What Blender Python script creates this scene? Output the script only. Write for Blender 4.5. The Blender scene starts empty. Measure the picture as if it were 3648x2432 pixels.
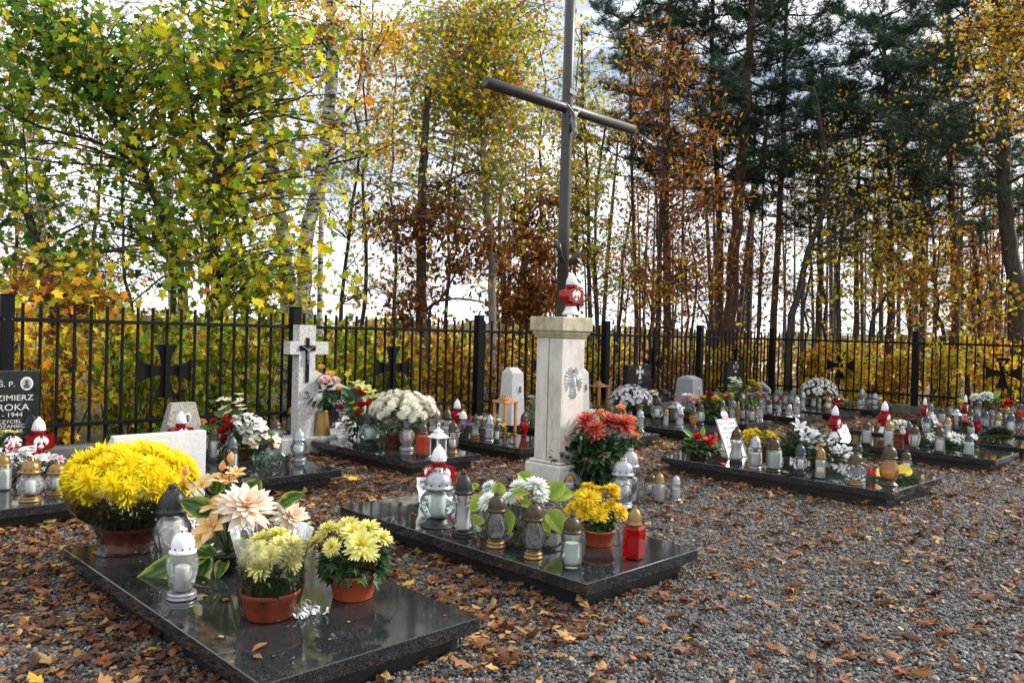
import bpy, math, random
import numpy as np
from mathutils import Vector, Matrix

random.seed(7)
RNG = np.random.default_rng(11)
scene = bpy.context.scene
COL = scene.collection
PI = math.pi
R = math.radians

# ------------------------------------------------------------------ camera
cam_data = bpy.data.cameras.new("camera")
cam = bpy.data.objects.new("camera", cam_data)
COL.objects.link(cam)
cam_data.sensor_width = 36.0
cam_data.lens = 28.24
cam_data.clip_start = 0.05
cam_data.clip_end = 2000.0
# columns: right, up, back; the world axes run along the rows of graves
cam.matrix_world = Matrix(((0.71162083, -0.01066099, -0.70248284, 0.0),
                           (-0.70205171, 0.02737623, -0.71159956, 0.0),
                           (0.02681769, 0.99956835, 0.01199693, 1.5),
                           (0, 0, 0, 1)))
scene.camera = cam

# ------------------------------------------------------------------ light
SUN_AZ = (0.90, -0.43)        # horizontal direction towards the sun
SUN_EL = R(33)
sun_vec = Vector((SUN_AZ[0] * math.cos(SUN_EL), SUN_AZ[1] * math.cos(SUN_EL), math.sin(SUN_EL))).normalized()
sun_data = bpy.data.lights.new("sun", 'SUN')
sun_data.energy = 3.3
sun_data.angle = R(7.0)
sun_data.color = (1.0, 0.94, 0.85)
sun = bpy.data.objects.new("sun", sun_data)
COL.objects.link(sun)
sun.rotation_euler = sun_vec.to_track_quat('Z', 'Y').to_euler()

world = bpy.data.worlds.new("World")
scene.world = world
world.use_nodes = True
wn = world.node_tree
for n in list(wn.nodes):
    wn.nodes.remove(n)
w_out = wn.nodes.new('ShaderNodeOutputWorld')
w_bg = wn.nodes.new('ShaderNodeBackground')
w_sky = wn.nodes.new('ShaderNodeTexSky')
w_sky.sky_type = 'NISHITA'
w_sky.sun_disc = False
w_sky.sun_elevation = SUN_EL
w_sky.sun_rotation = math.atan2(sun_vec.x, sun_vec.y)
w_sky.air_density = 1.0
w_sky.dust_density = 1.5
w_geo = wn.nodes.new('ShaderNodeTexCoord')
w_map = wn.nodes.new('ShaderNodeMapping')
w_map.inputs['Scale'].default_value = (1.0, 1.0, 2.4)
w_noise = wn.nodes.new('ShaderNodeTexNoise')
w_noise.inputs['Scale'].default_value = 2.6
w_noise.inputs['Detail'].default_value = 7.0
w_noise.inputs['Roughness'].default_value = 0.58
w_ramp = wn.nodes.new('ShaderNodeMapRange')
w_ramp.inputs['From Min'].default_value = 0.30
w_ramp.inputs['From Max'].default_value = 0.50
w_mix = wn.nodes.new('ShaderNodeMix')
w_mix.data_type = 'RGBA'
w_mix.inputs['B'].default_value = (9.6, 9.9, 10.3, 1)   # lit cloud
wn.links.new(w_geo.outputs['Generated'], w_map.inputs['Vector'])
wn.links.new(w_map.outputs['Vector'], w_noise.inputs['Vector'])
wn.links.new(w_noise.outputs['Fac'], w_ramp.inputs['Value'])
wn.links.new(w_ramp.outputs['Result'], w_mix.inputs['Factor'])
wn.links.new(w_sky.outputs['Color'], w_mix.inputs['A'])
wn.links.new(w_mix.outputs['Result'], w_bg.inputs['Color'])
w_bg.inputs['Strength'].default_value = 0.10
wn.links.new(w_bg.outputs['Background'], w_out.inputs['Surface'])

vs = scene.view_settings
vs.view_transform = 'Standard'
vs.look = 'None'
vs.exposure = 0.72
vs.gamma = 1.0
vs.use_curve_mapping = False

cy = scene.cycles
cy.use_denoising = True
try:
    cy.denoiser = 'OPENIMAGEDENOISE'
    cy.denoising_input_passes = 'RGB_ALBEDO_NORMAL'
except Exception:
    pass
cy.max_bounces = 8
cy.diffuse_bounces = 3
cy.glossy_bounces = 3
cy.transmission_bounces = 6
cy.transparent_max_bounces = 16
cy.caustics_reflective = False
cy.caustics_refractive = False
cy.sample_clamp_indirect = 4.0

# ------------------------------------------------------------------ helpers
def link(o, parent=None):
    COL.objects.link(o)
    if parent is not None:
        o.parent = parent
    return o

def tag(o, label=None, cat=None, group=None, kind=None):
    if label: o['label'] = label
    if cat: o['category'] = cat
    if group: o['group'] = group
    if kind: o['kind'] = kind
    return o

def empty(name, loc, label=None, cat=None, group=None, rz=0.0, scale=None):
    o = bpy.data.objects.new(name, None)
    o.empty_display_size = 0.05
    o.location = loc
    o.rotation_euler = (0, 0, rz)
    if scale is not None:
        o.scale = scale
    link(o)
    return tag(o, label, cat, group)

def put(name, mesh, parent=None, loc=(0, 0, 0), rot=None, scale=None):
    o = bpy.data.objects.new(name, mesh)
    o.location = loc
    if rot is not None:
        o.rotation_euler = rot
    if scale is not None:
        o.scale = scale if hasattr(scale, '__len__') else (scale,) * 3
    return link(o, parent)

class MB:
    """collects geometry, then makes one mesh"""
    def __init__(self):
        self.v = []; self.f = []; self.c = []; self.n = 0; self.s = []
    def add(self, verts, faces, col=None, smooth=True):
        verts = np.asarray(verts, dtype=float).reshape(-1, 3)
        k = self.n
        self.v.append(verts)
        self.f.extend([tuple(i + k for i in f) for f in faces])
        self.s.extend([smooth] * len(faces))
        if col is None:
            col = (1, 1, 1)
        col = np.asarray(col, dtype=float)
        if col.ndim == 1:
            col = np.tile(col[:3], (len(verts), 1))
        self.c.append(col[:, :3])
        self.n += len(verts)
        return self
    def box(self, x0, x1, y0, y1, z0, z1, bevel=0.0, col=None):
        if bevel <= 0:
            v = [(x, y, z) for z in (z0, z1) for y in (y0, y1) for x in (x0, x1)]
            f = [(0, 2, 3, 1), (4, 5, 7, 6), (0, 1, 5, 4), (2, 6, 7, 3), (0, 4, 6, 2), (1, 3, 7, 5)]
            return self.add(v, f, col, False)
        b = bevel
        v = []; f = []
        def ring(i, z):
            return [(x0 + i, y0 + b, z), (x0 + b, y0 + i, z), (x1 - b, y0 + i, z), (x1 - i, y0 + b, z),
                    (x1 - i, y1 - b, z), (x1 - b, y1 - i, z), (x0 + b, y1 - i, z), (x0 + i, y1 - b, z)]
        rings = [ring(b, z0), ring(0, z0 + b), ring(0, z1 - b), ring(b, z1)]
        for r in rings: v += r
        for k in range(3):
            for i in range(8):
                j = (i + 1) % 8
                f.append((k * 8 + i, k * 8 + j, k * 8 + 8 + j, k * 8 + 8 + i))
        f.append(tuple(range(7, -1, -1))); f.append(tuple(range(24, 32)))
        return self.add(v, f, col, False)
    def lathe(self, prof, seg=20, mod=None, cap0=True, cap1=True, col=None, smooth=True, off=(0, 0, 0), phase=0.0):
        v = []; f = []
        for (z, r) in prof:
            for i in range(seg):
                a = 2 * PI * i / seg + phase
                rr = r * (mod(a, z) if mod else 1.0)
                v.append((off[0] + rr * math.cos(a), off[1] + rr * math.sin(a), off[2] + z))
        for k in range(len(prof) - 1):
            for i in range(seg):
                j = (i + 1) % seg
                f.append((k * seg + i, k * seg + j, k * seg + seg + j, k * seg + seg + i))
        self.add(v, f, col, smooth)
        m = len(prof)
        base = self.n - m * seg
        if cap0:
            self.f.append(tuple(base + i for i in range(seg - 1, -1, -1))); self.s.append(False)
        if cap1:
            self.f.append(tuple(base + (m - 1) * seg + i for i in range(seg))); self.s.append(False)
        return self
    def tube(self, pts, rad, seg=6, col=None, cap=True):
        pts = [Vector(p) for p in pts]
        n = len(pts)
        if not hasattr(rad, '__len__'):
            rad = [rad] * n
        v = []; f = []
        up = Vector((0.31, 0.17, 0.93))
        for i, p in enumerate(pts):
            t = (pts[min(i + 1, n - 1)] - pts[max(i - 1, 0)])
            if t.length < 1e-9: t = Vector((0, 0, 1))
            t.normalize()
            if abs(t.dot(up)) > 0.95: u_ = Vector((1, 0, 0))
            else: u_ = up
            a = t.cross(u_).normalized(); b = t.cross(a)
            for k in range(seg):
                an = 2 * PI * k / seg
                v.append(p + (a * math.cos(an) + b * math.sin(an)) * rad[i])
        for i in range(n - 1):
            for k in range(seg):
                j = (k + 1) % seg
                f.append((i * seg + k, i * seg + seg + k, i * seg + seg + j, i * seg + j))
        if cap:
            f.append(tuple(range(seg))); f.append(tuple((n - 1) * seg + k for k in range(seg - 1, -1, -1)))
        return self.add([tuple(x) for x in v], f, col, True)
    def prism(self, poly, z0, z1, col=None, axis='z'):
        """2D outline (ccw) extruded; axis 'y' puts the outline in x,z and extrudes along y"""
        n = len(poly)
        if axis == 'z':
            v = [(x, y, z0) for x, y in poly] + [(x, y, z1) for x, y in poly]
        else:
            v = [(x, z1, y) for x, y in poly] + [(x, z0, y) for x, y in poly]
        f = [tuple(range(n - 1, -1, -1)), tuple(range(n, 2 * n))]
        for i in range(n):
            j = (i + 1) % n
            f.append((i, j, n + j, n + i))
        return self.add(v, f, col, False)
    def mesh(self, name, mat):
        me = bpy.data.meshes.new(name)
        v = np.concatenate(self.v) if self.v else np.zeros((0, 3))
        me.from_pydata(v.tolist(), [], self.f)
        me.polygons.foreach_set('use_smooth', np.array(self.s, dtype=bool))
        if self.c:
            at = me.attributes.new('Col', 'FLOAT_COLOR', 'POINT')
            c = np.concatenate(self.c)
            at.data.foreach_set('color', np.concatenate([c, np.ones((len(c), 1))], axis=1).astype(np.float32).ravel())
        if mat is not None:
            me.materials.append(mat)
        me.update()
        return me
    def build(self, name, mat, parent=None, loc=(0, 0, 0), rot=None, scale=None):
        return put(name, self.mesh(name, mat), parent, loc, rot, scale)

def fast_mesh(name, V, F, mat, cols=None, smooth=False):
    """V (n,3); F (m,k) same-size faces"""
    me = bpy.data.meshes.new(name)
    V = np.ascontiguousarray(V, dtype=np.float32); F = np.ascontiguousarray(F, dtype=np.int32)
    m, k = F.shape
    me.vertices.add(len(V)); me.vertices.foreach_set('co', V.ravel())
    me.loops.add(m * k); me.loops.foreach_set('vertex_index', F.ravel())
    me.polygons.add(m)
    me.polygons.foreach_set('loop_start', np.arange(0, m * k, k, dtype=np.int32))
    me.polygons.foreach_set('use_smooth', np.full(m, smooth, dtype=bool))
    if cols is not None:
        at = me.attributes.new('Col', 'FLOAT_COLOR', 'POINT')
        c = np.concatenate([cols, np.ones((len(cols), 1))], axis=1).astype(np.float32)
        at.data.foreach_set('color', c.ravel())
    me.materials.append(mat)
    me.update(calc_edges=True)
    return me

def rot_mats(rx, ry, rz):
    """batch rotation matrices Rz Ry Rx"""
    cx_, sx_ = np.cos(rx), np.sin(rx); cy_, sy_ = np.cos(ry), np.sin(ry); cz_, sz_ = np.cos(rz), np.sin(rz)
    M = np.empty((len(rx), 3, 3))
    M[:, 0, 0] = cz_ * cy_; M[:, 0, 1] = cz_ * sy_ * sx_ - sz_ * cx_; M[:, 0, 2] = cz_ * sy_ * cx_ + sz_ * sx_
    M[:, 1, 0] = sz_ * cy_; M[:, 1, 1] = sz_ * sy_ * sx_ + cz_ * cx_; M[:, 1, 2] = sz_ * sy_ * cx_ - cz_ * sx_
    M[:, 2, 0] = -sy_; M[:, 2, 1] = cy_ * sx_; M[:, 2, 2] = cy_ * cx_
    return M

def scatter(tv, tf, P, M, S, C):
    """copies of one small triangle mesh: returns V, F, cols"""
    n = len(P); k = len(tv)
    V = np.einsum('nij,kj->nki', M, tv) * S[:, None, None] + P[:, None, :]
    F = (tf[None, :, :] + (np.arange(n) * k)[:, None, None]).reshape(-1, tf.shape[1])
    return V.reshape(-1, 3), F, np.repeat(C, k, axis=0)

# small leaf templates: x along the blade, z up; triangles only
def fan_leaf(out, fold=0.12, droop=0.15):
    pts = [(0.0, 0.0)] + out
    v = []
    for x, y in pts:
        v.append((x, y, fold * abs(y) - droop * x * x))
    f = []
    n = len(out)
    for i in range(n - 1):
        f.append((0, i + 1, i + 2))
    return np.array(v), np.array(f)

def star_leaf(lobes, notch):
    """palmate leaf: lobes = list of (angle deg, length), notch = relative depth between"""
    out = []
    for i, (a, l) in enumerate(lobes):
        if i:
            a0, l0 = lobes[i - 1]
            am = R((a + a0) / 2); lm = notch * min(l, l0)
            out.append((0.28 + lm * math.cos(am), lm * math.sin(am)))
        out.append((0.28 + l * math.cos(R(a)), l * math.sin(R(a))))
    return [(0.02, -0.03)] + out + [(0.02, 0.03)]

MAPLE = fan_leaf(star_leaf([(-140, .34), (-100, .38), (-52, .52), (-24, .44), (0, .72), (24, .44), (52, .52), (100, .38), (140, .34)], .52), 0.10, 0.12)
MAPLE_T = fan_leaf([(.02, -.03), (.10, -.36), (.34, -.22), (.62, -.46), (.66, -.16), (1.0, 0), (.66, .16), (.62, .46), (.34, .22), (.10, .36), (.02, .03)], .10, .12)
MAPLE_DRY = fan_leaf(star_leaf([(-140, .34), (-95, .42), (-50, .55), (-22, .44), (0, .72), (22, .44), (50, .55), (95, .42), (140, .34)], .56), 0.16, 0.22)
OVAL = (np.array([(0, 0, 0), (.25, -.24, .05), (.62, -.22, .04), (1, 0, -.08), (.62, .22, .04), (.25, .24, .05)], dtype=float),
        np.array([(0, 1, 5), (1, 2, 5), (2, 4, 5), (2, 3, 4)]))
BIRCH = (np.array([(0, 0, 0), (.35, -.36, .05), (1, 0, -.05), (.35, .36, .05)], dtype=float), np.array([(0, 1, 3), (1, 2, 3)]))
OAK = fan_leaf([(0.05, -.05), (.25, -.2), (.36, -.12), (.55, -.28), (.66, -.16), (.85, -.2), (1.0, 0), (.85, .2), (.66, .16), (.55, .28), (.36, .12), (.25, .2), (.05, .05)], .18, .15)
OAK = (OAK[0], OAK[1])

def tuft_template(n=13, seed=3):
    rg = np.random.default_rng(seed)
    v = []; f = []
    for i in range(n):
        a = rg.uniform(0, 2 * PI); e = rg.uniform(0.15, 1.35)
        d = np.array([math.cos(a) * math.cos(e), math.sin(a) * math.cos(e), math.sin(e)])
        s = np.cross(d, [0.3, 0.2, 0.9]); s /= np.linalg.norm(s)
        b = d * 0.05; t = d * rg.uniform(.75, 1.1) - np.array([0, 0, .08])
        k = len(v)
        v += [b + s * 0.04, b - s * 0.04, t]
        f.append((k, k + 1, k + 2))
    return np.array(v), np.array(f)
TUFT = tuft_template()

def palette(cols, wts, n, jit=0.12, rng=RNG):
    cols = np.array(cols, dtype=float); wts = np.array(wts, dtype=float)
    c = cols[rng.choice(len(cols), n, p=wts / wts.sum())]
    c = c * rng.uniform(1 - 2 * jit, 1 + 2 * jit, (n, 1)) * rng.uniform(1 - jit, 1 + jit, (n, 3))
    return np.clip(c, 0.004, 0.95)

# ------------------------------------------------------------------ materials
MATS = {}
def new_mat(name):
    m = bpy.data.materials.new(name); m.use_nodes = True
    nt = m.node_tree
    for n in list(nt.nodes):
        if n.type != 'OUTPUT_MATERIAL' and n.type != 'BSDF_PRINCIPLED':
            nt.nodes.remove(n)
    return m, nt, nt.nodes['Principled BSDF'], nt.nodes['Material Output']

def pmat(name, col, rough=0.5, metal=0.0, noise=0.0, nscale=20.0, bump=0.0, bscale=60.0, col2=None, spec=0.5, coat=0.0, trans=0.0):
    """plain surface with two-tone noise and fine relief"""
    if name in MATS: return MATS[name]
    m, nt, bs, out = new_mat(name)
    bs.inputs['Roughness'].default_value = rough
    bs.inputs['Metallic'].default_value = metal
    bs.inputs['Specular IOR Level'].default_value = spec
    bs.inputs['Coat Weight'].default_value = coat
    tc = nt.nodes.new('ShaderNodeTexCoord')
    nz = nt.nodes.new('ShaderNodeTexNoise')
    nz.inputs['Scale'].default_value = nscale; nz.inputs['Detail'].default_value = 5.0
    nt.links.new(tc.outputs['Object'], nz.inputs['Vector'])
    rp = nt.nodes.new('ShaderNodeMapRange')
    rp.inputs['From Min'].default_value = 0.35; rp.inputs['From Max'].default_value = 0.68
    nt.links.new(nz.outputs['Fac'], rp.inputs['Value'])
    mx = nt.nodes.new('ShaderNodeMix'); mx.data_type = 'RGBA'
    c2 = col2 if col2 else tuple(c * (1 - noise) for c in col)
    mx.inputs['A'].default_value = (*col, 1); mx.inputs['B'].default_value = (*c2, 1)
    nt.links.new(rp.outputs['Result'], mx.inputs['Factor'])
    nt.links.new(mx.outputs['Result'], bs.inputs['Base Color'])
    if bump > 0:
        n2 = nt.nodes.new('ShaderNodeTexNoise'); n2.inputs['Scale'].default_value = bscale; n2.inputs['Detail'].default_value = 4.0
        nt.links.new(tc.outputs['Object'], n2.inputs['Vector'])
        bp = nt.nodes.new('ShaderNodeBump'); bp.inputs['Strength'].default_value = bump; bp.inputs['Distance'].default_value = 0.01
        nt.links.new(n2.outputs['Fac'], bp.inputs['Height'])
        nt.links.new(bp.outputs['Normal'], bs.inputs['Normal'])
    MATS[name] = m
    return m

def leaf_mat(name, trans=0.45, rough=0.55, spec=0.3):
    """thin leaf or petal: colour from the mesh, some light passes through"""
    m, nt, bs, out = new_mat(name)
    a = nt.nodes.new('ShaderNodeAttribute'); a.attribute_name = 'Col'
    bs.inputs['Roughness'].default_value = rough
    bs.inputs['Specular IOR Level'].default_value = spec
    tr = nt.nodes.new('ShaderNodeBsdfTranslucent')
    mx = nt.nodes.new('ShaderNodeMixShader'); mx.inputs['Fac'].default_value = trans
    nt.links.new(a.outputs['Color'], bs.inputs['Base Color'])
    nt.links.new(a.outputs['Color'], tr.inputs['Color'])
    nt.links.new(bs.outputs['BSDF'], mx.inputs[1]); nt.links.new(tr.outputs['BSDF'], mx.inputs[2])
    nt.links.new(mx.outputs['Shader'], out.inputs['Surface'])
    return m
M_LEAF = leaf_mat('living_leaf', 0.5, 0.5, 0.25)
M_DRY = leaf_mat('dry_leaf', 0.15, 0.6, 0.3)
M_NEEDLE = leaf_mat('needle', 0.25, 0.6, 0.2)
M_PETAL = leaf_mat('petal', 0.35, 0.6, 0.2)
M_GREEN = leaf_mat('pot_foliage', 0.3, 0.45, 0.35)

def granite(name, base, speck, rough):
    m, nt, bs, out = new_mat(name)
    tc = nt.nodes.new('ShaderNodeTexCoord')
    v = nt.nodes.new('ShaderNodeTexVoronoi'); v.inputs['Scale'].default_value = 330.0
    n = nt.nodes.new('ShaderNodeTexNoise'); n.inputs['Scale'].default_value = 160.0; n.inputs['Detail'].default_value = 3.0
    nt.links.new(tc.outputs['Object'], v.inputs['Vector']); nt.links.new(tc.outputs['Object'], n.inputs['Vector'])
    sep = nt.nodes.new('ShaderNodeSeparateColor')
    nt.links.new(v.outputs['Color'], sep.inputs['Color'])
    ad = nt.nodes.new('ShaderNodeMath'); ad.operation = 'MULTIPLY'
    nt.links.new(sep.outputs['Red'], ad.inputs[0]); nt.links.new(n.outputs['Fac'], ad.inputs[1])
    cr = nt.nodes.new('ShaderNodeValToRGB')
    cr.color_ramp.elements[0].position = 0.18; cr.color_ramp.elements[0].color = (*base, 1)
    cr.color_ramp.elements[1].position = 0.62; cr.color_ramp.elements[1].color = (*speck, 1)
    nt.links.new(ad.outputs['Value'], cr.inputs['Fac'])
    # drying rain film and dust
    n2 = nt.nodes.new('ShaderNodeTexNoise'); n2.inputs['Scale'].default_value = 3.0; n2.inputs['Detail'].default_value = 6.0
    nt.links.new(tc.outputs['Object'], n2.inputs['Vector'])
    mr = nt.nodes.new('ShaderNodeMapRange')
    mr.inputs['From Min'].default_value = 0.35; mr.inputs['From Max'].default_value = 0.7
    mr.inputs['To Min'].default_value = rough; mr.inputs['To Max'].default_value = rough + 0.07
    nt.links.new(n2.outputs['Fac'], mr.inputs['Value'])
    nt.links.new(mr.outputs['Result'], bs.inputs['Roughness'])
    # thin dust in patches
    n4 = nt.nodes.new('ShaderNodeTexNoise'); n4.inputs['Scale'].default_value = 5.0; n4.inputs['Detail'].default_value = 9.0; n4.inputs['Roughness'].default_value = 0.7
    nt.links.new(tc.outputs['Object'], n4.inputs['Vector'])
    md = nt.nodes.new('ShaderNodeMapRange'); md.inputs['From Min'].default_value = 0.5; md.inputs['From Max'].default_value = 0.75; md.inputs['To Max'].default_value = 0.07
    nt.links.new(n4.outputs['Fac'], md.inputs['Value'])
    mxd = nt.nodes.new('ShaderNodeMix'); mxd.data_type = 'RGBA'; mxd.inputs['B'].default_value = (0.20, 0.17, 0.14, 1)
    nt.links.new(md.outputs['Result'], mxd.inputs['Factor']); nt.links.new(cr.outputs['Color'], mxd.inputs['A'])
    nt.links.new(mxd.outputs['Result'], bs.inputs['Base Color'])
    bs.inputs['Specular IOR Level'].default_value = 0.6
    return m
M_GRAN = granite('polished_granite', (0.007, 0.008, 0.009), (0.055, 0.061, 0.066), 0.02)
M_GRAN2 = granite('sawn_granite', (0.010, 0.010, 0.011), (0.05, 0.052, 0.055), 0.32)

def speckled(name, a, b, c, scale=120.0, bump=0.25, rough=0.75):
    """washed aggregate / terrazzo"""
    m, nt, bs, out = new_mat(name)
    tc = nt.nodes.new('ShaderNodeTexCoord')
    v = nt.nodes.new('ShaderNodeTexVoronoi'); v.inputs['Scale'].default_value = scale
    nt.links.new(tc.outputs['Object'], v.inputs['Vector'])
    sep = nt.nodes.new('ShaderNodeSeparateColor'); nt.links.new(v.outputs['Color'], sep.inputs['Color'])
    cr = nt.nodes.new('ShaderNodeValToRGB')
    e = cr.color_ramp.elements
    e[0].position = 0.0; e[0].color = (*a, 1); e[1].position = 1.0; e[1].color = (*c, 1)
    k = cr.color_ramp.elements.new(0.45); k.color = (*b, 1)
    nt.links.new(sep.outputs['Green'], cr.inputs['Fac'])
    nt.links.new(cr.outputs['Color'], bs.inputs['Base Color'])
    bs.inputs['Roughness'].default_value = rough
    bp = nt.nodes.new('ShaderNodeBump'); bp.inputs['Strength'].default_value = bump; bp.inputs['Distance'].default_value = 0.004
    nt.links.new(v.outputs['Distance'], bp.inputs['Height']); nt.links.new(bp.outputs['Normal'], bs.inputs['Normal'])
    return m
M_TERR = speckled('washed_terrazzo', (0.24, 0.23, 0.22), (0.48, 0.47, 0.45), (0.70, 0.69, 0.67))
M_TERR2 = speckled('old_terrazzo', (0.12, 0.11, 0.09), (0.30, 0.28, 0.24), (0.50, 0.48, 0.42))
M_OBEL = pmat('pale_plaster', (0.66, 0.65, 0.64), 0.85, noise=0.15, nscale=18, bump=0.5, bscale=120)
M_GREYSTONE = pmat('grey_stone', (0.33, 0.35, 0.38), 0.7, noise=0.25, nscale=25, bump=0.3, bscale=150)
M_CONC = pmat('weathered_concrete', (0.13, 0.125, 0.115), 0.9, noise=0.45, nscale=7, bump=0.6, bscale=60)

def limestone(name, col, stain, amount, pit=True):
    m, nt, bs, out = new_mat(name)
    tc = nt.nodes.new('ShaderNodeTexCoord')
    mp = nt.nodes.new('ShaderNodeMapping'); mp.inputs['Scale'].default_value = (1, 1, 0.45)
    nt.links.new(tc.outputs['Object'], mp.inputs['Vector'])
    n = nt.nodes.new('ShaderNodeTexNoise'); n.inputs['Scale'].default_value = 9.0; n.inputs['Detail'].default_value = 8.0; n.inputs['Roughness'].default_value = 0.65
    nt.links.new(mp.outputs['Vector'], n.inputs['Vector'])
    mr = nt.nodes.new('ShaderNodeMapRange'); mr.inputs['From Min'].default_value = 0.42; mr.inputs['From Max'].default_value = 0.72
    mr.inputs['To Max'].default_value = amount
    nt.links.new(n.outputs['Fac'], mr.inputs['Value'])
    mx = nt.nodes.new('ShaderNodeMix'); mx.data_type = 'RGBA'
    mx.inputs['A'].default_value = (*col, 1); mx.inputs['B'].default_value = (*stain, 1)
    nt.links.new(mr.outputs['Result'], mx.inputs['Factor'])
    v = nt.nodes.new('ShaderNodeTexVoronoi'); v.inputs['Scale'].default_value = 22.0
    nt.links.new(tc.outputs['Object'], v.inputs['Vector'])
    lt = nt.nodes.new('ShaderNodeMath'); lt.operation = 'LESS_THAN'; lt.inputs[1].default_value = 0.085
    nt.links.new(v.outputs['Distance'], lt.inputs[0])
    m2 = nt.nodes.new('ShaderNodeMix'); m2.data_type = 'RGBA'
    m2.inputs['B'].default_value = (stain[0] * .55, stain[1] * .55, stain[2] * .55, 1)
    nt.links.new(lt.outputs['Value'], m2.inputs['Factor']); nt.links.new(mx.outputs['Result'], m2.inputs['A'])
    nt.links.new(m2.outputs['Result'], bs.inputs['Base Color'])
    bs.inputs['Roughness'].default_value = 0.85
    bp = nt.nodes.new('ShaderNodeBump'); bp.inputs['Strength'].default_value = 0.35; bp.inputs['Distance'].default_value = 0.01
    n3 = nt.nodes.new('ShaderNodeTexNoise'); n3.inputs['Scale'].default_value = 70.0; n3.inputs['Detail'].default_value = 4
    nt.links.new(tc.outputs['Object'], n3.inputs['Vector'])
    nt.links.new(n3.outputs['Fac'], bp.inputs['Height']); nt.links.new(bp.outputs['Normal'], bs.inputs['Normal'])
    return m
M_LIME = limestone('cream_limestone', (0.62, 0.59, 0.54), (0.40, 0.36, 0.30), 0.85)
M_CAP = limestone('lichen_limestone', (0.50, 0.45, 0.32), (0.24, 0.21, 0.10), 1.0)

def bark(name, a, b, sx, sz, bump=0.8, birch=False):
    m, nt, bs, out = new_mat(name)
    tc = nt.nodes.new('ShaderNodeTexCoord')
    mp = nt.nodes.new('ShaderNodeMapping'); mp.inputs['Scale'].default_value = (sx, sx, sz)
    nt.links.new(tc.outputs['Object'], mp.inputs['Vector'])
    n = nt.nodes.new('ShaderNodeTexNoise'); n.inputs['Scale'].default_value = 1.0; n.inputs['Detail'].default_value = 6.0; n.inputs['Roughness'].default_value = .65
    nt.links.new(mp.outputs['Vector'], n.inputs['Vector'])
    cr = nt.nodes.new('ShaderNodeValToRGB')
    e = cr.color_ramp.elements
    e[0].position = 0.44 if birch else 0.36; e[0].color = (*a, 1)
    e[1].position = 0.52 if birch else 0.62; e[1].color = (*b, 1)
    nt.links.new(n.outputs['Fac'], cr.inputs['Fac']); nt.links.new(cr.outputs['Color'], bs.inputs['Base Color'])
    bs.inputs['Roughness'].default_value = 0.9
    bp = nt.nodes.new('ShaderNodeBump'); bp.inputs['Strength'].default_value = bump; bp.inputs['Distance'].default_value = 0.03
    nt.links.new(n.outputs['Fac'], bp.inputs['Height']); nt.links.new(bp.outputs['Normal'], bs.inputs['Normal'])
    return m
M_BARK = bark('dark_bark', (0.018, 0.014, 0.011), (0.075, 0.06, 0.048), 16, 3.5)
M_PINEB = bark('pine_bark', (0.035, 0.02, 0.014), (0.13, 0.065, 0.04), 14, 4)
M_BIRCH = bark('birch_bark', (0.03, 0.027, 0.025), (0.62, 0.60, 0.56), 5, 22, 0.4, True)
M_GREYB = bark('grey_bark', (0.10, 0.09, 0.075), (0.30, 0.27, 0.23), 12, 5, 0.4)
M_TWIG = pmat('twig', (0.045, 0.034, 0.026), 0.85, noise=0.4, nscale=30)

M_FENCE = pmat('black_paint', (0.006, 0.0065, 0.008), 0.5, spec=0.15, noise=0.3, nscale=30, bump=0.05, bscale=200)
M_IRON = pmat('weathered_steel_paint', (0.040, 0.036, 0.034), 0.42, noise=0.35, nscale=12, bump=0.12, bscale=40)
M_SILVER = pmat('cast_aluminium', (0.20, 0.20, 0.215), 0.5, 0.4, noise=0.3, nscale=40)
M_WHITE = pmat('white_plastic', (0.80, 0.80, 0.80), 0.35, noise=0.05)
M_RED = pmat('red_plastic', (0.62, 0.02, 0.03), 0.35, noise=0.1)
M_INK = pmat('printed_ink', (0.05, 0.05, 0.07), 0.6)
M_LETTER = pmat('engraved_letter', (0.62, 0.62, 0.60), 0.7, noise=0.15)
M_BOARD = pmat('white_painted_board', (0.62, 0.62, 0.64), 0.6, noise=0.12, nscale=6, bump=0.35, bscale=35)
M_EAGLE = pmat('eagle_relief', (0.58, 0.58, 0.59), 0.55, noise=0.15, nscale=50)
M_GOLDL = pmat('gold_leaf', (0.55, 0.36, 0.10), 0.35, 0.8, noise=0.2)
M_PHOTO = pmat('porcelain_photo', (0.55, 0.55, 0.56), 0.15, noise=0.1, nscale=25, col2=(0.12, 0.12, 0.13))
M_PORC = pmat('porcelain', (0.78, 0.77, 0.74), 0.15)
CAPS = dict(gold=pmat('gold_lid', (0.30, 0.18, 0.06), 0.38, 0.65, noise=0.3, nscale=6),
            bronze=pmat('bronze_lid', (0.075, 0.053, 0.032), 0.40, 0.5, noise=0.4, nscale=6),
            silver=pmat('silver_lid', (0.38, 0.39, 0.42), 0.36, 0.65, noise=0.25, nscale=6),
            black=pmat('black_lid', (0.022, 0.022, 0.024), 0.45, 0.2, noise=0.3, nscale=6),
            grey=pmat('grey_lid', (0.13, 0.135, 0.15), 0.4, 0.5, noise=0.3, nscale=6),
            blue=pmat('blue_grey_lid', (0.05, 0.065, 0.10), 0.35, 0.5, noise=0.3, nscale=6),
            white=M_WHITE)
M_HOLE = pmat('lid_opening', (0.006, 0.006, 0.006), 0.9)
M_WAX = pmat('wax_insert', (0.80, 0.80, 0.78), 0.5, noise=0.06, nscale=5)
M_WAXR = pmat('red_wax', (0.5, 0.03, 0.02), 0.5)
M_TERRA = pmat('terracotta_plastic', (0.52, 0.10, 0.035), 0.5, noise=0.12, nscale=8)
M_BROWNP = pmat('brown_plastic_pot', (0.24, 0.055, 0.03), 0.5, noise=0.15, nscale=8)
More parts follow.
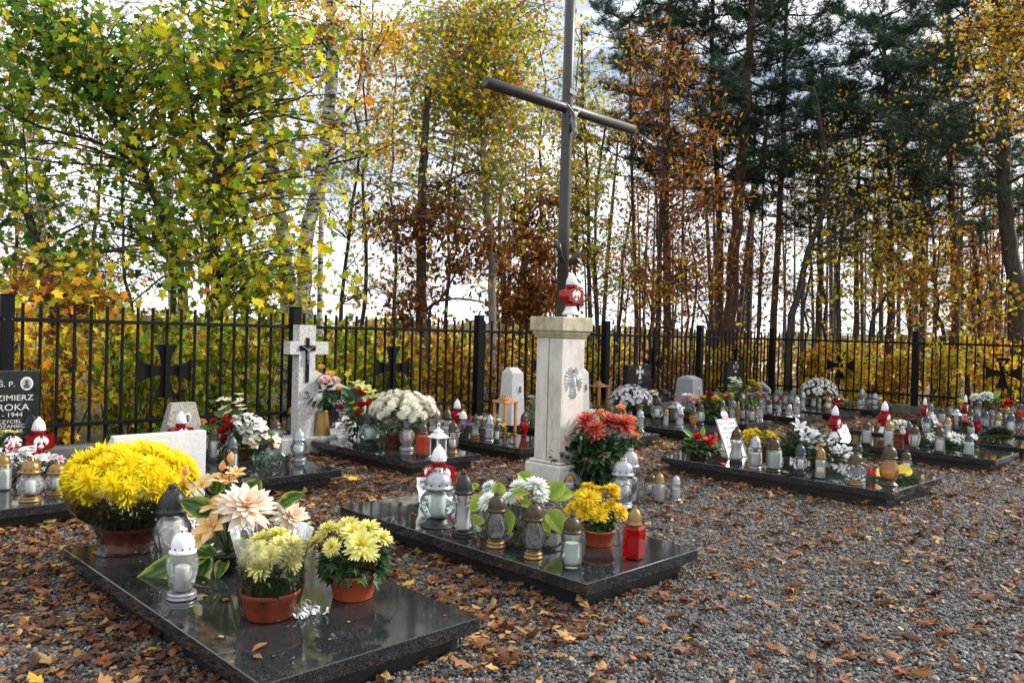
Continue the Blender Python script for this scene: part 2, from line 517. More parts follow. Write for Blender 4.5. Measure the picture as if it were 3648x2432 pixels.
M_BLKPOT = pmat('black_plastic_pot', (0.012, 0.012, 0.012), 0.45)
M_GOLDPOT = pmat('gold_pot', (0.22, 0.14, 0.05), 0.42, 0.6, noise=0.3, nscale=10)
M_SOIL = pmat('potting_soil', (0.02, 0.014, 0.01), 0.95, noise=0.5, nscale=60, bump=0.8, bscale=90)
M_WOOD = pmat('varnished_pine', (0.58, 0.27, 0.085), 0.5, noise=0.35, nscale=14, bump=0.1)
M_ROPE = pmat('jute', (0.42, 0.30, 0.15), 0.9, noise=0.4, nscale=80)
M_RIBBON = pmat('satin_ribbon', (0.72, 0.71, 0.68), 0.35, noise=0.1)

def glass(name, tint, rough=0.04, milk=0.10, ior=1.45):
    """thin pressed glass: see-through with mirror highlights"""
    m, nt, bs, out = new_mat(name)
    nt.nodes.remove(bs)
    fr = nt.nodes.new('ShaderNodeFresnel'); fr.inputs['IOR'].default_value = ior
    tr = nt.nodes.new('ShaderNodeBsdfTransparent'); tr.inputs['Color'].default_value = (*tint, 1)
    rf = nt.nodes.new('ShaderNodeBsdfRefraction'); rf.inputs['Color'].default_value = (*tint, 1)
    rf.inputs['IOR'].default_value = 1.30; rf.inputs['Roughness'].default_value = 0.03
    gl = nt.nodes.new('ShaderNodeBsdfGlossy'); gl.inputs['Roughness'].default_value = rough
    df = nt.nodes.new('ShaderNodeBsdfDiffuse'); df.inputs['Color'].default_value = tuple(0.9 * t for t in tint) + (1,)
    m0 = nt.nodes.new('ShaderNodeMixShader'); m0.inputs['Fac'].default_value = 0.22
    nt.links.new(tr.outputs['BSDF'], m0.inputs[1]); nt.links.new(rf.outputs['BSDF'], m0.inputs[2])
    m1 = nt.nodes.new('ShaderNodeMixShader'); m1.inputs['Fac'].default_value = milk
    nt.links.new(m0.outputs['Shader'], m1.inputs[1]); nt.links.new(df.outputs['BSDF'], m1.inputs[2])
    m2 = nt.nodes.new('ShaderNodeMixShader')
    nt.links.new(fr.outputs['Fac'], m2.inputs['Fac'])
    nt.links.new(m1.outputs['Shader'], m2.inputs[1]); nt.links.new(gl.outputs['BSDF'], m2.inputs[2])
    nt.links.new(m2.outputs['Shader'], out.inputs['Surface'])
    return m
GLASS = dict(clear=glass('clear_glass', (0.95, 0.97, 0.965), 0.03, 0.03),
             frost=glass('pressed_glass', (0.92, 0.945, 0.94), 0.08, 0.12),
             red=glass('red_glass', (0.72, 0.012, 0.01), 0.05, 0.30),
             darkred=glass('dark_red_glass', (0.55, 0.015, 0.03), 0.06, 0.42),
             orange=glass('orange_red_glass', (0.85, 0.16, 0.08), 0.06, 0.35),
             amber=glass('amber_glass', (0.85, 0.50, 0.18), 0.08, 0.25),
             pink=glass('pinkish_glass', (0.90, 0.80, 0.82), 0.06, 0.15),
             green=glass('greenish_glass', (0.88, 0.96, 0.93), 0.04, 0.05))
def film_mat():
    m, nt, bs, out = new_mat('cellophane')
    nt.nodes.remove(bs)
    tc = nt.nodes.new('ShaderNodeTexCoord')
    n = nt.nodes.new('ShaderNodeTexNoise'); n.inputs['Scale'].default_value = 14.0; n.inputs['Detail'].default_value = 3; n.inputs['Distortion'].default_value = 1.5
    nt.links.new(tc.outputs['Object'], n.inputs['Vector'])
    bp = nt.nodes.new('ShaderNodeBump'); bp.inputs['Strength'].default_value = 0.6; bp.inputs['Distance'].default_value = 0.02
    nt.links.new(n.outputs['Fac'], bp.inputs['Height'])
    fr = nt.nodes.new('ShaderNodeFresnel'); fr.inputs['IOR'].default_value = 1.4
    nt.links.new(bp.outputs['Normal'], fr.inputs['Normal'])
    tr = nt.nodes.new('ShaderNodeBsdfTransparent'); tr.inputs['Color'].default_value = (0.95, 0.95, 0.93, 1)
    gl = nt.nodes.new('ShaderNodeBsdfGlossy'); gl.inputs['Roughness'].default_value = 0.12
    nt.links.new(bp.outputs['Normal'], gl.inputs['Normal'])
    df = nt.nodes.new('ShaderNodeBsdfTranslucent'); df.inputs['Color'].default_value = (0.8, 0.8, 0.76, 1)
    m1 = nt.nodes.new('ShaderNodeMixShader'); m1.inputs['Fac'].default_value = 0.13
    nt.links.new(tr.outputs['BSDF'], m1.inputs[1]); nt.links.new(df.outputs['BSDF'], m1.inputs[2])
    m2 = nt.nodes.new('ShaderNodeMixShader')
    nt.links.new(fr.outputs['Fac'], m2.inputs['Fac']); nt.links.new(m1.outputs['Shader'], m2.inputs[1]); nt.links.new(gl.outputs['BSDF'], m2.inputs[2])
    nt.links.new(m2.outputs['Shader'], out.inputs['Surface'])
    return m
M_FILM = film_mat()

def ground_mat(name, cols, scale, bump, dist):
    m, nt, bs, out = new_mat(name)
    tc = nt.nodes.new('ShaderNodeTexCoord')
    v = nt.nodes.new('ShaderNodeTexVoronoi'); v.inputs['Scale'].default_value = scale
    nt.links.new(tc.outputs['Object'], v.inputs['Vector'])
    sep = nt.nodes.new('ShaderNodeSeparateColor'); nt.links.new(v.outputs['Color'], sep.inputs['Color'])
    cr = nt.nodes.new('ShaderNodeValToRGB')
    e = cr.color_ramp.elements
    e[0].position = 0; e[0].color = (*cols[0], 1); e[1].position = 1; e[1].color = (*cols[-1], 1)
    for i, c in enumerate(cols[1:-1]):
        k = e.new((i + 1) / (len(cols) - 1)); k.color = (*c, 1)
    nt.links.new(sep.outputs['Blue'], cr.inputs['Fac'])
    nt.links.new(cr.outputs['Color'], bs.inputs['Base Color'])
    bs.inputs['Roughness'].default_value = 0.85
    bp = nt.nodes.new('ShaderNodeBump'); bp.inputs['Strength'].default_value = bump; bp.inputs['Distance'].default_value = dist
    bp.invert = True
    nt.links.new(v.outputs['Distance'], bp.inputs['Height']); nt.links.new(bp.outputs['Normal'], bs.inputs['Normal'])
    return m
M_GRAVBED = ground_mat('gravel_bed', [(0.022, 0.021, 0.021), (0.07, 0.07, 0.072), (0.11, 0.11, 0.112), (0.05, 0.048, 0.046), (0.16, 0.156, 0.15), (0.09, 0.065, 0.05)], 42.0, 1.0, 0.02)
M_FOREST = ground_mat('leafy_soil', [(0.10, 0.06, 0.025), (0.05, 0.04, 0.02), (0.16, 0.09, 0.03), (0.06, 0.07, 0.025), (0.20, 0.13, 0.05)], 9.0, 0.8, 0.05)
M_FIELD = pmat('pale_stubble_field', (0.62, 0.60, 0.55), 0.9, noise=0.2, nscale=0.6)
M_HILL = pmat('far_wood', (0.06, 0.08, 0.04), 0.95, noise=0.5, nscale=0.25, col2=(0.14, 0.11, 0.05))

def stone_mat():
    m, nt, bs, out = new_mat('gravel_stone')
    oi = nt.nodes.new('ShaderNodeObjectInfo')
    cr = nt.nodes.new('ShaderNodeValToRGB')
    e = cr.color_ramp.elements
    e[0].position = 0; e[0].color = (0.026, 0.025, 0.024, 1); e[1].position = 1; e[1].color = (0.24, 0.232, 0.222, 1)
    for p, c in ((0.3, (0.075, 0.072, 0.070)), (0.55, (0.115, 0.112, 0.110)), (0.75, (0.155, 0.146, 0.132)), (0.88, (0.10, 0.080, 0.065))):
        k = e.new(p); k.color = (*c, 1)
    nt.links.new(oi.outputs['Random'], cr.inputs['Fac'])
    nt.links.new(cr.outputs['Color'], bs.inputs['Base Color'])
    bs.inputs['Roughness'].default_value = 0.6
    return m
M_STONE = stone_mat()

# ------------------------------------------------------------------ ground and far land
def sheet(name, x0, x1, y0, y1, z, mat, n=1):
    mb = MB()
    xs = np.linspace(x0, x1, n + 1); ys = np.linspace(y0, y1, n + 1)
    v = [(x, y, z) for y in ys for x in xs]
    f = [(j * (n + 1) + i, j * (n + 1) + i + 1, (j + 1) * (n + 1) + i + 1, (j + 1) * (n + 1) + i) for j in range(n) for i in range(n)]
    mb.add(v, f, None, False)
    return tag(mb.build(name, mat), kind='structure')

ground = sheet('ground', -400, 600, -400, 600, -0.012, M_FOREST)
gravel_bed = sheet('gravel_ground', -8, 17.9, -8, 9.3, -0.004, M_GRAVBED)
field = sheet('field', 34, 62, 14, 27, 0.0, M_FIELD)

def hills():
    mb = MB(); rg = random.Random(5)
    v = []; f = []
    n = 220
    for i in range(n):
        a = R(-25) + R(140) * i / (n - 1)
        r = 230 + 14 * math.sin(i * .21)
        h = 3.4 + 1.4 * math.sin(i * .13) + 1.2 * math.sin(i * .41 + 1) + rg.uniform(-.9, .9)
        ca, sa = math.cos(a), math.sin(a)
        v += [(r * ca, r * sa, -0.5), ((r + 8) * ca, (r + 8) * sa, h * .8), ((r + 16) * ca, (r + 16) * sa, h), ((r + 60) * ca, (r + 60) * sa, h * .6)]
    for i in range(n - 1):
        for k in range(3):
            a = i * 4 + k
            f.append((a, a + 4, a + 5, a + 1))
    mb.add(v, f)
    return tag(mb.build('hills', M_HILL), kind='structure')
hills()

# ------------------------------------------------------------------ kerb and fence
YF = 9.30
XF = 17.93
def kerb(name, x0, x1, y0, y1):
    mb = MB(); mb.box(x0, x1, y0, y1, -0.05, 0.17, 0.012)
    return tag(mb.build(name, M_CONC), kind='structure')
for i, (a, b) in enumerate(((-4.0, 2.05), (2.055, 5.26), (5.265, 8.45), (8.455, 11.6), (11.605, 14.76), (14.765, 17.82))):
    kerb('kerb', a, b, YF - 0.12, YF + 0.12)
for (a, b) in ((6.065, 9.175), (2.855, 6.06), (-3.5, 2.85)):
    kerb('kerb', XF - 0.12, XF + 0.12, a, b)

def box_mesh(name, sx, sy, z0, z1, mat, bevel=0.0):
    mb = MB(); mb.box(-sx / 2, sx / 2, -sy / 2, sy / 2, z0, z1, bevel); return mb.mesh(name, mat)
PICKET = box_mesh('picket', 0.028, 0.028, 0.20, 1.66, M_FENCE, 0.003)
POST = box_mesh('post', 0.12, 0.12, 0.165, 1.73, M_FENCE, 0.006)
POSTCAP = box_mesh('post_cap', 0.13, 0.13, 1.731, 1.745, M_FENCE, 0.004)
def cavalier_cross():
    """flared black iron cross, arms widening outwards"""
    pts = []
    for k in range(4):
        a = PI / 2 * k
        c, s = math.cos(a), math.sin(a)
        L = 0.30
        prof = [(0.052, -0.052), (0.13, -0.058), (0.21, -0.080), (0.27, -0.118), (L, -0.135), (L, 0.135), (0.27, 0.118), (0.21, 0.080), (0.13, 0.058)]
        for (u, w) in prof:
            pts.append((u * c - w * s, u * s + w * c))
    mb = MB(); mb.prism(pts, -0.006, 0.006, axis='y')
    return mb.mesh('iron_cross', M_FENCE)
IRONX = cavalier_cross()
BOLT = None
mb = MB(); mb.lathe([(0, .007), (.006, .007), (.009, .004)], 8); BOLT = mb.mesh('bolt', M_SILVER)

def fence_run(name, label, pts, along, first_post=True, last_post=True):
    root = empty(name, (pts[0][0], pts[0][1], 0), label, 'fence')
    ox, oy = pts[0]
    n = len(pts)
    rz = 0 if along == 'x' else PI / 2
    for i, (x, y) in enumerate(pts):
        if (i == 0 and not first_post) or (i == n - 1 and not last_post): continue
        p = put('post', POST, root, (x - ox, y - oy, 0)); put('cap', POSTCAP, p)
        for zz in (1.49, 0.395):
            for sgn in (-1, 1):
                if along == 'x':
                    put('bolt', BOLT, p, (sgn * 0.035, -0.0605, zz), (PI / 2, 0, 0))
                else:
                    put('bolt', BOLT, p, (-0.0605, sgn * 0.035, zz), (0, -PI / 2, 0))
    for i in range(n - 1):
        (xa, ya), (xb, yb) = pts[i], pts[i + 1]
        L = math.hypot(xb - xa, yb - ya) - 0.121
        cx_, cy_ = (xa + xb) / 2 - ox, (ya + yb) / 2 - oy
        for zz in (1.49, 0.395):
            mb = MB(); mb.box(-L / 2, L / 2, -0.021, 0.021, zz - .021, zz + .021, 0.003)
            mb.build('rail', M_FENCE, root, (cx_, cy_, 0), (0, 0, rz))
        m = 19
        for k in range(m):
            t = (k + 0.5) / m - 0.5
            d = t * (L - 0.02)
            # pickets stand on the outer side of the rails
            if along == 'x': loc = (cx_ + d, cy_ + 0.0355, random.uniform(-.004, .004))
            else: loc = (cx_ + 0.0355, cy_ + d, random.uniform(-.004, .004))
            put('picket', PICKET, root, loc, (0, 0, rz))
        o = put('iron_cross', IRONX, root, (cx_ + (0 if along == 'x' else 0.058), cy_ + (0.058 if along == 'x' else 0), 0.945), (0, 0, rz))
    return root
fence_run('metal_fence', 'long black picket fence running behind the left and middle graves', [(-1.12, YF), (2.05, YF), (5.26, YF), (8.45, YF), (11.6, YF), (14.76, YF), (XF, YF)], 'x')
fence_run('metal_fence', 'black picket fence closing the right side beyond the far graves', [(XF, YF), (XF, 6.06), (XF, 2.85), (XF, -0.36)], 'y', first_post=False)

# ------------------------------------------------------------------ graves
def grave(x0, x1, y0, y1, label, zt=0.17, th=0.068):
    root = empty('grave', ((x0 + x1) / 2, (y0 + y1) / 2, 0), label, 'grave', 'black granite graves in two rows')
    hx, hy = (x1 - x0) / 2, (y1 - y0) / 2
    mb = MB(); mb.box(-hx, hx, -hy, hy, zt - th, zt, 0.004); mb.build('cover_slab', M_GRAN, root)
    mb = MB(); mb.box(-hx + .075, hx - .075, -hy + .075, hy - .075, -0.03, zt - th - 0.0015); mb.build('plinth', M_GRAN2, root)
    return root
GRAVES = [
 (1.44, 2.538, 2.73, 5.12, 'wide polished black grave nearest the camera with yellow and peach flowers'),
 (3.30, 4.385, 2.73, 5.12, 'polished black grave in the middle foreground with white dahlias and a red square lantern'),
 (7.40, 8.71, 2.655, 5.12, 'black grave right of the pedestal carrying the fir wreath and amber lantern'),
 (10.50, 11.50, 2.64, 5.10, 'black grave at the right with white daisies and fir along its edge'),
 (12.06, 13.06, 2.66, 5.10, 'black grave at the right edge carrying the potted heather'),
 (13.75, 14.75, 2.66, 5.10, 'black grave at far right beneath the lime and white bouquet'),
 (0.95, 2.13, 6.44, 8.62, 'black grave at the left edge below the black headstone with oval portrait'),
 (2.98, 4.165, 6.44, 8.35, 'black grave behind the white board with red roses and white orchids'),
 (4.94, 5.885, 6.40, 8.30, 'black grave in front of the speckled cross gravestone'),
 (6.50, 7.42, 6.40, 8.45, 'black grave left of the pedestal with a wooden lantern and red lantern'),
 (8.12, 9.09, 6.30, 8.45, 'black grave just right of the pedestal under the first wooden-legged lantern stand'),
 (9.70, 10.66, 6.30, 8.45, 'black grave with pale lilac chrysanthemums in the back row'),
 (11.29, 12.18, 6.24, 8.45, 'black grave with red and yellow roses in the back row'),
 (13.08, 13.94, 6.24, 8.45, 'black grave crowded with lanterns before the grey wedge gravestone'),
 (14.46, 15.39, 6.15, 8.45, 'black grave under the big white chrysanthemum ball at the back'),
 (16.00, 16.95, 6.15, 8.30, 'black grave farthest back in the fence corner with a few clear lanterns'),
]
for g in GRAVES:
    grave(*g)

# ------------------------------------------------------------------ eagle relief
def eagle_mesh(name, mat, depth=0.10, crown=False):
    """white eagle in relief, one unit tall, lying in x,z, raised towards -y"""
    mb = MB()
    def feather(x, z, ang, L, W, d):
        c, s = math.cos(ang), math.sin(ang)
        def P(u, w, h): return (x + u * c - w * s, -h, z + u * s + w * c)
        v = [P(0, -W * .5, 0), P(0, W * .5, 0), P(L * .7, -W * .6, 0), P(L * .7, W * .6, 0), P(L, 0, 0), P(0, 0, d), P(L * .7, 0, d * .9), P(L * .95, 0, d * .4)]
        f = [(0, 2, 6, 5), (5, 6, 3, 1), (2, 4, 7, 6), (6, 7, 4, 3), (1, 0, 5), (0, 1, 3, 4, 2)]
        mb.add(v, f, None, False)
    def blob(x, z, rx, rz, d):
        v = [(x, -d, z)]; f = []
        n = 12
        for k in range(2):
            rr, hh = ((.7, .7), (1, 0))[k]
            for i in range(n):
                a = 2 * PI * i / n
                v.append((x + rx * rr * math.cos(a), -d * hh, z + rz * rr * math.sin(a)))
        for i in range(n):
            j = (i + 1) % n
            f.append((0, 1 + i, 1 + j)); f.append((1 + i, 1 + n + i, 1 + n + j, 1 + j))
        mb.add(v, f)
    for s in (-1, 1):
        for k in range(8):
            t = k / 7
            x = s * (.13 + .20 * math.sin(t * 1.9)); z = .60 + .26 * (1 - t) - .05 * t
            ang = R(78 - 150 * t)
            if s < 0: ang = PI - ang
            feather(x, z, ang, .20 + .12 * t, .085, depth * (.6 + .3 * (1 - t)))
        for k in range(5):
            t = k / 4
            ang = R(60 - 120 * t)
            if s < 0: ang = PI - ang
            feather(s * (.10 + .10 * t), .70 - .1 * t, ang, .19, .08, depth)
        feather(s * .07, .36, R(-60) if s > 0 else R(-120), .20, .07, depth * .8)
        for a in (-100, -60, -20):
            aa = R(a) if s > 0 else PI - R(a)
            feather(s * .17, .19, aa, .09, .035, depth * .5)
    for k in range(5):
        feather(0, .34, R(-90 + (k - 2) * 15), .33, .075, depth * .8)
    for s in (-1, 1):
        blob(s * .20, .70, .16, .17, depth * .55); blob(s * .36, .66, .13, .20, depth * .35)
    blob(0, .22, .15, .17, depth * .35)
    blob(0, .55, .115, .22, depth * 1.4)
    blob(-.01, .80, .06, .085, depth * 1.2)
    feather(-.04, .80, R(190), .10, .04, depth)
    if crown:
        for k in range(3):
            feather(-.01 + (k - 1) * .03, .875, R(90 - (k - 1) * 22), .08, .035, depth)
    return mb.mesh(name, mat)
EAGLE = eagle_mesh('eagle', M_EAGLE)
EAGLE_FLAT = eagle_mesh('eagle_print', M_WHITE, 0.04)

# ------------------------------------------------------------------ pedestal with tall steel cross
PX_, PY_ = 6.0, 5.38
ped = empty('pedestal', (PX_, PY_, 0), 'square cream limestone pedestal with white eagle relief in the centre', 'pedestal')
mb = MB(); mb.box(-.235, .235, -.235, .235, -.03, .215, .012); mb.box(-.215, .215, -.215, .215, .2165, .245, .02); mb.build('base', M_LIME, ped)
mb = MB()
hw = .172
mb.box(-hw, hw, -hw, hw, .246, 1.455, .008)
shaft = mb.build('shaft', M_LIME, ped)
mb = MB(); mb.box(-hw - .0015, -hw + .001, -.004, .004, .25, 1.45); mb.build('joint', M_CONC, shaft)
def frustum(mb, prof, bev=0.0):
    v = []; f = []
    for (z, w) in prof:
        v += [(-w, -w, z), (w, -w, z), (w, w, z), (-w, w, z)]
    for k in range(len(prof) - 1):
        for i in range(4):
            j = (i + 1) % 4
            f.append((k * 4 + i, k * 4 + j, k * 4 + 4 + j, k * 4 + 4 + i))
    m = len(prof) - 1
    f.append((3, 2, 1, 0)); f.append((m * 4, m * 4 + 1, m * 4 + 2, m * 4 + 3))
    mb.add(v, f, None, False)
mb = MB()
frustum(mb, [(1.456, .182), (1.468, .188), (1.472, .188), (1.49, .20), (1.515, .205), (1.521, .217), (1.527, .221), (1.650, .221), (1.660, .214)])
mb.build('cap', M_CAP, ped)
eg = put('eagle_relief', EAGLE, ped, (0.005, -hw - .001, 0.85), None, (0.2789999999999999 / 1.16, .20, 0.30900000000000005))
mb = MB(); mb.prism([(-.05, .87), (.03, .87), (.045, .95), (.01, .91), (-.01, .96), (-.03, .91), (-.065, .95)], -.11, -.02, axis='y'); mb.build('gilt_crown', M_GOLDL, eg)

BZ = 3.74
crs = empty('tall_cross', (PX_, PY_, 1.66), 'very tall dark steel tube cross rising out of the pedestal', 'cross')
mb = MB()
mb.lathe([(0.001, .058), (.9, .057), (2.2, .055), (3.9, .053)], 20); mb.build('pole', M_IRON, crs)
mb = MB(); mb.lathe([(-1.10, .040), (-1.092, .052), (1.092, .052), (1.10, .040)], 20)
mb.build('crossbeam', M_IRON, crs, (-0.02, 0, BZ - 1.66), (0, PI / 2, 0))
for (dx, dy, z0, L, az) in ((-.04, -.03, .55, .17, R(200)), (.05, -.02, .52, .19, R(-20))):
    mb = MB()
    mb.tube([(0, 0, 0), (math.cos(az) * L * .55, math.sin(az) * L * .55, L * .62), (math.cos(az) * L * .75, math.sin(az) * L * .75, L)], [.026, .022, .019], 10)
    mb.build('branch_stub', M_IRON, crs, (dx, dy, z0))

def corpus(name, mat, parent, loc, s):
    """hanging figure, one skinned mesh, facing -y, arms raised to the beam"""
    V = dict(pel=(0, 0, .46), chest=(0, -.015, .72), neck=(0, -.02, .82), head=(.02, -.045, .91),
             ls=(-.10, -.01, .80), le=(-.24, -.005, .90), lh=(-.40, 0, .985), rs=(.10, -.01, .80), re=(.24, -.005, .90), rh=(.40, 0, .985),
             lk=(-.05, -.055, .26), la=(-.012, -.01, .05), lt=(-.005, -.03, -.01), rk=(.035, -.06, .26), ra=(.018, -.015, .05), rt=(.015, -.04, -.01), wa=(0, -.01, .58))
    rad = dict(pel=.062, wa=.052, chest=.072, neck=.028, head=.048, ls=.034, le=.024, lh=.02, rs=.034, re=.024, rh=.02, lk=.034, la=.02, lt=.02, rk=.034, ra=.02, rt=.02)
    E = [('pel', 'wa'), ('wa', 'chest'), ('chest', 'neck'), ('neck', 'head'), ('chest', 'ls'), ('ls', 'le'), ('le', 'lh'), ('chest', 'rs'), ('rs', 're'), ('re', 'rh'),
         ('pel', 'lk'), ('lk', 'la'), ('la', 'lt'), ('pel', 'rk'), ('rk', 'ra'), ('ra', 'rt')]
    ks = list(V); ix = {k: i for i, k in enumerate(ks)}
    me = bpy.data.meshes.new(name)
    me.from_pydata([V[k] for k in ks], [(ix[a], ix[b]) for a, b in E], [])
    me.materials.append(mat)
    o = put(name, me, parent, loc, None, s)
    sk = o.modifiers.new('Skin', 'SKIN')
    for i, k in enumerate(ks):
        me.skin_vertices[0].data[i].radius = (rad[k], rad[k] * .85)
        me.skin_vertices[0].data[i].use_root = (k == 'pel')
    o.modifiers.new('Sub', 'SUBSURF').render_levels = 2
    mb = MB()   # loin cloth
    mb.lathe([(.30, .066), (.36, .078), (.46, .080), (.52, .070)], 14, mod=lambda a, z: 1 + .09 * math.sin(6 * a + 9 * z), cap0=False, cap1=False)
    mb.build('loincloth', mat, o)
    return o
corpus('figure', M_SILVER, crs, (.012, -.085, BZ - 1.66 - .345), .37)
mb = MB(); mb.prism([(-.05, -.016), (.05, -.028), (.052, .016), (-.048, .028)], -.004, .004, axis='y'); mb.build('title_plate', M_SILVER, crs, (.01, -.062, BZ - 1.66 + .15))

# ------------------------------------------------------------------ gravestones
def text(parent, s, size, loc, mat, align='CENTER', rot=(PI / 2, 0, 0), ext=0.0008, xs=1.0, name='lettering', bold=0.0):
    cu = bpy.data.curves.new(name, 'FONT')
    cu.body = s; cu.size = size; cu.align_x = align; cu.align_y = 'CENTER'
    cu.extrude = ext; cu.resolution_u = 3; cu.offset = bold * size
    cu.materials.append(mat)
    tmp = bpy.data.objects.new(name, cu)
    COL.objects.link(tmp)
    me = bpy.data.meshes.new_from_object(tmp.evaluated_get(bpy.context.evaluated_depsgraph_get()))
    bpy.data.objects.remove(tmp)
    return put(name, me, parent, loc, rot, (xs, 1, 1))

def oval_photo(parent, loc, w, h):
    mb = MB(); mb.lathe([(0, .5), (.06, .5), (.10, .46)], 24); p = mb.build('oval_portrait', M_PORC, parent, loc, (PI / 2, 0, 0), (w, h, .05))
    mb = MB()
    mb.lathe([(.101, .41), (.104, .41)], 24)
    q = mb.build('picture', M_PHOTO, p)
    mb = MB()
    n = 14
    mb.prism([(-.26, -.33), (.26, -.33), (.2, -.1), (.08, .0), (-.08, .0), (-.2, -.1)], .105, .108)
    mb.prism([(.13 * math.cos(2 * PI * i / n), .14 + .16 * math.sin(2 * PI * i / n)) for i in range(n)], .105, .108)
    mb.build('sitter', M_INK, p)

# black headstone at the left edge

KX = 2.156; KZ = 1.017
hs = empty('headstone', (KX - .43, 8.56, 0.171), 'black granite headstone with oval portrait and white lettering at the left edge', 'headstone')
mb = MB(); mb.box(-.43, .43, -.05, .05, 0, KZ - .171, .006); mb.build('slab', M_GRAN, hs)
for (s, u, v, su, al) in [('Ś. P.', 1.955, 0.892, 0.073, 'RIGHT'), ('KAZIMIERZ', 2.108, 0.764, 0.08, 'RIGHT'), ('OROKA', 2.074, 0.676, 0.093, 'RIGHT'), ('1910 - 1944', 2.022, 0.608, 0.064, 'RIGHT'), ('NAUCZYCIEL', 2.013, 0.546, 0.049, 'RIGHT'), ('W OKOLICACH LASU   RÓŻANIEC', 2.039, 0.503, 0.049, 'RIGHT'), ('PORUCZNIK  AK', 2.028, 0.46, 0.046, 'RIGHT')]:
    text(hs, s, su * .92, (u - (KX - .43), -.0505, v - .171), M_LETTER, al, xs=1.12)
oval_photo(hs, (2.048 - (KX - .43), -.051, 0.895 - .171), .105, .125)

# small trapezoid stone behind the white board
tz = empty('gravestone', (3.4850000000000003, 8.46, .171), 'small old terrazzo trapezoid gravestone with oval portrait behind the white board', 'gravestone')
mb = MB()
v = [(-.24, -.09, 0), (.24, -.09, 0), (.24, .09, 0), (-.24, .09, 0), (-.125, -.05, .49), (.125, -.05, .49), (.125, .05, .49), (-.125, .05, .49)]
mb.add(v, [(3, 2, 1, 0), (4, 5, 6, 7), (0, 1, 5, 4), (1, 2, 6, 5), (2, 3, 7, 6), (3, 0, 4, 7)], None, False); mb.build('stone', M_TERR2, tz)
oval_photo(tz, (.03, -.066, .33), .085, .11)

# speckled cross gravestone
XG = empty('cross_gravestone', (4.935, 8.50, 0), 'speckled grey cross gravestone with black crucifix and slanted inscription wing', 'gravestone')
mb = MB(); mb.box(-.36, 1.00, -.17, .17, .0, .20, .01); mb.build('base', M_TERR, XG)
mb = MB()
cw = .108
poly = [(-cw, .201), (cw, .201), (cw, 1.17), (.285, 1.17), (.285, 1.32), (cw, 1.32), (cw, 1.515), (-cw, 1.515), (-cw, 1.32), (-.285 + .06, 1.32), (-.285 + .06, 1.17), (-cw, 1.17)]
mb.prism(poly, -.075, .075, axis='y'); mb.build('cross', M_TERR, XG)
mb = MB(); mb.prism([(cw + .002, .201), (.86, .201), (.86, .62), (.30, .90), (cw + .002, .985)], -.06, .06, axis='y'); mb.build('wing', M_TERR, XG)
mb = MB(); mb.box(.24, .80, -.068, -.0605, .28, .74, .002); pl = mb.build('inscription_plate', M_GRAN, XG)
for (s, z, sz) in (('Ś.P.', .70, .05), ('JAN', .65, .045), ('ROZMER', .585, .07), ('LAT 40', .53, .04), ('PARTYZANT', .49, .034), ('ZGINĄŁ', .455, .034), ('VI 1944', .42, .036), ('CZEŚĆ', .37, .045), ('JEGO PAMIĘCI', .32, .045)):
    text(pl, s, sz, (.52, -.0688, z), M_LETTER, xs=1.1)
mb = MB(); mb.prism([(-.022, .84), (.022, .84), (.022, 1.215), (.105, 1.215), (.105, 1.275), (.022, 1.275), (.022, 1.365), (-.022, 1.365), (-.022, 1.275), (-.105, 1.275), (-.105, 1.215), (-.022, 1.215)], -.088, -.0755, axis='y')
cx2 = mb.build('crucifix', M_FENCE, XG)
corpus('figure', M_SILVER, cx2, (0, -.098, 1.055), .22)

# tapering pale obelisk left of the pedestal
def obelisk(name, label, x, y, w, d, h, mat, photo=True, top=.82, ph=.62):
    o = empty(name, (x, y, .171), label, 'gravestone')
    mb = MB()
    a, b = w / 2, d / 2
    v = [(-a, -b, 0), (a, -b, 0), (a, b, 0), (-a, b, 0)]
    zs = h * .90
    v += [(-a * top, -b * .8, zs), (a * top, -b * .8, zs), (a * top, b * .8, zs), (-a * top, b * .8, zs)]
    v += [(-a * top * .8, -b * .12, h), (a * top * .8, -b * .12, h), (a * top * .8, b * .3, h), (-a * top * .8, b * .3, h)]
    f = [(3, 2, 1, 0)]
    for k in range(2):
        for i in range(4):
            j = (i + 1) % 4
            f.append((k * 4 + i, k * 4 + j, k * 4 + 4 + j, k * 4 + 4 + i))
    f.append((8, 9, 10, 11))
    mb.add(v, f, None, False); mb.build('stone', mat, o)
    if photo:
        oval_photo(o, (.03, -b * (1 - .2 * ph) - .004, h * ph), .10, .14)
    return o
obelisk('obelisk', 'tall pale obelisk gravestone with oval portrait left of the pedestal', 8.1455, 8.22, .27, .27, 0.817, M_OBEL)
obelisk('obelisk', 'pale obelisk gravestone half hidden behind the right edge of the pedestal', 9.605, 8.22, .27, .27, .80, M_OBEL)
obelisk('gravestone', 'blunt grey wedge-topped gravestone with small oval portrait at the back', 12.7805, 8.25, .36, .42, 0.608, M_GREYSTONE, top=.86, ph=.55)

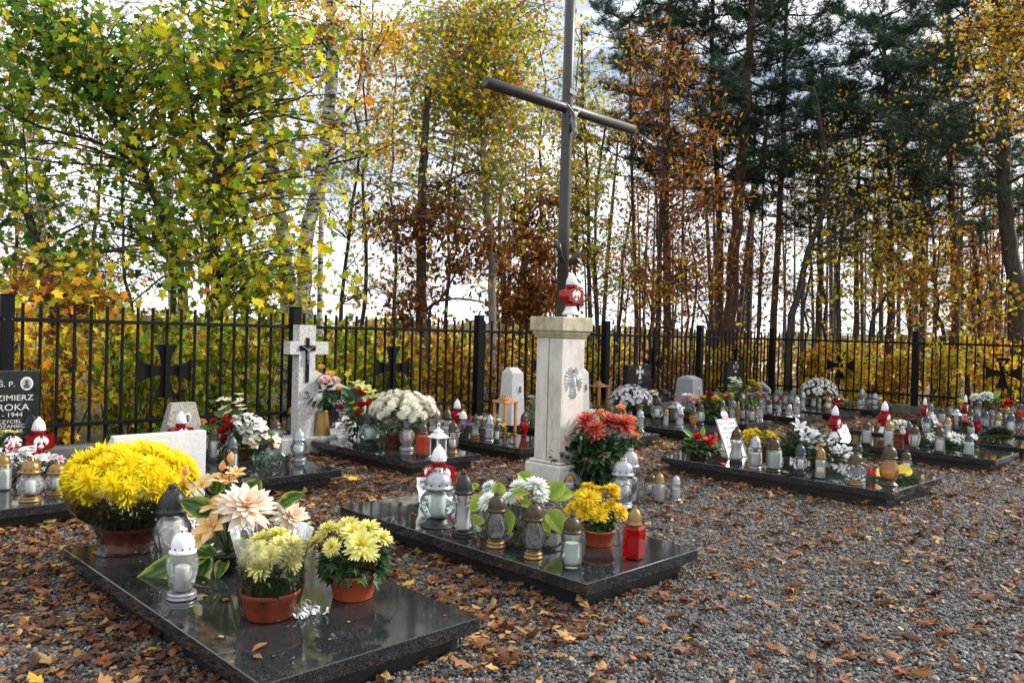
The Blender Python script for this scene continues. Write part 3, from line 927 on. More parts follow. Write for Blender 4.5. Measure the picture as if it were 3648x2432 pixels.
def black_headstone(x0, x1, ztop, label, name, lines, outline):
    w = x1 - x0
    o = empty('headstone', ((x0 + x1) / 2, 8.40, .171), label, 'headstone')
    h = ztop - .171
    mb = MB(); mb.box(-w / 2, w / 2, -.045, .045, 0, h, .006); mb.build('slab', M_GRAN, o)
    s = .30 * w
    pts = []
    for k in range(4):
        a = PI / 2 * k; c, sn = math.cos(a), math.sin(a)
        L = .5 if k != 3 else .62
        for (u, q) in [(.09, -.09), (.25, -.10), (L, -.22), (L, .22), (.25, .10)]:
            pts.append(((u * c - q * sn) * s, (u * sn + q * c) * s))
    mb = MB(); mb.prism(pts, -.002, 0, axis='y'); mb.build('engraved_cross', M_LETTER, o, (0, -.046, h - .62 * s))
    if outline:
        mb = MB(); mb.prism([(x * .72, z * .72) for x, z in pts], -.0025, -.002, axis='y'); mb.build('cross_inset', M_GRAN, o, (0, -.0465, h - .62 * s))
    for (t, dz, sz) in lines:
        text(o, t, sz, (0, -.0465, h - dz), M_LETTER, xs=1.1)
    return o
black_headstone(11.053, 11.731, 0.993, 'black headstone with filled white cross behind the lilac chrysanthemums', 'a', (('Ś  P', .31, .055), ('ANDRZEJ', .46, .10), ('ROZMUS', .59, .12)), False)
black_headstone(14.306, 14.924, 1.032, 'dark headstone with outlined cross near the fence corner', 'b', (('Ś  P', .34, .05), ('FRANCISZEK', .50, .095)), True)

# white painted board standing behind the nearest grave

wb = empty('white_board', (2.0275, 5.255, 0), 'blank white painted board standing behind the big yellow chrysanthemums', 'board')
hwb = 0.2915
mb = MB(); mb.box(-hwb, hwb, -.03, .03, -.02, 0.789, .004); mb.build('board', M_BOARD, wb)
mb = MB(); mb.box(-hwb + .004, -hwb + .04, .0305, .06, -.02, 0.759); mb.box(hwb - .04, hwb - .004, .0305, .06, -.02, 0.759); mb.build('batten', M_BOARD, wb)

# ------------------------------------------------------------------ trees and shrubs
def spline(pts, n):
    """smooth polyline through points"""
    P = [np.array(p, dtype=float) for p in pts]
    if len(P) == 2:
        return [tuple(P[0] + (P[1] - P[0]) * i / (n - 1)) for i in range(n)]
    out = []
    m = len(P) - 1
    for i in range(n):
        t = i / (n - 1) * m
        k = min(int(t), m - 1); u = t - k
        p0 = P[max(k - 1, 0)]; p1 = P[k]; p2 = P[k + 1]; p3 = P[min(k + 2, m)]
        out.append(tuple(0.5 * ((2 * p1) + (-p0 + p2) * u + (2 * p0 - 5 * p1 + 4 * p2 - p3) * u * u + (-p0 + 3 * p1 - 3 * p2 + p3) * u ** 3)))
    return out

def leaves_mesh(name, tmpl, P, size, cols, mat, rng, flat=0.7):
    n = len(P)
    S = size * rng.uniform(.65, 1.25, n)
    M = rot_mats(rng.normal(0, flat, n), rng.normal(0.45, flat, n), rng.uniform(0, 2 * PI, n))
    V, F, C = scatter(tmpl[0], tmpl[1], P, M, S, cols)
    return fast_mesh(name, V, F, mat, C)

def make_tree(name, label, trunks, bark_m, crowns, tmpl, size, pal, seed=1, group=None, mat=None, twig_len=.55, limb_r=.03, droop=.15, flat=.7, nt=7, spread=.09, dens=2.0):
    rng = np.random.default_rng(seed)
    base = trunks[0][0][0]
    root = empty(name, (base[0], base[1], 0), label, 'tree', group)
    ox = np.array([base[0], base[1], 0.0])
    TP = []; TR = []
    for (pts, r0, r1) in trunks:
        n = 22
        sp = spline(pts, n)
        sp = [np.array(p) - ox + np.array([rng.normal(0, r0 * .12), rng.normal(0, r0 * .12), 0]) for p in sp]
        rr = [r0 + (r1 - r0) * (i / (n - 1)) ** .85 for i in range(n)]
        rr[0] *= 1.25
        mb = MB(); mb.tube(sp, rr, 10); mb.build('trunk', bark_m, root)
        TP += sp; TR += rr
    TP = np.array(TP); TR = np.array(TR)
    limbs = MB(); LP_ = []; pal_i = []
    for ci, crown in enumerate(crowns):
        (c, rad, na, nl) = crown[:4]
        pl = crown[4] if len(crown) > 4 else pal
        na = int(na * 1.3); nl = nl * dens
        c = np.array(c) - ox; rad = np.array(rad)
        # radii are across the view, along the view, up: turn with the view (45 degrees)
        anchors = []
        while len(anchors) < na:
            q = rng.uniform(-1, 1, 3)
            if q @ q > 1 or q @ q < .12: continue
            ac, al = q[0] * rad[0], q[1] * rad[1]
            anchors.append(c + np.array([ac * .712 + al * .702, -ac * .702 + al * .712, q[2] * rad[2]]))
        nleaf = 0
        PL = []
        for a in anchors:
            d = np.linalg.norm(TP - a, axis=1) + np.where(TP[:, 2] > a[2] - .1, 2.5, 0)
            k = int(np.argmin(d)); s = TP[k]
            L = np.linalg.norm(a - s)
            mid = (s + a) / 2 + rng.normal(0, .10 * L, 3) + np.array([0, 0, .06 * L])
            r0 = min(TR[k] * .6, limb_r * (.4 + .3 * L))
            pts = spline([s, mid, a], 6)
            limbs.tube(pts, [r0, r0 * .85, r0 * .7, r0 * .55, r0 * .42, r0 * .3], 5, cap=False)
            for t in range(nt):
                i0 = rng.integers(2, 6)
                p0 = np.array(pts[i0])
                dirv = rng.normal(0, 1, 3); dirv[2] = dirv[2] * .6 + .1
                dirv /= np.linalg.norm(dirv)
                tl = twig_len * rng.uniform(.5, 1.3)
                p1 = p0 + dirv * tl * .55 + np.array([0, 0, .02]); p2 = p0 + dirv * tl + np.array([0, 0, -droop * tl])
                rt = max(.0035, r0 * .22)
                limbs.tube([p0, p1, p2], [rt, rt * .75, rt * .5], 3, cap=False)
                m = max(1, int(nl / (na * nt)))
                u = rng.uniform(.15, 1.05, m)[:, None]
                pp = (1 - u) ** 2 * p0 + 2 * u * (1 - u) * p1 + u ** 2 * p2 + rng.normal(0, spread, (m, 3))
                PL.append(pp)
        PL = np.concatenate(PL)
        LP_.append((PL, palette(pl[0], pl[1], len(PL), .14, rng)))
    if limbs.n:
        limbs.build('branches', bark_m if bark_m is not M_BIRCH else M_TWIG, root)
    P = np.concatenate([a for a, b in LP_]); C = np.concatenate([b for a, b in LP_])
    put('crown', leaves_mesh('crown', tmpl, P, size, C, mat or M_LEAF, rng, flat), root)
    return root

# leaf colours (linear; real pigments but for the needles)
GRN = (0.12, 0.26, 0.03); LGR = (0.30, 0.45, 0.035); DGR = (0.05, 0.13, 0.025); YEL = (0.86, 0.64, 0.03); YGR = (0.60, 0.60, 0.04)
ORA = (0.74, 0.32, 0.03); RUS = (0.42, 0.15, 0.03); BRN = (0.22, 0.085, 0.03); OLI = (0.30, 0.28, 0.03); PAL = (0.74, 0.60, 0.15); DBR = (0.10, 0.045, 0.02)
NDL = (0.045, 0.090, 0.058); NDL2 = (0.070, 0.125, 0.068); NDL3 = (0.028, 0.060, 0.042)  # needle greens lifted and blued so distance haze sits in the colour
P_MAPLE = ([GRN, LGR, YGR, YEL, DGR, OLI, ORA], [3, 3.6, 3.4, 2.4, .9, 2, .15])
P_MAPLE_Y = ([YEL, YGR, LGR, GRN, ORA, OLI], [4, 3.4, 2.4, 1.6, .4, 1.2])
P_MAPLE_G = ([GRN, DGR, LGR, OLI, YGR, YEL], [4.5, 2.6, 2.2, 1.6, 1.2, .8])
P_ORANGE = ([ORA, YEL, RUS, YGR, BRN, OLI], [2.6, 3, 1.6, 1.6, 1, 1.6])
P_ASPEN = ([YGR, OLI, YEL, ORA, LGR, RUS, GRN], [2.6, 3.4, 2.6, 1.6, 1.6, 1.2, 1])
P_OAKB = ([BRN, RUS, DBR, ORA], [4, 3, 2, .8])
P_OAKO = ([RUS, ORA, BRN, YEL], [3.5, 2.5, 2, .8])
P_BIRY = ([YEL, ORA, PAL, OLI, RUS], [2.6, 2.6, .8, 1.8, 1.2])
P_YELLOW = ([YEL, PAL, ORA, YGR, OLI], [4, 1, 1.8, 1.4, .8])
P_BO_ = ([ORA, YEL, RUS, BRN, OLI], [2, 2, 2, 2, 2])
P_PINE = ([NDL, NDL2, NDL3], [4, 2, 3])

G_T = 'trees beyond the fence'

# sycamores hanging over the left fence
make_tree('maple_tree', 'green and yellow maple with big leaves filling the upper left, middle stem', [([(4.941, 10.866, -0.1), (4.941, 10.866, 1.826), (4.881, 10.939, 2.613), (4.923, 10.915, 3.586), (4.978, 10.874, 4.438), (5.1, 10.768, 5.231), (5.223, 10.657, 5.843), (5.324, 10.568, 6.514)], .085, .03), ([(4.895, 10.917, -0.1), (4.895, 10.917, 2.128), (4.921, 10.918, 3.707), (4.7, 11.144, 4.184), (4.606, 11.25, 4.909)], .05, .02)], M_BARK,
  [(*((5.164, 10.706, 5.294), (1.275, 1.0, 1.153)), 34, 1500), (*((5.433, 10.122, 3.154), (0.984, 0.9, 1.192)), 26, 620, P_MAPLE_Y), (*((4.726, 11.113, 3.821), (0.789, 0.8, 0.789)), 16, 560), (*((5.656, 9.638, 4.189), (0.702, 0.8, 0.995)), 20, 480, P_MAPLE_Y), (*((5.48, 9.917, 2.02), (0.886, 0.5, 0.443)), 16, 620, P_MAPLE_Y), (*((4.803, 10.875, 2.602), (0.722, 0.7, 0.662)), 12, 420)],
  MAPLE_T, .14, P_MAPLE, 21, G_T, limb_r=.022, twig_len=.7, dens=1.05, spread=.16)
make_tree('maple_tree', 'dark leaning maple whose stem bends left across the upper left corner', [([(4.842, 11.808, -0.1), (4.842, 11.808, 1.83), (4.719, 11.943, 2.656), (4.497, 12.176, 3.448), (4.271, 12.41, 4.111), (4.021, 12.665, 4.581), (3.737, 12.955, 5.146), (3.434, 13.265, 5.806), (3.244, 13.466, 6.566)], .085, .028), ([(4.719, 11.943, -0.1), (4.719, 11.943, 2.656), (4.413, 12.263, 3.668), (3.953, 12.724, 4.099), (3.313, 13.36, 4.33), (2.9, 13.772, 4.634)], .045, .015)], M_BARK,
  [(*((3.826, 12.59, 5.435), (1.446, 1.0, 0.943)), 34, 1400, P_MAPLE_G), (*((4.549, 11.867, 4.834), (0.943, 0.9, 1.006)), 20, 820), (*((2.966, 13.163, 5.647), (0.927, 0.8, 0.741)), 16, 640, P_MAPLE_G), (*((3.259, 13.126, 4.031), (0.943, 0.8, 0.754)), 14, 330), (*((4.414, 12.259, 3.54), (0.831, 0.7, 0.704)), 12, 330, P_MAPLE_G), (*((3.991, 12.38, 2.612), (0.817, 0.6, 0.377)), 9, 170, P_MAPLE_G)],
  MAPLE_T, .14, P_MAPLE, 22, G_T, limb_r=.022, twig_len=.7, dens=1.05, spread=.16)
make_tree('maple_tree', 'dark slanting maple trunk at the left edge with sparse leaves', [([(3.908, 13.853, -0.1), (3.908, 13.853, 1.736), (3.599, 14.17, 2.435), (3.406, 14.374, 3.22), (3.205, 14.58, 3.758), (3.054, 14.739, 4.299), (2.896, 14.915, 5.454)], .09, .04), ([(3.71, 14.054, -0.1), (3.71, 14.054, 2.07), (3.46, 14.311, 2.675), (3.409, 14.379, 3.766), (3.34, 14.465, 4.788)], .035, .012)], M_BARK,
  [(*((3.353, 14.142, 3.058), (0.807, 0.7, 0.739)), 12, 210), (*((3.731, 13.474, 2.256), (0.727, 0.6, 0.463)), 10, 190), (*((3.096, 14.708, 4.915), (0.751, 0.8, 0.82)), 10, 240)],
  MAPLE_T, .15, P_MAPLE_G, 23, G_T, limb_r=.02)
make_tree('maple_tree', 'low young maple with orange leaves rising over the fence at far left', [([(2.831, 10.695, -0.1), (2.831, 10.695, 1.466), (2.791, 10.74, 1.777), (2.843, 10.694, 2.091)], .03, .012)], M_BARK,
  [(*((2.827, 10.706, 1.856), (0.937, 0.5, 0.39)), 16, 560), (*((3.195, 10.48, 1.689), (0.473, 0.3, 0.21)), 8, 220), (*((2.351, 10.924, 3.591), (0.204, 0.2, 0.112)), 2, 26, P_YELLOW)],
  MAPLE_T, .13, P_ORANGE, 24, G_T, limb_r=.012, twig_len=.5, dens=.85, spread=.12)
# birches
make_tree('birch_tree', 'white birch with black scars left of its twin behind the maple leaves', [([(6.639, 12.001, -0.1), (6.639, 12.001, 1.843), (6.606, 12.046, 2.558), (6.564, 12.097, 3.128), (6.453, 12.221, 3.983), (6.362, 12.328, 4.945), (6.296, 12.416, 6.338), (6.223, 12.508, 7.48)], .135, .085)], M_BIRCH,
  [(*((6.481, 12.247, 7.132), (1.002, 0.8, 0.429)), 8, 500), (*((6.696, 11.732, 5.86), (0.775, 0.7, 0.634)), 8, 260)], BIRCH, .075, P_BIRY, 31, G_T, droop=.5)
make_tree('birch_tree', 'white birch leaning right, the right one of the pair', [([(6.741, 11.616, -0.1), (6.741, 11.616, 1.634), (6.725, 11.641, 2.197), (6.77, 11.614, 3.186), (6.926, 11.476, 4.122), (6.987, 11.438, 5.448), (7.014, 11.43, 6.612), (7.041, 11.418, 7.423)], .14, .085), ([(6.941, 11.461, -0.1), (6.941, 11.461, 4.122), (7.207, 11.214, 5.034), (7.45, 10.986, 5.748), (7.594, 10.855, 6.387)], .05, .02)], M_BIRCH,
  [(*((7.193, 11.25, 6.372), (1.057, 0.8, 0.775)), 14, 900), (*((7.344, 10.796, 4.92), (0.624, 0.6, 0.763)), 9, 420)], BIRCH, .08, P_BIRY, 32, G_T, droop=.5)
make_tree('birch_tree', 'slim pale birch stem standing behind the maple at the left', [([(6.426, 16.144, -0.1), (6.426, 16.144, 1.682), (6.381, 16.212, 3.067), (6.355, 16.257, 4.281), (6.401, 16.237, 5.756), (6.415, 16.252, 7.405)], .10, .05)], M_BIRCH,
  [(*((6.389, 16.268, 6.883), (1.041, 0.8, 1.041)), 8, 300), (*((5.99, 16.611, 3.833), (0.78, 0.8, 0.954)), 8, 120)], BIRCH, .08, P_BIRY, 33, G_T, droop=.6)
make_tree('birch_tree', 'far bare-topped birch with hanging twigs at upper left sky', [([(5.867, 23.721, -0.1), (5.867, 23.721, 1.642), (5.962, 23.67, 4.149), (5.735, 23.932, 6.417), (5.627, 24.081, 8.917)], .14, .05)], M_BIRCH,
  [(*((6.069, 23.588, 5.519), (1.935, 1.4, 1.935)), 26, 500), (*((5.64, 24.05, 7.779), (1.366, 1.0, 1.366)), 14, 320), (*((7.877, 21.761, 3.083), (1.593, 1.0, 0.911)), 12, 160)], BIRCH, .08, P_OAKB, 34, G_T, droop=.9, twig_len=1.0)
# aspens and oaks around the cross
make_tree('aspen_tree', 'slender grey aspen with yellow-green leaves left of the tall cross', [([(10.273, 10.941, -0.1), (10.273, 10.941, 1.668), (10.241, 10.996, 3.073), (10.174, 11.075, 3.875), (10.103, 11.167, 5.117), (10.115, 11.181, 6.678), (10.127, 11.197, 8.329)], .085, .04)], M_GREYB,
  [(*((9.924, 11.37, 6.695), (1.626, 1.1, 1.301)), 46, 3600), (*((8.99, 11.718, 5.977), (1.108, 1.0, 1.504)), 30, 2100), (*((10.576, 10.702, 5.256), (1.057, 0.9, 1.382)), 26, 1500), (*((9.875, 11.096, 4.223), (0.963, 0.8, 0.963)), 16, 650), (*((10.787, 10.527, 7.215), (0.894, 0.8, 0.732)), 16, 900), (*((8.259, 11.566, 4.186), (0.835, 0.8, 0.911)), 12, 380)], BIRCH, .105, P_ASPEN, 41, G_T, droop=.45, limb_r=.02, nt=8, dens=1.2, spread=.16, twig_len=.8)
make_tree('oak_tree', 'thick dark oak trunk with low side branch left of the pedestal', [([(8.957, 11.395, -0.1), (8.957, 11.395, 1.588), (8.931, 11.446, 3.031), (8.94, 11.458, 4.28), (8.962, 11.445, 4.827), (9.006, 11.418, 5.843)], .11, .06), ([(8.995, 11.359, -0.1), (8.995, 11.359, 1.667), (9.186, 11.177, 2.026), (9.348, 11.023, 2.422), (9.536, 10.848, 3.054)], .035, .012), ([(9.05, 11.306, -0.1), (9.05, 11.306, 1.748), (9.297, 11.068, 2.046), (9.63, 10.738, 2.043), (9.798, 10.572, 1.971)], .03, .01), ([(8.935, 11.452, -0.1), (8.935, 11.452, 3.655), (9.164, 11.232, 4.054), (9.44, 10.965, 4.299), (9.661, 10.748, 4.385)], .04, .015)], M_BARK,
  [(*((9.468, 11.202, 3.384), (1.029, 0.9, 0.87)), 20, 800), (*((8.337, 11.452, 1.989), (0.683, 0.5, 0.379)), 8, 240), (*((8.215, 11.594, 3.274), (0.607, 0.5, 0.531)), 7, 170)], OAK, .12, P_OAKB, 42, G_T, limb_r=.018)
make_tree('oak_tree', 'young rusty-leaved oak directly behind the pole of the cross', [([(11.804, 11.537, -0.1), (11.804, 11.537, 1.659), (11.762, 11.595, 2.596), (11.689, 11.682, 3.488), (11.584, 11.8, 4.378)], .05, .02)], M_BARK,
  [(*((11.722, 11.646, 3.31), (1.163, 0.9, 1.341)), 30, 1500), (*((11.257, 11.381, 2.037), (1.041, 0.5, 0.434)), 12, 520), (*((12.307, 11.051, 2.259), (0.805, 0.5, 0.537)), 8, 260)], OAK, .12, P_OAKB, 43, G_T, limb_r=.016)
make_tree('aspen_tree', 'pair of thin dark stems with orange leaves right of the cross', [([(13.498, 11.271, -0.1), (13.498, 11.271, 1.705), (13.463, 11.329, 3.079), (13.432, 11.386, 4.691), (13.346, 11.5, 6.395), (13.293, 11.582, 8.195)], .06, .025), ([(13.612, 11.158, -0.1), (13.612, 11.158, 1.71), (13.557, 11.236, 3.083), (13.58, 11.242, 4.791), (13.719, 11.131, 6.314)], .05, .02)], M_BARK,
  [(*((13.287, 11.545, 5.634), (0.949, 0.9, 1.992)), 30, 1700), (*((12.742, 11.636, 4.152), (0.839, 0.8, 1.119)), 14, 620), (*((13.787, 11.009, 3.092), (0.854, 0.7, 0.854)), 10, 300)], BIRCH, .085, P_ASPEN, 44, G_T, droop=.4)
make_tree('oak_tree', 'tall oak with scattered orange leaves in front of the pines', [([(15.39, 10.809, -0.1), (15.39, 10.809, 1.709), (15.395, 10.829, 3.213), (15.412, 10.843, 5.019), (15.447, 10.841, 7.026), (15.514, 10.806, 8.833)], .08, .03), ([(15.303, 10.896, -0.1), (15.303, 10.896, 1.806), (15.078, 11.134, 2.8), (14.856, 11.368, 3.594)], .03, .01)], M_BARK,
  [(*((15.613, 10.665, 6.23), (1.604, 1.3, 2.607)), 40, 1600), (*((16.005, 9.833, 4.895), (1.085, 0.9, 1.085)), 18, 700), (*((15.098, 11.196, 7.614), (0.902, 0.9, 1.304)), 14, 480), (*((15.627, 10.466, 3.615), (1.496, 0.9, 0.898)), 20, 900), (*((15.023, 10.478, 2.291), (1.171, 0.7, 0.585)), 14, 600), (*((16.52, 9.858, 3.161), (1.008, 0.7, 0.706)), 10, 380)], OAK, .12, P_OAKO, 45, G_T, limb_r=.018, dens=.95, twig_len=.55, spread=.11)
# pines
def pine(label, trunk, r0, r1, z0, z1, L, nb, seed, bark_m=None, size=.20, side=0.0):
    """straight trunk, tiers of spreading boughs with needle tufts from z0 up"""
    rng = np.random.default_rng(seed)
    base = trunk[0]
    root = empty('pine_tree', (base[0], base[1], 0), label, 'tree', G_T)
    ox = np.array([base[0], base[1], 0.0])
    n = 26
    sp = [np.array(p) - ox + np.array([rng.normal(0, r0 * .10), rng.normal(0, r0 * .10), 0]) for p in spline(trunk, n)]
    rr = [r0 + (r1 - r0) * (i / (n - 1)) ** .9 for i in range(n)]; rr[0] *= 1.25
    mb = MB(); mb.tube(sp, rr, 10); mb.build('trunk', bark_m or M_PINEB, root)
    zz = np.array([p[2] for p in sp])
    br = MB(); P = []; D = []
    for b in range(nb):
        z = z0 + (z1 - z0) * ((b + rng.uniform(0, 1)) / nb) ** .9
        k = int(np.argmin(np.abs(zz - z))); s0 = sp[k].copy(); s0[2] = z if zz[-1] > z else s0[2]
        a = b * 2.4 + rng.normal(0, .5); l = L * rng.uniform(.45, 1.1) * (1 - .35 * (z - z0) / (z1 - z0)) * (.55 if z < z0 + .7 else 1)
        d = np.array([math.cos(a), math.sin(a), rng.uniform(-.12, .32)])
        e = s0 + d * l + np.array([0, 0, .12 * l])
        mid = (s0 + e) / 2 + np.array([0, 0, -.10 * l]) + rng.normal(0, .05 * l, 3)
        pts = spline([s0, mid, e], 7)
        rb = .016 + .012 * l
        br.tube(pts, [rb * (1 - .13 * q) for q in range(7)], 5, cap=False)
        nsub = int(4 + 4 * l)
        for q in range(nsub):
            i0 = rng.integers(2, 7); p0 = np.array(pts[i0])
            dv = d * .6 + np.array([-d[1], d[0], 0]) * rng.uniform(-1, 1) + np.array([0, 0, rng.uniform(-.1, .5)])
            dv /= np.linalg.norm(dv); tl = rng.uniform(.3, .75)
            p2 = p0 + dv * tl
            br.tube([p0, (p0 + p2) / 2 + [0, 0, .03], p2], [rb * .35, rb * .25, rb * .15], 3, cap=False)
            m = rng.integers(5, 10)
            u = rng.uniform(.25, 1.05, m)[:, None]
            P.append(p0 + (p2 - p0) * u + rng.normal(0, .07, (m, 3)))
    br.build('branches', M_BARK, root)
    P = np.concatenate(P); n = len(P)
    M = rot_mats(rng.normal(0, .5, n), rng.normal(0, .5, n), rng.uniform(0, 6.28, n))
    V, F, CC = scatter(TUFT[0], TUFT[1], P, M, size * rng.uniform(.7, 1.3, n), palette(P_PINE[0], P_PINE[1], n, .16, rng))
    put('crown', fast_mesh('crown', V, F, M_NEEDLE, CC), root)
    return root
pine('straight reddish pine trunk nearest the cross on the right', [(17.64, 12.101, -0.1), (17.64, 12.101, 1.744), (17.592, 12.185, 3.905), (17.581, 12.226, 5.725), (17.576, 12.265, 7.717), (17.613, 12.261, 9.596), (17.622, 12.302, 12.556)], .125, .05, 4.9, 13, 2.2, 45, 51)
pine('thick pine with dense dark crown at mid right', [(18.344, 10.703, -0.1), (18.344, 10.703, 1.669), (18.396, 10.681, 3.449), (18.499, 10.617, 5.675), (18.601, 10.553, 7.901), (18.664, 10.518, 9.459), (18.7, 10.539, 12.793)], .20, .07, 4.3, 13.5, 2.6, 70, 52)
pine('slimmer pine pressed against the left side of the thick one', [(19.491, 11.678, -0.1), (19.491, 11.678, 1.674), (19.49, 11.707, 3.344), (19.455, 11.77, 5.012), (19.33, 11.929, 7.153), (19.271, 12.028, 9.536), (19.242, 12.088, 11.442)], .12, .05, 5.1, 12, 2.0, 43, 58)
pine('slim reddish pine leaning slightly right behind the dark crooked tree', [(20.543, 10.64, -0.1), (20.543, 10.64, 1.714), (20.602, 10.622, 4.101), (20.664, 10.597, 6.25), (20.678, 10.614, 8.098), (20.708, 10.618, 10.067), (20.719, 10.643, 12.214)], .11, .04, 4.5, 12, 2.2, 48, 53)
pine('pine with low crown in the middle of the right-hand wood', [(23.373, 10.658, -0.1), (23.373, 10.658, 1.77), (23.388, 10.678, 3.852), (23.323, 10.786, 6.451), (23.359, 10.781, 8.273), (23.381, 10.784, 9.705)], .12, .04, 4.3, 10.0, 2.4, 48, 59)
pine('pine with reddish stem under the gap of bright sky', [(23.853, 8.782, -0.1), (23.853, 8.782, 1.938), (23.842, 8.824, 3.807), (23.833, 8.86, 5.428), (23.757, 8.97, 7.544), (23.663, 9.102, 9.784), (23.616, 9.164, 10.78)], .13, .04, 4.3, 11.6, 2.4, 56, 54)
pine('short pine between the gap of sky and the right pines', [(25.195, 10.267, -0.1), (25.195, 10.267, 1.881), (25.153, 10.343, 3.979), (25.17, 10.361, 6.012), (25.201, 10.358, 7.64), (25.217, 10.362, 8.86)], .10, .03, 3.9, 9.4, 2.2, 40, 60)
pine('massive dark pine trunk at the right edge with overhanging boughs', [(20.148, 4.708, -0.1), (20.148, 4.708, 1.814), (20.03, 4.85, 3.327), (19.902, 4.997, 4.555), (19.825, 5.11, 6.734), (19.78, 5.183, 8.439), (19.713, 5.29, 10.903)], .20, .10, 3.9, 12, 2.8, 67, 55, M_BARK)
pine('brown pine stem second from the right edge', [(24.098, 7.134, -0.1), (24.098, 7.134, 1.908), (24.052, 7.21, 3.754), (23.98, 7.316, 5.778), (23.91, 7.415, 7.564), (23.865, 7.503, 10.186), (23.83, 7.566, 11.854)], .13, .05, 4.1, 12.2, 2.4, 56, 56)
pine('far pine filling the gap beside the second stem from the right', [(27.707, 9.193, -0.1), (27.707, 9.193, 1.953), (27.704, 9.233, 4.137), (27.638, 9.338, 6.53), (27.575, 9.436, 8.641), (27.533, 9.513, 10.753)], .12, .04, 3.9, 11.4, 2.6, 48, 69)
pine('thin straight pine just right of the pole and aspens', [(19.502, 14.479, -0.1), (19.502, 14.479, 1.754), (19.445, 14.569, 3.703), (19.364, 14.687, 6.041), (19.296, 14.802, 8.9), (19.256, 14.878, 10.98)], .08, .03, 5.8, 12.5, 2.0, 35, 57)
# leafless or thin-leaved trees between the pines
make_tree('crooked_tree', 'dark crooked tree bending right with one long slanting branch', [([(18.494, 9.149, -0.1), (18.494, 9.149, 1.7), (18.642, 9.019, 2.657), (18.797, 8.883, 3.646), (19.07, 8.635, 4.893), (19.075, 8.645, 5.802), (18.934, 8.804, 7.001), (18.837, 8.91, 7.632)], .095, .04), ([(18.747, 8.928, -0.1), (18.747, 8.928, 3.401), (19.118, 8.57, 3.891), (19.75, 7.958, 4.601), (20.347, 7.378, 5.099), (20.834, 6.9, 5.276)], .05, .015)], M_BARK,
  [(*((19.098, 8.621, 5.739), (1.268, 1.0, 1.163)), 24, 260), (*((20.017, 7.69, 4.294), (1.48, 1.0, 0.846)), 18, 260)], BIRCH, .08, P_YELLOW, 61, G_T, twig_len=.9, limb_r=.02)
make_tree('forked_tree', 'thin dark tree forking low with yellow leaves by the fence corner', [([(19.832, 8.531, -0.1), (19.832, 8.531, 1.738), (19.811, 8.575, 3.038), (19.856, 8.545, 3.907), (19.905, 8.517, 5.101)], .07, .03), ([(20.403, 7.97, -0.1), (20.403, 7.97, 1.814), (20.627, 7.761, 2.527), (20.85, 7.553, 3.294), (21.074, 7.343, 3.953)], .05, .02), ([(21.692, 6.697, -0.1), (21.692, 6.697, 1.808), (21.321, 7.076, 2.553), (21.012, 7.393, 3.3), (20.689, 7.723, 3.938)], .06, .02)], M_BARK,
  [(*((20.079, 8.314, 3.265), (1.626, 1.0, 0.976)), 24, 800), (*((21.161, 7.243, 3.089), (1.409, 1.0, 0.867)), 20, 720), (*((20.759, 7.665, 4.591), (1.409, 1.0, 0.759)), 14, 260)], MAPLE_T, .11, P_YELLOW, 62, G_T, limb_r=.016, dens=.9, twig_len=.8)
make_tree('thicket_tree', 'tangled thin-stemmed tree with rusty leaves at the far right', [([(20.657, 5.611, -0.1), (20.657, 5.611, 1.807), (20.608, 5.679, 3.009), (20.489, 5.817, 4.207)], .05, .02), ([(19.908, 6.35, -0.1), (19.908, 6.35, 1.779), (19.932, 6.345, 2.883), (19.991, 6.305, 3.988)], .04, .015), ([(20.942, 5.329, -0.1), (20.942, 5.329, 1.818), (20.785, 5.508, 3.216), (20.713, 5.603, 4.617)], .04, .015)], M_BARK,
  [(*((20.493, 5.806, 3.807), (1.203, 0.9, 1.103)), 26, 900, P_OAKO), (*((19.825, 6.308, 2.776), (1.097, 0.8, 0.798)), 18, 700), (*((19.937, 4.929, 2.565), (0.854, 0.7, 0.664)), 14, 560)], MAPLE_T, .105, P_BO_, 63, G_T, limb_r=.014, dens=1.0, twig_len=.8)
make_tree('thin_tree', 'bare thin multi-stemmed tree between the oak and the thick pine', [([(17.24, 11.088, -0.1), (17.24, 11.088, 1.64), (17.304, 11.048, 2.944), (17.136, 11.236, 4.238)], .045, .015), ([(17.534, 10.799, -0.1), (17.534, 10.799, 1.652), (17.31, 11.033, 2.402), (16.993, 11.358, 3.149)], .04, .012), ([(18.398, 9.947, -0.1), (18.398, 9.947, 1.684), (18.422, 9.944, 2.986), (18.524, 9.866, 4.29)], .04, .012), ([(16.391, 11.927, -0.1), (16.391, 11.927, 1.663), (16.34, 11.999, 2.907), (16.441, 11.921, 4.212)], .035, .012)], M_BARK,
  [(*((17.299, 11.06, 3.377), (1.301, 0.9, 1.192)), 20, 240), (*((18.456, 9.918, 3.421), (1.192, 0.9, 1.192)), 18, 200), (*((16.07, 12.266, 2.897), (0.976, 0.9, 0.976)), 12, 160)], OAK, .11, P_OAKO, 64, G_T, twig_len=.9, limb_r=.016)
make_tree('birch_tree', 'birch spray with hanging yellow leaves in the upper right corner', [([(16.547, 3.349, -0.1), (16.547, 3.349, 2.071), (16.521, 3.415, 4.498), (16.393, 3.574, 6.39), (16.273, 3.711, 7.524), (16.212, 3.781, 8.128)], .09, .05)], M_BIRCH,
  [(*((15.846, 4.125, 7.052), (0.835, 0.7, 0.683)), 26, 1300), (*((15.912, 4.041, 5.916), (0.455, 0.6, 0.835)), 14, 600), (*((15.414, 4.551, 7.036), (0.607, 0.6, 0.455)), 10, 360)], BIRCH, .085, P_BIRY, 65, G_T, droop=.9, limb_r=.015, twig_len=.6, dens=1.1)

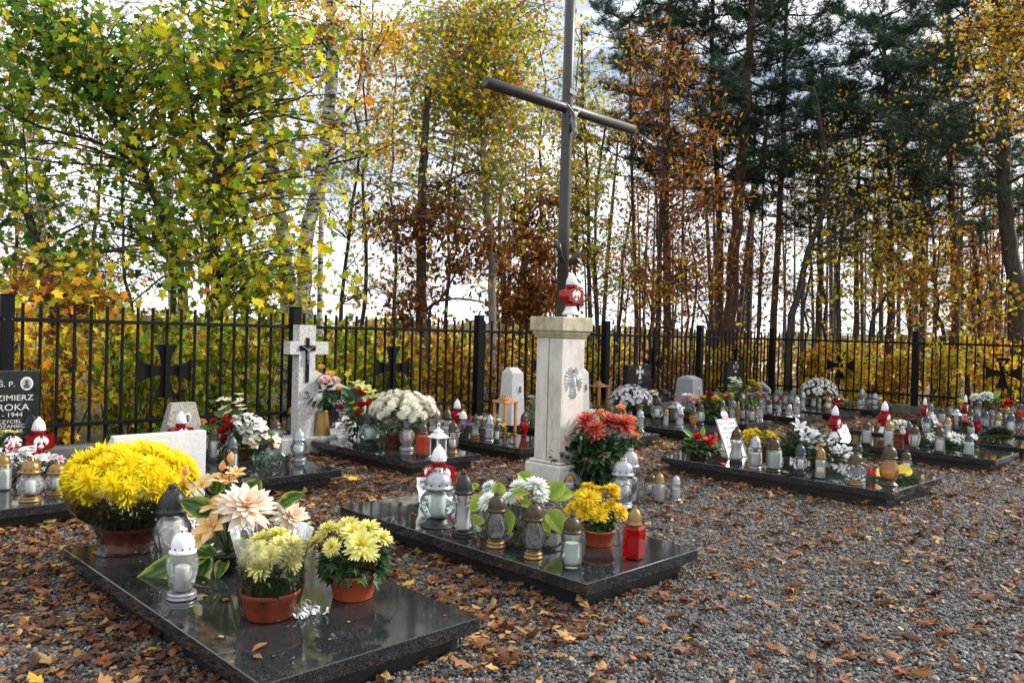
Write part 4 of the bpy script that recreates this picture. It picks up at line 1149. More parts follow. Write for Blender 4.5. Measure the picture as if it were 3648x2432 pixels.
# slim understorey trees, mostly bare
def slim_tree(x, y, h, r, label, seed, pal, nleaf=170, lean=0.0):
    rng = np.random.default_rng(seed)
    root = empty('slim_tree', (x, y, 0), label, 'tree', 'slim bare trees in the wood')
    a0 = rng.uniform(0, 6.28); n = 14
    pts = [np.array([0, 0, -.1])]
    for i in range(1, n):
        t = i / (n - 1)
        pts.append(np.array([lean * t * h * math.cos(a0) + rng.normal(0, .05) + .12 * math.sin(t * 5 + a0), lean * t * h * math.sin(a0) + rng.normal(0, .05), h * t]))
    mb = MB(); mb.tube(pts, [r * (1 - .75 * i / (n - 1)) for i in range(n)], 7); mb.build('trunk', M_BARK, root)
    br = MB(); P = []
    for b in range(44):
        k = rng.integers(3, n); s0 = pts[k]
        a = rng.uniform(0, 6.28); l = rng.uniform(.5, 1.9) * (1.2 - .5 * k / n)
        d = np.array([math.cos(a), math.sin(a), rng.uniform(.1, 1.1)]); d /= np.linalg.norm(d)
        e = s0 + d * l + np.array([0, 0, -.1 * l]); mid = (s0 + e) / 2 + rng.normal(0, .07, 3)
        q = spline([s0, mid, e], 6)
        rb = min(r * .4, .006 + .006 * l)
        br.tube(q, [rb * (1 - .14 * j) for j in range(6)], 4, cap=False)
        for t in range(7):
            p0 = np.array(q[rng.integers(1, 6)]); dv = d + rng.normal(0, .8, 3); dv /= np.linalg.norm(dv)
            p1 = p0 + dv * rng.uniform(.2, .7)
            br.tube([p0, (p0 + p1) / 2 + rng.normal(0, .03, 3), p1], [.005, .004, .003], 3, cap=False)
            m = max(0, int(nleaf / 190 + rng.uniform(0, 1)))
            if m: P.append(p0 + (p1 - p0) * rng.uniform(.3, 1.1, (m, 1)) + rng.normal(0, .06, (m, 3)))
    br.build('branches', M_TWIG, root)
    P = np.concatenate(P)
    put('crown', leaves_mesh('crown', BIRCH, P, .10, palette(pal[0], pal[1], len(P), .15, rng), M_LEAF, rng), root)
SLIM = [
 ((4.42, 19.532, 1.787), 8, .05, 'slim bare tree at the left edge behind the slanting maple', P_MAPLE_Y, 494),
 ((6.295, 20.492, 1.871), 9, .06, 'slim bare tree in the sky gap left of the pale birch stem', P_BIRY, 380),
 ((5.462, 15.693, 1.812), 6, .04, 'slim stem left of the first iron fence cross', P_MAPLE_G, 608),
 ((7.252, 16.737, 1.893), 9, .05, 'slim stem between the two maples', P_MAPLE_Y, 798),
 ((8.359, 17.05, 1.942), 9, .06, 'slim stem left of the birch pair', P_MAPLE_Y, 798),
 ((8.728, 13.873, 1.768), 8.5, .05, 'slim stem right beside the birch pair', P_MAPLE_Y, 798),
 ((10.731, 16.112, 1.833), 9.5, .06, 'slim tree in the bright gap between the birches and dark oak', P_BIRY, 608),
 ((13.106, 17.983, 1.791), 10, .06, 'slim tree just left of the thick dark oak', P_ASPEN, 570),
 ((14.251, 16.853, 1.835), 10, .06, 'slim tree between the dark oak and grey aspen', P_ASPEN, 608),
 ((16.052, 16.481, 1.893), 10, .06, 'slim tree just right of the grey aspen', P_ASPEN, 608),
 ((14.677, 13.622, 1.815), 10, .055, 'slim tree directly left of the steel pole', P_OAKO, 494),
 ((17.41, 15.141, 1.882), 10, .06, 'slim tree just right of the steel pole', P_ASPEN, 608),
 ((16.764, 12.968, 1.825), 9, .05, 'slim tree between the orange aspen pair and thin pine', P_OAKO, 228),
 ((20.632, 14.77, 1.844), 10, .06, 'slim tree just left of the straight reddish pine', P_OAKO, 209),
 ((19.78, 12.801, 1.847), 9, .05, 'slim tree just right of the straight reddish pine', P_OAKO, 247),
 ((23.606, 14.647, 1.922), 9, .06, 'slim far tree left of the thick pine', P_OAKB, 190),
 ((22.029, 11.985, 1.849), 9, .055, 'slim tree just right of the thick pine', P_OAKB, 190),
 ((23.941, 11.505, 1.901), 8, .05, 'slim tree behind the crooked tree', P_OAKB, 171),
 ((21.636, 9.564, 1.874), 8, .05, 'slim tree right of the crooked tree foot', P_YELLOW, 228),
 ((21.341, 8.45, 1.883), 7, .045, 'slim tree left of the fence corner post', P_YELLOW, 247),
 ((22.111, 7.691, 1.912), 8, .05, 'slim tree behind the middle post of the right fence', P_OAKO, 228),
 ((20.481, 6.488, 1.891), 8, .05, 'slim tree right of the middle post of the right fence', P_YELLOW, 209),
 ((22.192, 6.206, 1.935), 8, .05, 'slim tree left of the massive right pine', P_OAKO, 247),
 ((27.028, 7.054, 2.038), 9, .06, 'slim far tree touching the massive right pine', P_OAKB, 209),
]
for i, (p, h, r, lab, pal, nl) in enumerate(SLIM):
    slim_tree(p[0], p[1], h, r, lab, 400 + i, pal, nl, .05)

# shrubs pressed against the outside of the fence
def shrub(label, x, y, w, h, n, pal, seed, tmpl=MAPLE_T, size=.095, z0=0.0):
    rng = np.random.default_rng(seed)
    root = empty('shrub', (x, y, 0), label, 'shrub', 'shrubs behind the fence')
    st = MB(); P = []
    ns = 13
    for i in range(ns):
        a = rng.uniform(0, 2 * PI); rr = rng.uniform(.1, 1) * w * .5
        top = np.array([math.cos(a) * rr, math.sin(a) * rr * .7, h * rng.uniform(.55, 1.05)])
        b = top * np.array([.3, .3, 0]) + np.array([0, 0, -.03])
        mid = (b + top) / 2 + rng.normal(0, .06, 3)
        pts = spline([b, mid, top], 5)
        st.tube(pts, [.012, .010, .008, .006, .004], 4, cap=False)
        for j in range(6):
            k = rng.integers(1, 5); p0 = np.array(pts[k])
            d = rng.normal(0, 1, 3); d[2] = abs(d[2]) * .5; d /= np.linalg.norm(d)
            p1 = p0 + d * rng.uniform(.15, .4)
            st.tube([p0, (p0 + p1) / 2 + [0, 0, .02], p1], [.005, .004, .003], 3, cap=False)
            m = max(1, int(n / (ns * 6)))
            u = rng.uniform(.1, 1.1, m)[:, None]
            P.append(p0 + (p1 - p0) * u + rng.normal(0, .05, (m, 3)))
    st.build('stems', M_TWIG, root)
    P = np.concatenate(P); P[:, 2] = np.maximum(P[:, 2], .03)
    put('foliage', leaves_mesh('foliage', tmpl, P, size, palette(pal[0], pal[1], len(P), .15, rng), M_LEAF, rng, .75), root)
P_BG = ([GRN, YGR, LGR, YEL, ORA, OLI], [3, 2.5, 2, 2, .8, 2])
P_BO = ([ORA, YEL, OLI, RUS, YGR, BRN], [3, 3, 2, 1.5, 1.2, 1])
P_BB = ([BRN, RUS, ORA, OLI, YEL], [3, 3, 1.5, 1.5, 1])
SH = [(-.6, 10.2, P_BO, 1.7, 'orange shrub farthest left behind the long fence'), (.6, 9.95, P_BO, 1.75, 'orange shrub at the left picture edge behind the black headstone'), (1.6, 10.1, P_BO, 1.6, 'orange-yellow shrub just right of the leftmost fence post'), (2.6, 9.95, P_BO, 1.45, 'orange-yellow shrub left of the first iron fence cross'),
 (3.5, 10.1, P_BG, 1.5, 'green and yellow shrub straight behind the first iron fence cross'), (4.3, 9.95, P_BG, 1.6, 'green and yellow shrub right of the first iron fence cross'), (5.1, 10.1, P_BG, 1.55, 'green and yellow shrub behind the fence post by the speckled cross gravestone'), (6.0, 9.95, P_BG, 1.5, 'green and yellow shrub behind the inscription wing of the cross gravestone'),
 (6.9, 10.15, P_BG, 1.35, 'low green-yellow shrub straight behind the second iron fence cross'), (7.8, 9.95, P_BO, 1.25, 'orange shrub right of the second iron fence cross'), (8.7, 10.1, P_BO, 1.3, 'orange shrub behind the fence post left of the tall pale obelisk'), (9.7, 10.0, P_BB, 1.2, 'sparse rusty shrub behind the tall pale obelisk'),
 (10.8, 10.1, P_BO, 1.3, 'orange shrub mostly hidden by the pedestal shaft'), (12.0, 10.0, P_BO, 1.15, 'orange shrub just right of the pedestal cap'), (13.3, 10.1, P_BB, 1.0, 'sparse rusty shrub behind the headstone with the filled white cross'), (14.8, 10.0, P_BB, 1.1, 'sparse rusty shrub behind the grey wedge gravestone'),
 (16.2, 10.1, P_BO, 1.1, 'orange shrub behind the outlined-cross headstone'), (17.4, 10.0, P_BO, 1.2, 'orange shrub on the left side of the fence corner post')]
for i, (x, y, p, hh, lab) in enumerate(SH):
    shrub(lab, x, y, 1.5, hh, 1150 if p is not P_BB else 520, p, 200 + i)
for i, (y, hh, lab) in enumerate(((8.6, 1.3, 'yellow shrub first to the right of the fence corner post'), (7.6, 1.35, 'yellow-orange shrub behind the iron cross of the right fence'), (6.6, 1.45, 'yellow shrub left of the middle post of the right fence'), (5.6, 1.5, 'orange-yellow shrub right of the middle post of the right fence'), (4.6, 1.45, 'yellow shrub behind the iron cross nearest the right edge'), (3.6, 1.5, 'orange-yellow shrub cut by the right picture edge'), (2.5, 1.5, 'yellow shrub farthest right behind the right fence'))):
    shrub(lab, XF + .65, y, 1.4, hh, 1500, P_YELLOW if i % 2 else P_BO, 240 + i, OVAL, .10)
for i, (x, y, w, hh, p) in enumerate(((4.5, 12.2, 3.2, 1.6, P_BG), (8.0, 12.8, 3.4, 1.5, P_BG), (1.2, 12.0, 3.0, 1.7, P_BO), (11.5, 13.2, 3.2, 1.2, P_BB), (20.5, 8.2, 3.0, 1.4, P_BO), (20.6, 5.0, 3.0, 1.6, P_BO))):
    shrub(['broad green shrub in the second line behind the cross gravestone', 'broad green-yellow shrub in the second line left of the pedestal', 'broad orange shrub in the second line at the far left', 'low brown shrub in the second line right of the pedestal', 'wide orange shrub beyond the fence corner', 'wide orange shrub beyond the right fence'][i], x, y, w, hh, 1700, p, 260 + i, size=.11)


# knee- to head-high undergrowth farther back that reads as one mass
def undergrowth():
    rng = np.random.default_rng(91)
    n = 26000
    d = rng.uniform(0, 1, n) ** .7 * 26 + 1.8
    P = np.empty((n, 3)); C_ = np.empty((n, 3)); S = np.empty(n)
    left = rng.uniform(0, 1, n) < .68
    X = rng.uniform(-4, 40, n); Y = YF + d
    Yr = rng.uniform(-4, 14, n)
    P[:, 0] = np.where(left, X, XF + d + .8); P[:, 1] = np.where(left, Y, Yr)
    cl = .5 + .5 * np.sin(P[:, 0] * 1.3 + 2 * np.sin(P[:, 1] * .7)) * np.sin(P[:, 1] * 1.1 + P[:, 0] * .4)
    P[:, 2] = rng.uniform(0, 1, n) ** 1.1 * (.7 + 1.5 * cl)
    S = .13 + .006 * d
    pal = palette([ORA, YEL, OLI, RUS, BRN, YGR, DGR, DBR], [2, 2, 2.5, 2, 2.5, 1.2, 1.5, 1.5], n, .15, rng)
    M = rot_mats(rng.normal(0, .7, n), rng.normal(.4, .7, n), rng.uniform(0, 6.28, n))
    V, F, CC = scatter(OVAL[0] * np.array([1, 1.35, 1]), OVAL[1], P, M, S * rng.uniform(.7, 1.3, n), pal)
    o = put('undergrowth', fast_mesh('undergrowth', V, F, M_LEAF, CC))
    tag(o, 'mixed brown and yellow undergrowth of the wood behind the fence', 'undergrowth', kind='stuff')
undergrowth()

# the deep wood far behind, stems and twigs too many and too far to tell apart
def far_wood():
    rng = np.random.default_rng(17)
    mb = MB(); P = []
    for i in range(70):
        dd = rng.uniform(30, 58)
        a = R(45.4) - math.atan((rng.uniform(1130, 2500) - 1176) / 1845)
        r = dd / math.cos(a - R(45.4))
        x, y = r * math.cos(a), r * math.sin(a)
        h = rng.uniform(6, 13); q = rng.uniform(.05, .13)
        lx, ly = rng.normal(0, .5), rng.normal(0, .5)
        mb.tube([(x, y, -.1), (x + lx * .4, y + ly * .4, h * .5), (x + lx, y + ly, h)], [q, q * .8, q * .3], 4, cap=False)
        for t in range(16):
            z = rng.uniform(.15, 1) * h; l = rng.uniform(.6, 2.2); b = rng.uniform(0, 6.28)
            p0 = np.array([x + lx * z / h, y + ly * z / h, z]); p1 = p0 + np.array([math.cos(b) * l, math.sin(b) * l, rng.uniform(0, .9) * l])
            mb.tube([p0, (p0 + p1) / 2 + rng.normal(0, .12, 3), p1], [.022, .016, .010], 3, cap=False)
            m = rng.integers(2, 7)
            P.append(p0 + (p1 - p0) * rng.uniform(.3, 1.1, (m, 1)) + rng.normal(0, .22, (m, 3)))
    P = np.concatenate(P); n = len(P)
    M = rot_mats(rng.normal(0, .7, n), rng.normal(.4, .7, n), rng.uniform(0, 6.28, n))
    V, F, CC = scatter(BIRCH[0], BIRCH[1], P, M, rng.uniform(.14, .3, n), palette([BRN, RUS, DBR, OLI, ORA, DGR], [3, 2, 3, 2, 1, 2], n, .15, rng))
    o = mb.build('far_wood', M_TWIG)
    tag(o, 'deep wood of thin stems far behind the fence', 'wood', kind='stuff')
    put('leaves', fast_mesh('leaves', V, F, M_LEAF, CC), o)
far_wood()
# ------------------------------------------------------------------ grave lanterns
# unit lantern: one unit tall, one unit wide; parts base, glass, candle, lid
def ring_holes(mb, z, r, n, w, h):
    for i in range(n):
        a = 2 * PI * i / n
        c, s = math.cos(a), math.sin(a)
        q = []
        for (u, dz) in ((-w, -h), (w, -h), (w, h), (-w, h)):
            q.append((r * c - u * s, r * s + u * c, z + dz))
        q2 = [(x * 1.03, y * 1.03, z_) for x, y, z_ in q]
        mb.add(q + q2, [(4, 5, 6, 7), (0, 1, 5, 4), (1, 2, 6, 5), (2, 3, 7, 6), (3, 0, 4, 7)], None, False)

GL = {  # glass outline (z, r), segments, smooth, modulation
 'pear': ([(.115, .26), (.14, .33), (.20, .42), (.28, .475), (.36, .49), (.44, .45), (.52, .37), (.60, .32), (.645, .31)], 28, True, lambda a, z: 1 + .012 * math.cos(14 * a)),
 'globe': ([(.13, .22), (.17, .33), (.23, .44), (.31, .50), (.40, .50), (.48, .46), (.55, .38), (.61, .29), (.65, .27)], 14, False, None),
 'diamond': ([(.14, .24), (.18, .36), (.24, .45), (.31, .495), (.38, .50), (.42, .50), (.47, .49), (.53, .43), (.59, .33), (.64, .27)], 24, False, lambda a, z: 1 + .028 * math.cos(12 * a + 90 * z)),
 'hour': ([(.11, .40), (.15, .46), (.20, .45), (.30, .38), (.40, .34), (.50, .36), (.58, .43), (.63, .48), (.645, .47)], 24, True, lambda a, z: 1 + .035 * math.cos(8 * a)),
 'urn': ([(.10, .27), (.14, .33), (.22, .40), (.34, .46), (.46, .50), (.55, .50), (.60, .46), (.64, .38)], 16, False, lambda a, z: 1 + .02 * math.cos(8 * a)),
 'vase': ([(.10, .30), (.14, .29), (.20, .35), (.32, .46), (.42, .50), (.50, .48), (.57, .38), (.62, .34), (.65, .36)], 24, True, lambda a, z: 1 + .03 * math.cos(6 * a)),
 'cyl': ([(.02, .38), (.04, .42), (.10, .44), (.18, .43), (.40, .44), (.56, .45), (.61, .42), (.645, .38)], 24, True, lambda a, z: 1 + .014 * math.cos(16 * a)),
 'swirl': ([(.06, .38), (.10, .44), (.18, .47), (.30, .46), (.42, .42), (.52, .45), (.60, .46), (.645, .40)], 24, True, lambda a, z: 1 + .035 * math.cos(7 * a + 14 * z)),
 'ribbed': ([(.09, .40), (.11, .45), (.125, .42), (.15, .46), (.17, .42), (.20, .46), (.22, .42), (.25, .46), (.27, .42), (.30, .455), (.32, .41), (.35, .45), (.37, .40), (.40, .44), (.42, .39), (.45, .43), (.48, .38), (.53, .41), (.58, .36), (.64, .36)], 22, True, None),
 'cone': ([(.10, .42), (.14, .50), (.20, .49), (.32, .44), (.46, .36), (.58, .30), (.64, .29)], 18, True, lambda a, z: 1 + .05 * math.cos(9 * a + 22 * z)),
 'hex': ([(.08, .44), (.10, .49), (.20, .49), (.40, .49), (.55, .49), (.60, .46), (.645, .38)], 6, False, None),
 'square': ([(.012, .52), (.03, .58), (.10, .59), (.40, .59), (.58, .59), (.61, .54), (.645, .45)], 4, False, None),
 'octo': ([(.07, .42), (.10, .48), (.22, .50), (.40, .47), (.56, .49), (.61, .45), (.645, .38)], 8, False, None),
}
BASES = {'pear': [(0, .40), (.012, .42), (.03, .41), (.045, .36), (.06, .35), (.075, .385), (.09, .38), (.105, .30), (.118, .26)],
         'wide': [(0, .44), (.012, .46), (.03, .45), (.05, .40), (.07, .36), (.085, .35), (.10, .37), (.112, .34)],
         'tall': [(0, .46), (.012, .47), (.025, .45), (.05, .36), (.09, .30), (.125, .28), (.135, .26)],
         'low': [(0, .42), (.01, .45), (.03, .45), (.045, .41), (.06, .44), (.08, .44), (.095, .40)]}
LIDS = {'dome': [(.64, .40), (.65, .42), (.675, .42), (.685, .39), (.70, .37), (.75, .365), (.80, .35), (.85, .31), (.89, .25), (.915, .18), (.925, .14), (.93, .125), (.985, .12), (.99, .10)],
        'bullet': [(.64, .36), (.65, .40), (.68, .40), (.69, .36), (.74, .355), (.82, .33), (.88, .28), (.93, .20), (.955, .13), (.96, .10), (.995, .095)],
        'flat': [(.66, .30), (.67, .34), (.72, .36), (.735, .33), (.79, .31), (.85, .26), (.90, .18), (.925, .11), (.97, .10), (.98, .08)]}
_lc = {}
def lantern_meshes(kind, cap, gl, base, lid, candle):
    key = (kind, cap, gl, base, lid, candle)
    if key in _lc: return _lc[key]
    out = []
    prof, seg, sm, mod = GL[kind]
    if base:
        bprof, bcap = BASES[base[0]], base[1]
        if kind == 'square': pass
        mb = MB(); mb.lathe(bprof, 24, mod=(lambda a, z: 1 + .02 * math.cos(24 * a)) if base[0] == 'low' else None)
        out.append(('base', mb.mesh('base', CAPS[bcap]), None))
    else:
        mb = MB(); mb.lathe([(0, prof[0][1] * .85), (.012, prof[0][1] * .98), (prof[0][0] + .004, prof[0][1] * 1.0)], seg, phase=PI / 4 if seg == 4 else 0)
        out.append(('base', mb.mesh('base', GLASS[gl]), None))
    mb = MB(); mb.lathe(prof, seg, mod=mod, smooth=sm, cap0=True, cap1=False, phase=PI / 4 if seg == 4 else 0)
    out.append(('glass', mb.mesh('glass', GLASS[gl]), None))
    if candle:
        z0 = prof[0][0] + .012
        rmin = min(r for z, r in prof if z < .5) * (.70 if seg == 4 else .80)
        rc = min(.30, rmin) if candle != 'big' else min(.40, rmin)
        hh = {'low': .32, 'mid': .46, 'big': .56, 'flame': .40, 'red': .36}[candle]
        mb = MB(); mb.lathe([(z0, rc * .92), (z0 + .01, rc), (hh - .02, rc * 1.02), (hh, rc * .95)], 18)
        out.append(('candle', mb.mesh('candle', M_WAXR if candle == 'red' else M_WAX), None))
        if candle == 'flame':
            mb = MB(); mb.lathe([(.41, .16), (.45, .15), (.52, .03)], 10); out.append(('flame_cap', mb.mesh('flame_cap', M_RED), None))
    lp = LIDS[lid]
    ribs = lid == 'bullet'
    mb = MB(); mb.lathe(lp, 32 if ribs else 24, mod=(lambda a, z: 1 + (.025 * math.cos(16 * a) if .69 < z < .93 else 0)) if ribs else None)
    hol = MB()
    if lid == 'dome': ring_holes(hol, .725, .372, 10, .022, .012); ring_holes(hol, .955, .126, 6, .03, .012)
    elif lid == 'bullet': ring_holes(hol, .665, .402, 8, .022, .008)
    else: ring_holes(hol, .76, .325, 8, .03, .018); ring_holes(hol, .95, .107, 6, .025, .01)
    out.append(('lid', mb.mesh('lid', CAPS[cap]), [('vent_holes', hol.mesh('vent_holes', M_HOLE))]))
    _lc[key] = out
    return out

NL = [0]
def lantern(place, label, kind, cap, gl='clear', base=None, lid='dome', candle='mid', group='grave lanterns', rz=None):
    x, y, z, h, w = place
    root = empty('grave_lantern', (x, y, z + .0008), label, 'lantern', group, random.uniform(0, 6.28) if rz is None else rz, (w, w, h))
    for (nm, me, subs) in lantern_meshes(kind, cap, gl, base, lid, candle):
        o = put(nm, me, root)
        for sn, sm in (subs or []):
            put(sn, sm, o)
    NL[0] += 1
    return root

def to_path(place):
    return math.atan2(-place[0], place[1])      # turns the front of a lantern to the path
def heart(root, r, zc, s, aspect, mat):
    pts = []
    for i in range(25):
        t = 2 * PI * i / 24
        hx = 16 * math.sin(t) ** 3 / 17; hz = (13 * math.cos(t) - 5 * math.cos(2 * t) - 2 * math.cos(3 * t) - math.cos(4 * t)) / 17
        x = hx * s
        pts.append((x, -math.sqrt(max(.01, r * r - x * x)), zc + hz * s * aspect))
    mb = MB(); mb.tube(pts, .022, 6); mb.build('heart_relief', mat, root)
def sticker(root, r, z0, z1, w, mat):
    mb = MB(); mb.box(-w, w, -r - .006, -r, z0, z1); mb.build('sticker', mat, root)

# Poland-shaped red lantern with white ribbed lid and eagle
def map_outline():
    pts = [(-.46, .72), (-.30, .80), (-.12, .86), (-.02, .95), (.10, .86), (.30, .83), (.46, .80), (.50, .62), (.45, .52), (.50, .36), (.46, .20), (.34, .10), (.16, .06), (0, .10), (-.14, .06), (-.28, .16), (-.42, .26), (-.48, .44)]
    return pts[::-1]
_pl = {}
def poland_lantern(place, label, gl='darkred', rz=0.0):
    x, y, z, h, w = place
    if not _pl:
        mb = MB(); mb.lathe([(0, .36), (.02, .37), (.06, .33), (.13, .25), (.19, .22), (.20, .20)], 32, mod=lambda a, z: 1 + .03 * math.cos(20 * a)); _pl['base'] = mb.mesh('base', M_WHITE)
        mb = MB(); mb.lathe([(.70, .22), (.705, .245), (.74, .24), (.82, .215), (.90, .16), (.95, .09), (.965, .05), (.995, .045)], 32, mod=lambda a, z: 1 + .03 * math.cos(20 * a)); _pl['lid'] = mb.mesh('lid', M_WHITE)
        mb = MB(); ring_holes(mb, .755, .232, 14, .008, .02); _pl['vent'] = mb.mesh('vent_holes', M_HOLE)
        for g in ('darkred', 'red'):
            m2 = MB(); m2.prism([(px, .24 + pz * .44) for px, pz in map_outline()], -.27, .27, axis='y')
            m2.lathe([(.60, .20), (.66, .22), (.70, .215)], 20, cap0=False); m2.lathe([(.20, .20), (.24, .19), (.29, .20)], 20, cap1=False)
            _pl['glass' + g] = m2.mesh('glass', GLASS[g])
        mb = MB(); mb.lathe([(.22, .15), (.60, .15)], 14); _pl['candle'] = mb.mesh('candle', M_WAX)
    root = empty('eagle_lantern', (x, y, z + .0008), label, 'lantern', 'red lanterns with white eagle', rz, (w, w, h))
    put('base', _pl['base'], root); put('glass', _pl['glass' + gl], root); put('candle', _pl['candle'], root)
    l = put('lid', _pl['lid'], root); put('vent_holes', _pl['vent'], l)
    put('eagle', EAGLE_FLAT, root, (.02, -.276, .31), None, (.46, .5, .27))
    return root

# ---- nearest grave
hl = lantern((1.776, 4.408, 0.17, 0.452, 0.2), 'large clear lantern with embossed heart and black lid beside the big yellow chrysanthemums', 'vase', 'black', 'clear', None, 'dome', 'big', rz=to_path((1.776, 4.408, 0.17, 0.452, 0.2)))
heart(hl, .50, .40, .30, .55, GLASS['frost'])
lantern((1.609, 3.86, 0.17, 0.341, 0.152), 'white-lidded lantern with pebbled glass and silver foot on the nearest grave', 'urn', 'white', 'frost', ('low', 'silver'), 'dome', 'mid')
# ---- middle foreground grave
lantern((3.487, 4.206, 0.17, 0.396, 0.245), 'big round diamond-cut glass lantern with pierced silver lid on black foot', 'diamond', 'silver', 'green', ('tall', 'black'), 'dome', 'big')
poland_lantern((4.017, 4.849, 0.17, 0.437, 0.246), 'red eagle lantern behind the big diamond-cut globe lantern')
lantern((3.433, 3.883, 0.17, 0.427, 0.146), 'waisted clear glass lantern with black lid and foot next to the globe lantern', 'hour', 'black', 'clear', ('low', 'black'), 'dome', 'mid')
lantern((3.434, 3.573, 0.17, 0.339, 0.15), 'pear-shaped lantern with gold lid and gold foot, left of its twin', 'pear', 'bronze', 'clear', ('pear', 'gold'), 'dome', None)
lantern((3.437, 3.255, 0.17, 0.342, 0.143), 'pear-shaped lantern with gold lid and gold foot, right of its twin', 'pear', 'bronze', 'clear', ('pear', 'gold'), 'dome', None)
lantern((3.462, 2.978, 0.17, 0.309, 0.136), 'footless greenish clear lantern with bronze lid at the front edge', 'swirl', 'bronze', 'green', None, 'dome', 'mid')
lantern((3.898, 2.866, 0.17, 0.308, 0.12), 'square deep red glass lantern with gold ribbed lid at the grave corner', 'square', 'gold', 'red', None, 'bullet', None, rz=.25)
# ---- on the gravel by the pedestal
hl = lantern((5.588, 4.248, 0.01, 0.427, 0.237), 'heart-patterned clear lantern with silver lid on the gravel beside the dahlias', 'vase', 'silver', 'clear', ('wide', 'silver'), 'dome', 'big', rz=to_path((5.588, 4.248, 0.01, 0.427, 0.237)))
heart(hl, .50, .40, .30, .6, CAPS['silver'])
lantern((5.795, 4.328, 0.01, 0.486, 0.198), 'silver-lidded lantern tucked behind the heart lantern by the pedestal', 'cyl', 'silver', 'clear', None, 'dome', 'mid')
lantern((6.142, 4.35, 0.01, 0.223, 0.127), 'bronze-lidded lantern at the back of the trio on the gravel', 'urn', 'bronze', 'clear', None, 'dome', 'mid')
lantern((6.04, 4.181, 0.01, 0.26, 0.121), 'square lantern with gold lid in the trio on the gravel', 'square', 'gold', 'clear', None, 'bullet', 'big', rz=.3)
lantern((6.218, 4.124, 0.01, 0.224, 0.108), 'small ribbed lantern with silver lid, rightmost of the trio on the gravel', 'ribbed', 'silver', 'frost', ('wide', 'silver'), 'bullet', 'mid')
lantern((5.815, 5.053, 0.01, 0.146, 0.123), 'tiny gold-lidded lantern at the foot of the pedestal below the dahlia leaves', 'cyl', 'gold', 'clear', None, 'dome', 'mid')
# ---- grave with the fir wreath
lantern((7.714, 4.375, 0.17, 0.391, 0.155), 'fluted waisted lantern with bronze lid beside the tilted plaque', 'hour', 'bronze', 'frost', ('low', 'black'), 'dome', 'big')
lantern((7.589, 4.089, 0.17, 0.33, 0.155), 'faceted grey glass lantern with shiny silver lid and foot below the yellow mums', 'octo', 'silver', 'clear', ('wide', 'silver'), 'bullet', 'mid')
lantern((7.562, 3.868, 0.17, 0.346, 0.16), 'six-sided lantern with dull bronze lid and brown foot', 'hex', 'bronze', 'green', ('wide', 'bronze'), 'dome', 'big')
lantern((7.586, 3.602, 0.17, 0.311, 0.128), 'knobbly clear lantern with blue-black lid in front of the fir wreath', 'diamond', 'blue', 'clear', ('low', 'black'), 'dome', 'mid')
hl = lantern((7.574, 3.391, 0.17, 0.298, 0.121), 'square lantern with gold lid and orange label in front of the fir wreath', 'square', 'gold', 'green', None, 'bullet', 'big', rz=to_path((7.574, 3.391, 0.17, 0.298, 0.121)))
sticker(hl, .418, .22, .38, .26, pmat('orange_label', (0.75, 0.28, 0.05), 0.5, noise=.5, nscale=9, col2=(0.8, 0.78, 0.72)))
lantern((8.771, 3.513, 0.17, 0.23, 0.099), 'dark-lidded lantern half hidden behind the fir branch tip', 'cyl', 'blue', 'clear', None, 'dome', 'mid')
lantern((7.534, 3.041, 0.17, 0.303, 0.172), 'round crystal-cut lantern with bronze lid and gold foot right of the wreath', 'globe', 'bronze', 'clear', ('pear', 'gold'), 'dome', None)
lantern((7.766, 2.824, 0.17, 0.383, 0.176), 'amber orange glass lantern with bronze lid beside the yellow ribbon', 'pear', 'bronze', 'amber', ('tall', 'bronze'), 'dome', 'low')
lantern((8.501, 2.93, 0.17, 0.246, 0.121), 'clear lantern with bronze lid behind the yellow ribbon', 'vase', 'bronze', 'clear', None, 'dome', 'mid')
# ---- grave with the daisies
lantern((10.534, 4.125, 0.17, 0.311, 0.135), 'ridged cone lantern with bronze lid, leftmost on the daisy grave', 'ribbed', 'bronze', 'frost', ('low', 'black'), 'dome', 'big')
lantern((10.411, 3.807, 0.17, 0.361, 0.136), 'gold-lidded cylinder lantern in front of the small white mums', 'cyl', 'gold', 'frost', ('low', 'gold'), 'dome', 'big')
lantern((11.241, 3.859, 0.17, 0.296, 0.104), 'narrow red glass lantern with blue-grey lid among clear ones on the daisy grave', 'cyl', 'blue', 'red', None, 'dome', None)
lantern((10.593, 3.56, 0.17, 0.312, 0.135), 'stout clear lantern with bronze lid right of the narrow red one', 'urn', 'bronze', 'frost', ('low', 'bronze'), 'dome', 'big')
lantern((10.538, 3.255, 0.17, 0.325, 0.139), 'bulbous ringed lantern with bronze lid between the daisies', 'ribbed', 'bronze', 'clear', ('low', 'bronze'), 'dome', 'mid')
lantern((10.564, 2.944, 0.17, 0.277, 0.117), 'straight clear lantern with black lid, rightmost on the daisy grave', 'octo', 'blue', 'green', ('low', 'black'), 'dome', 'big')
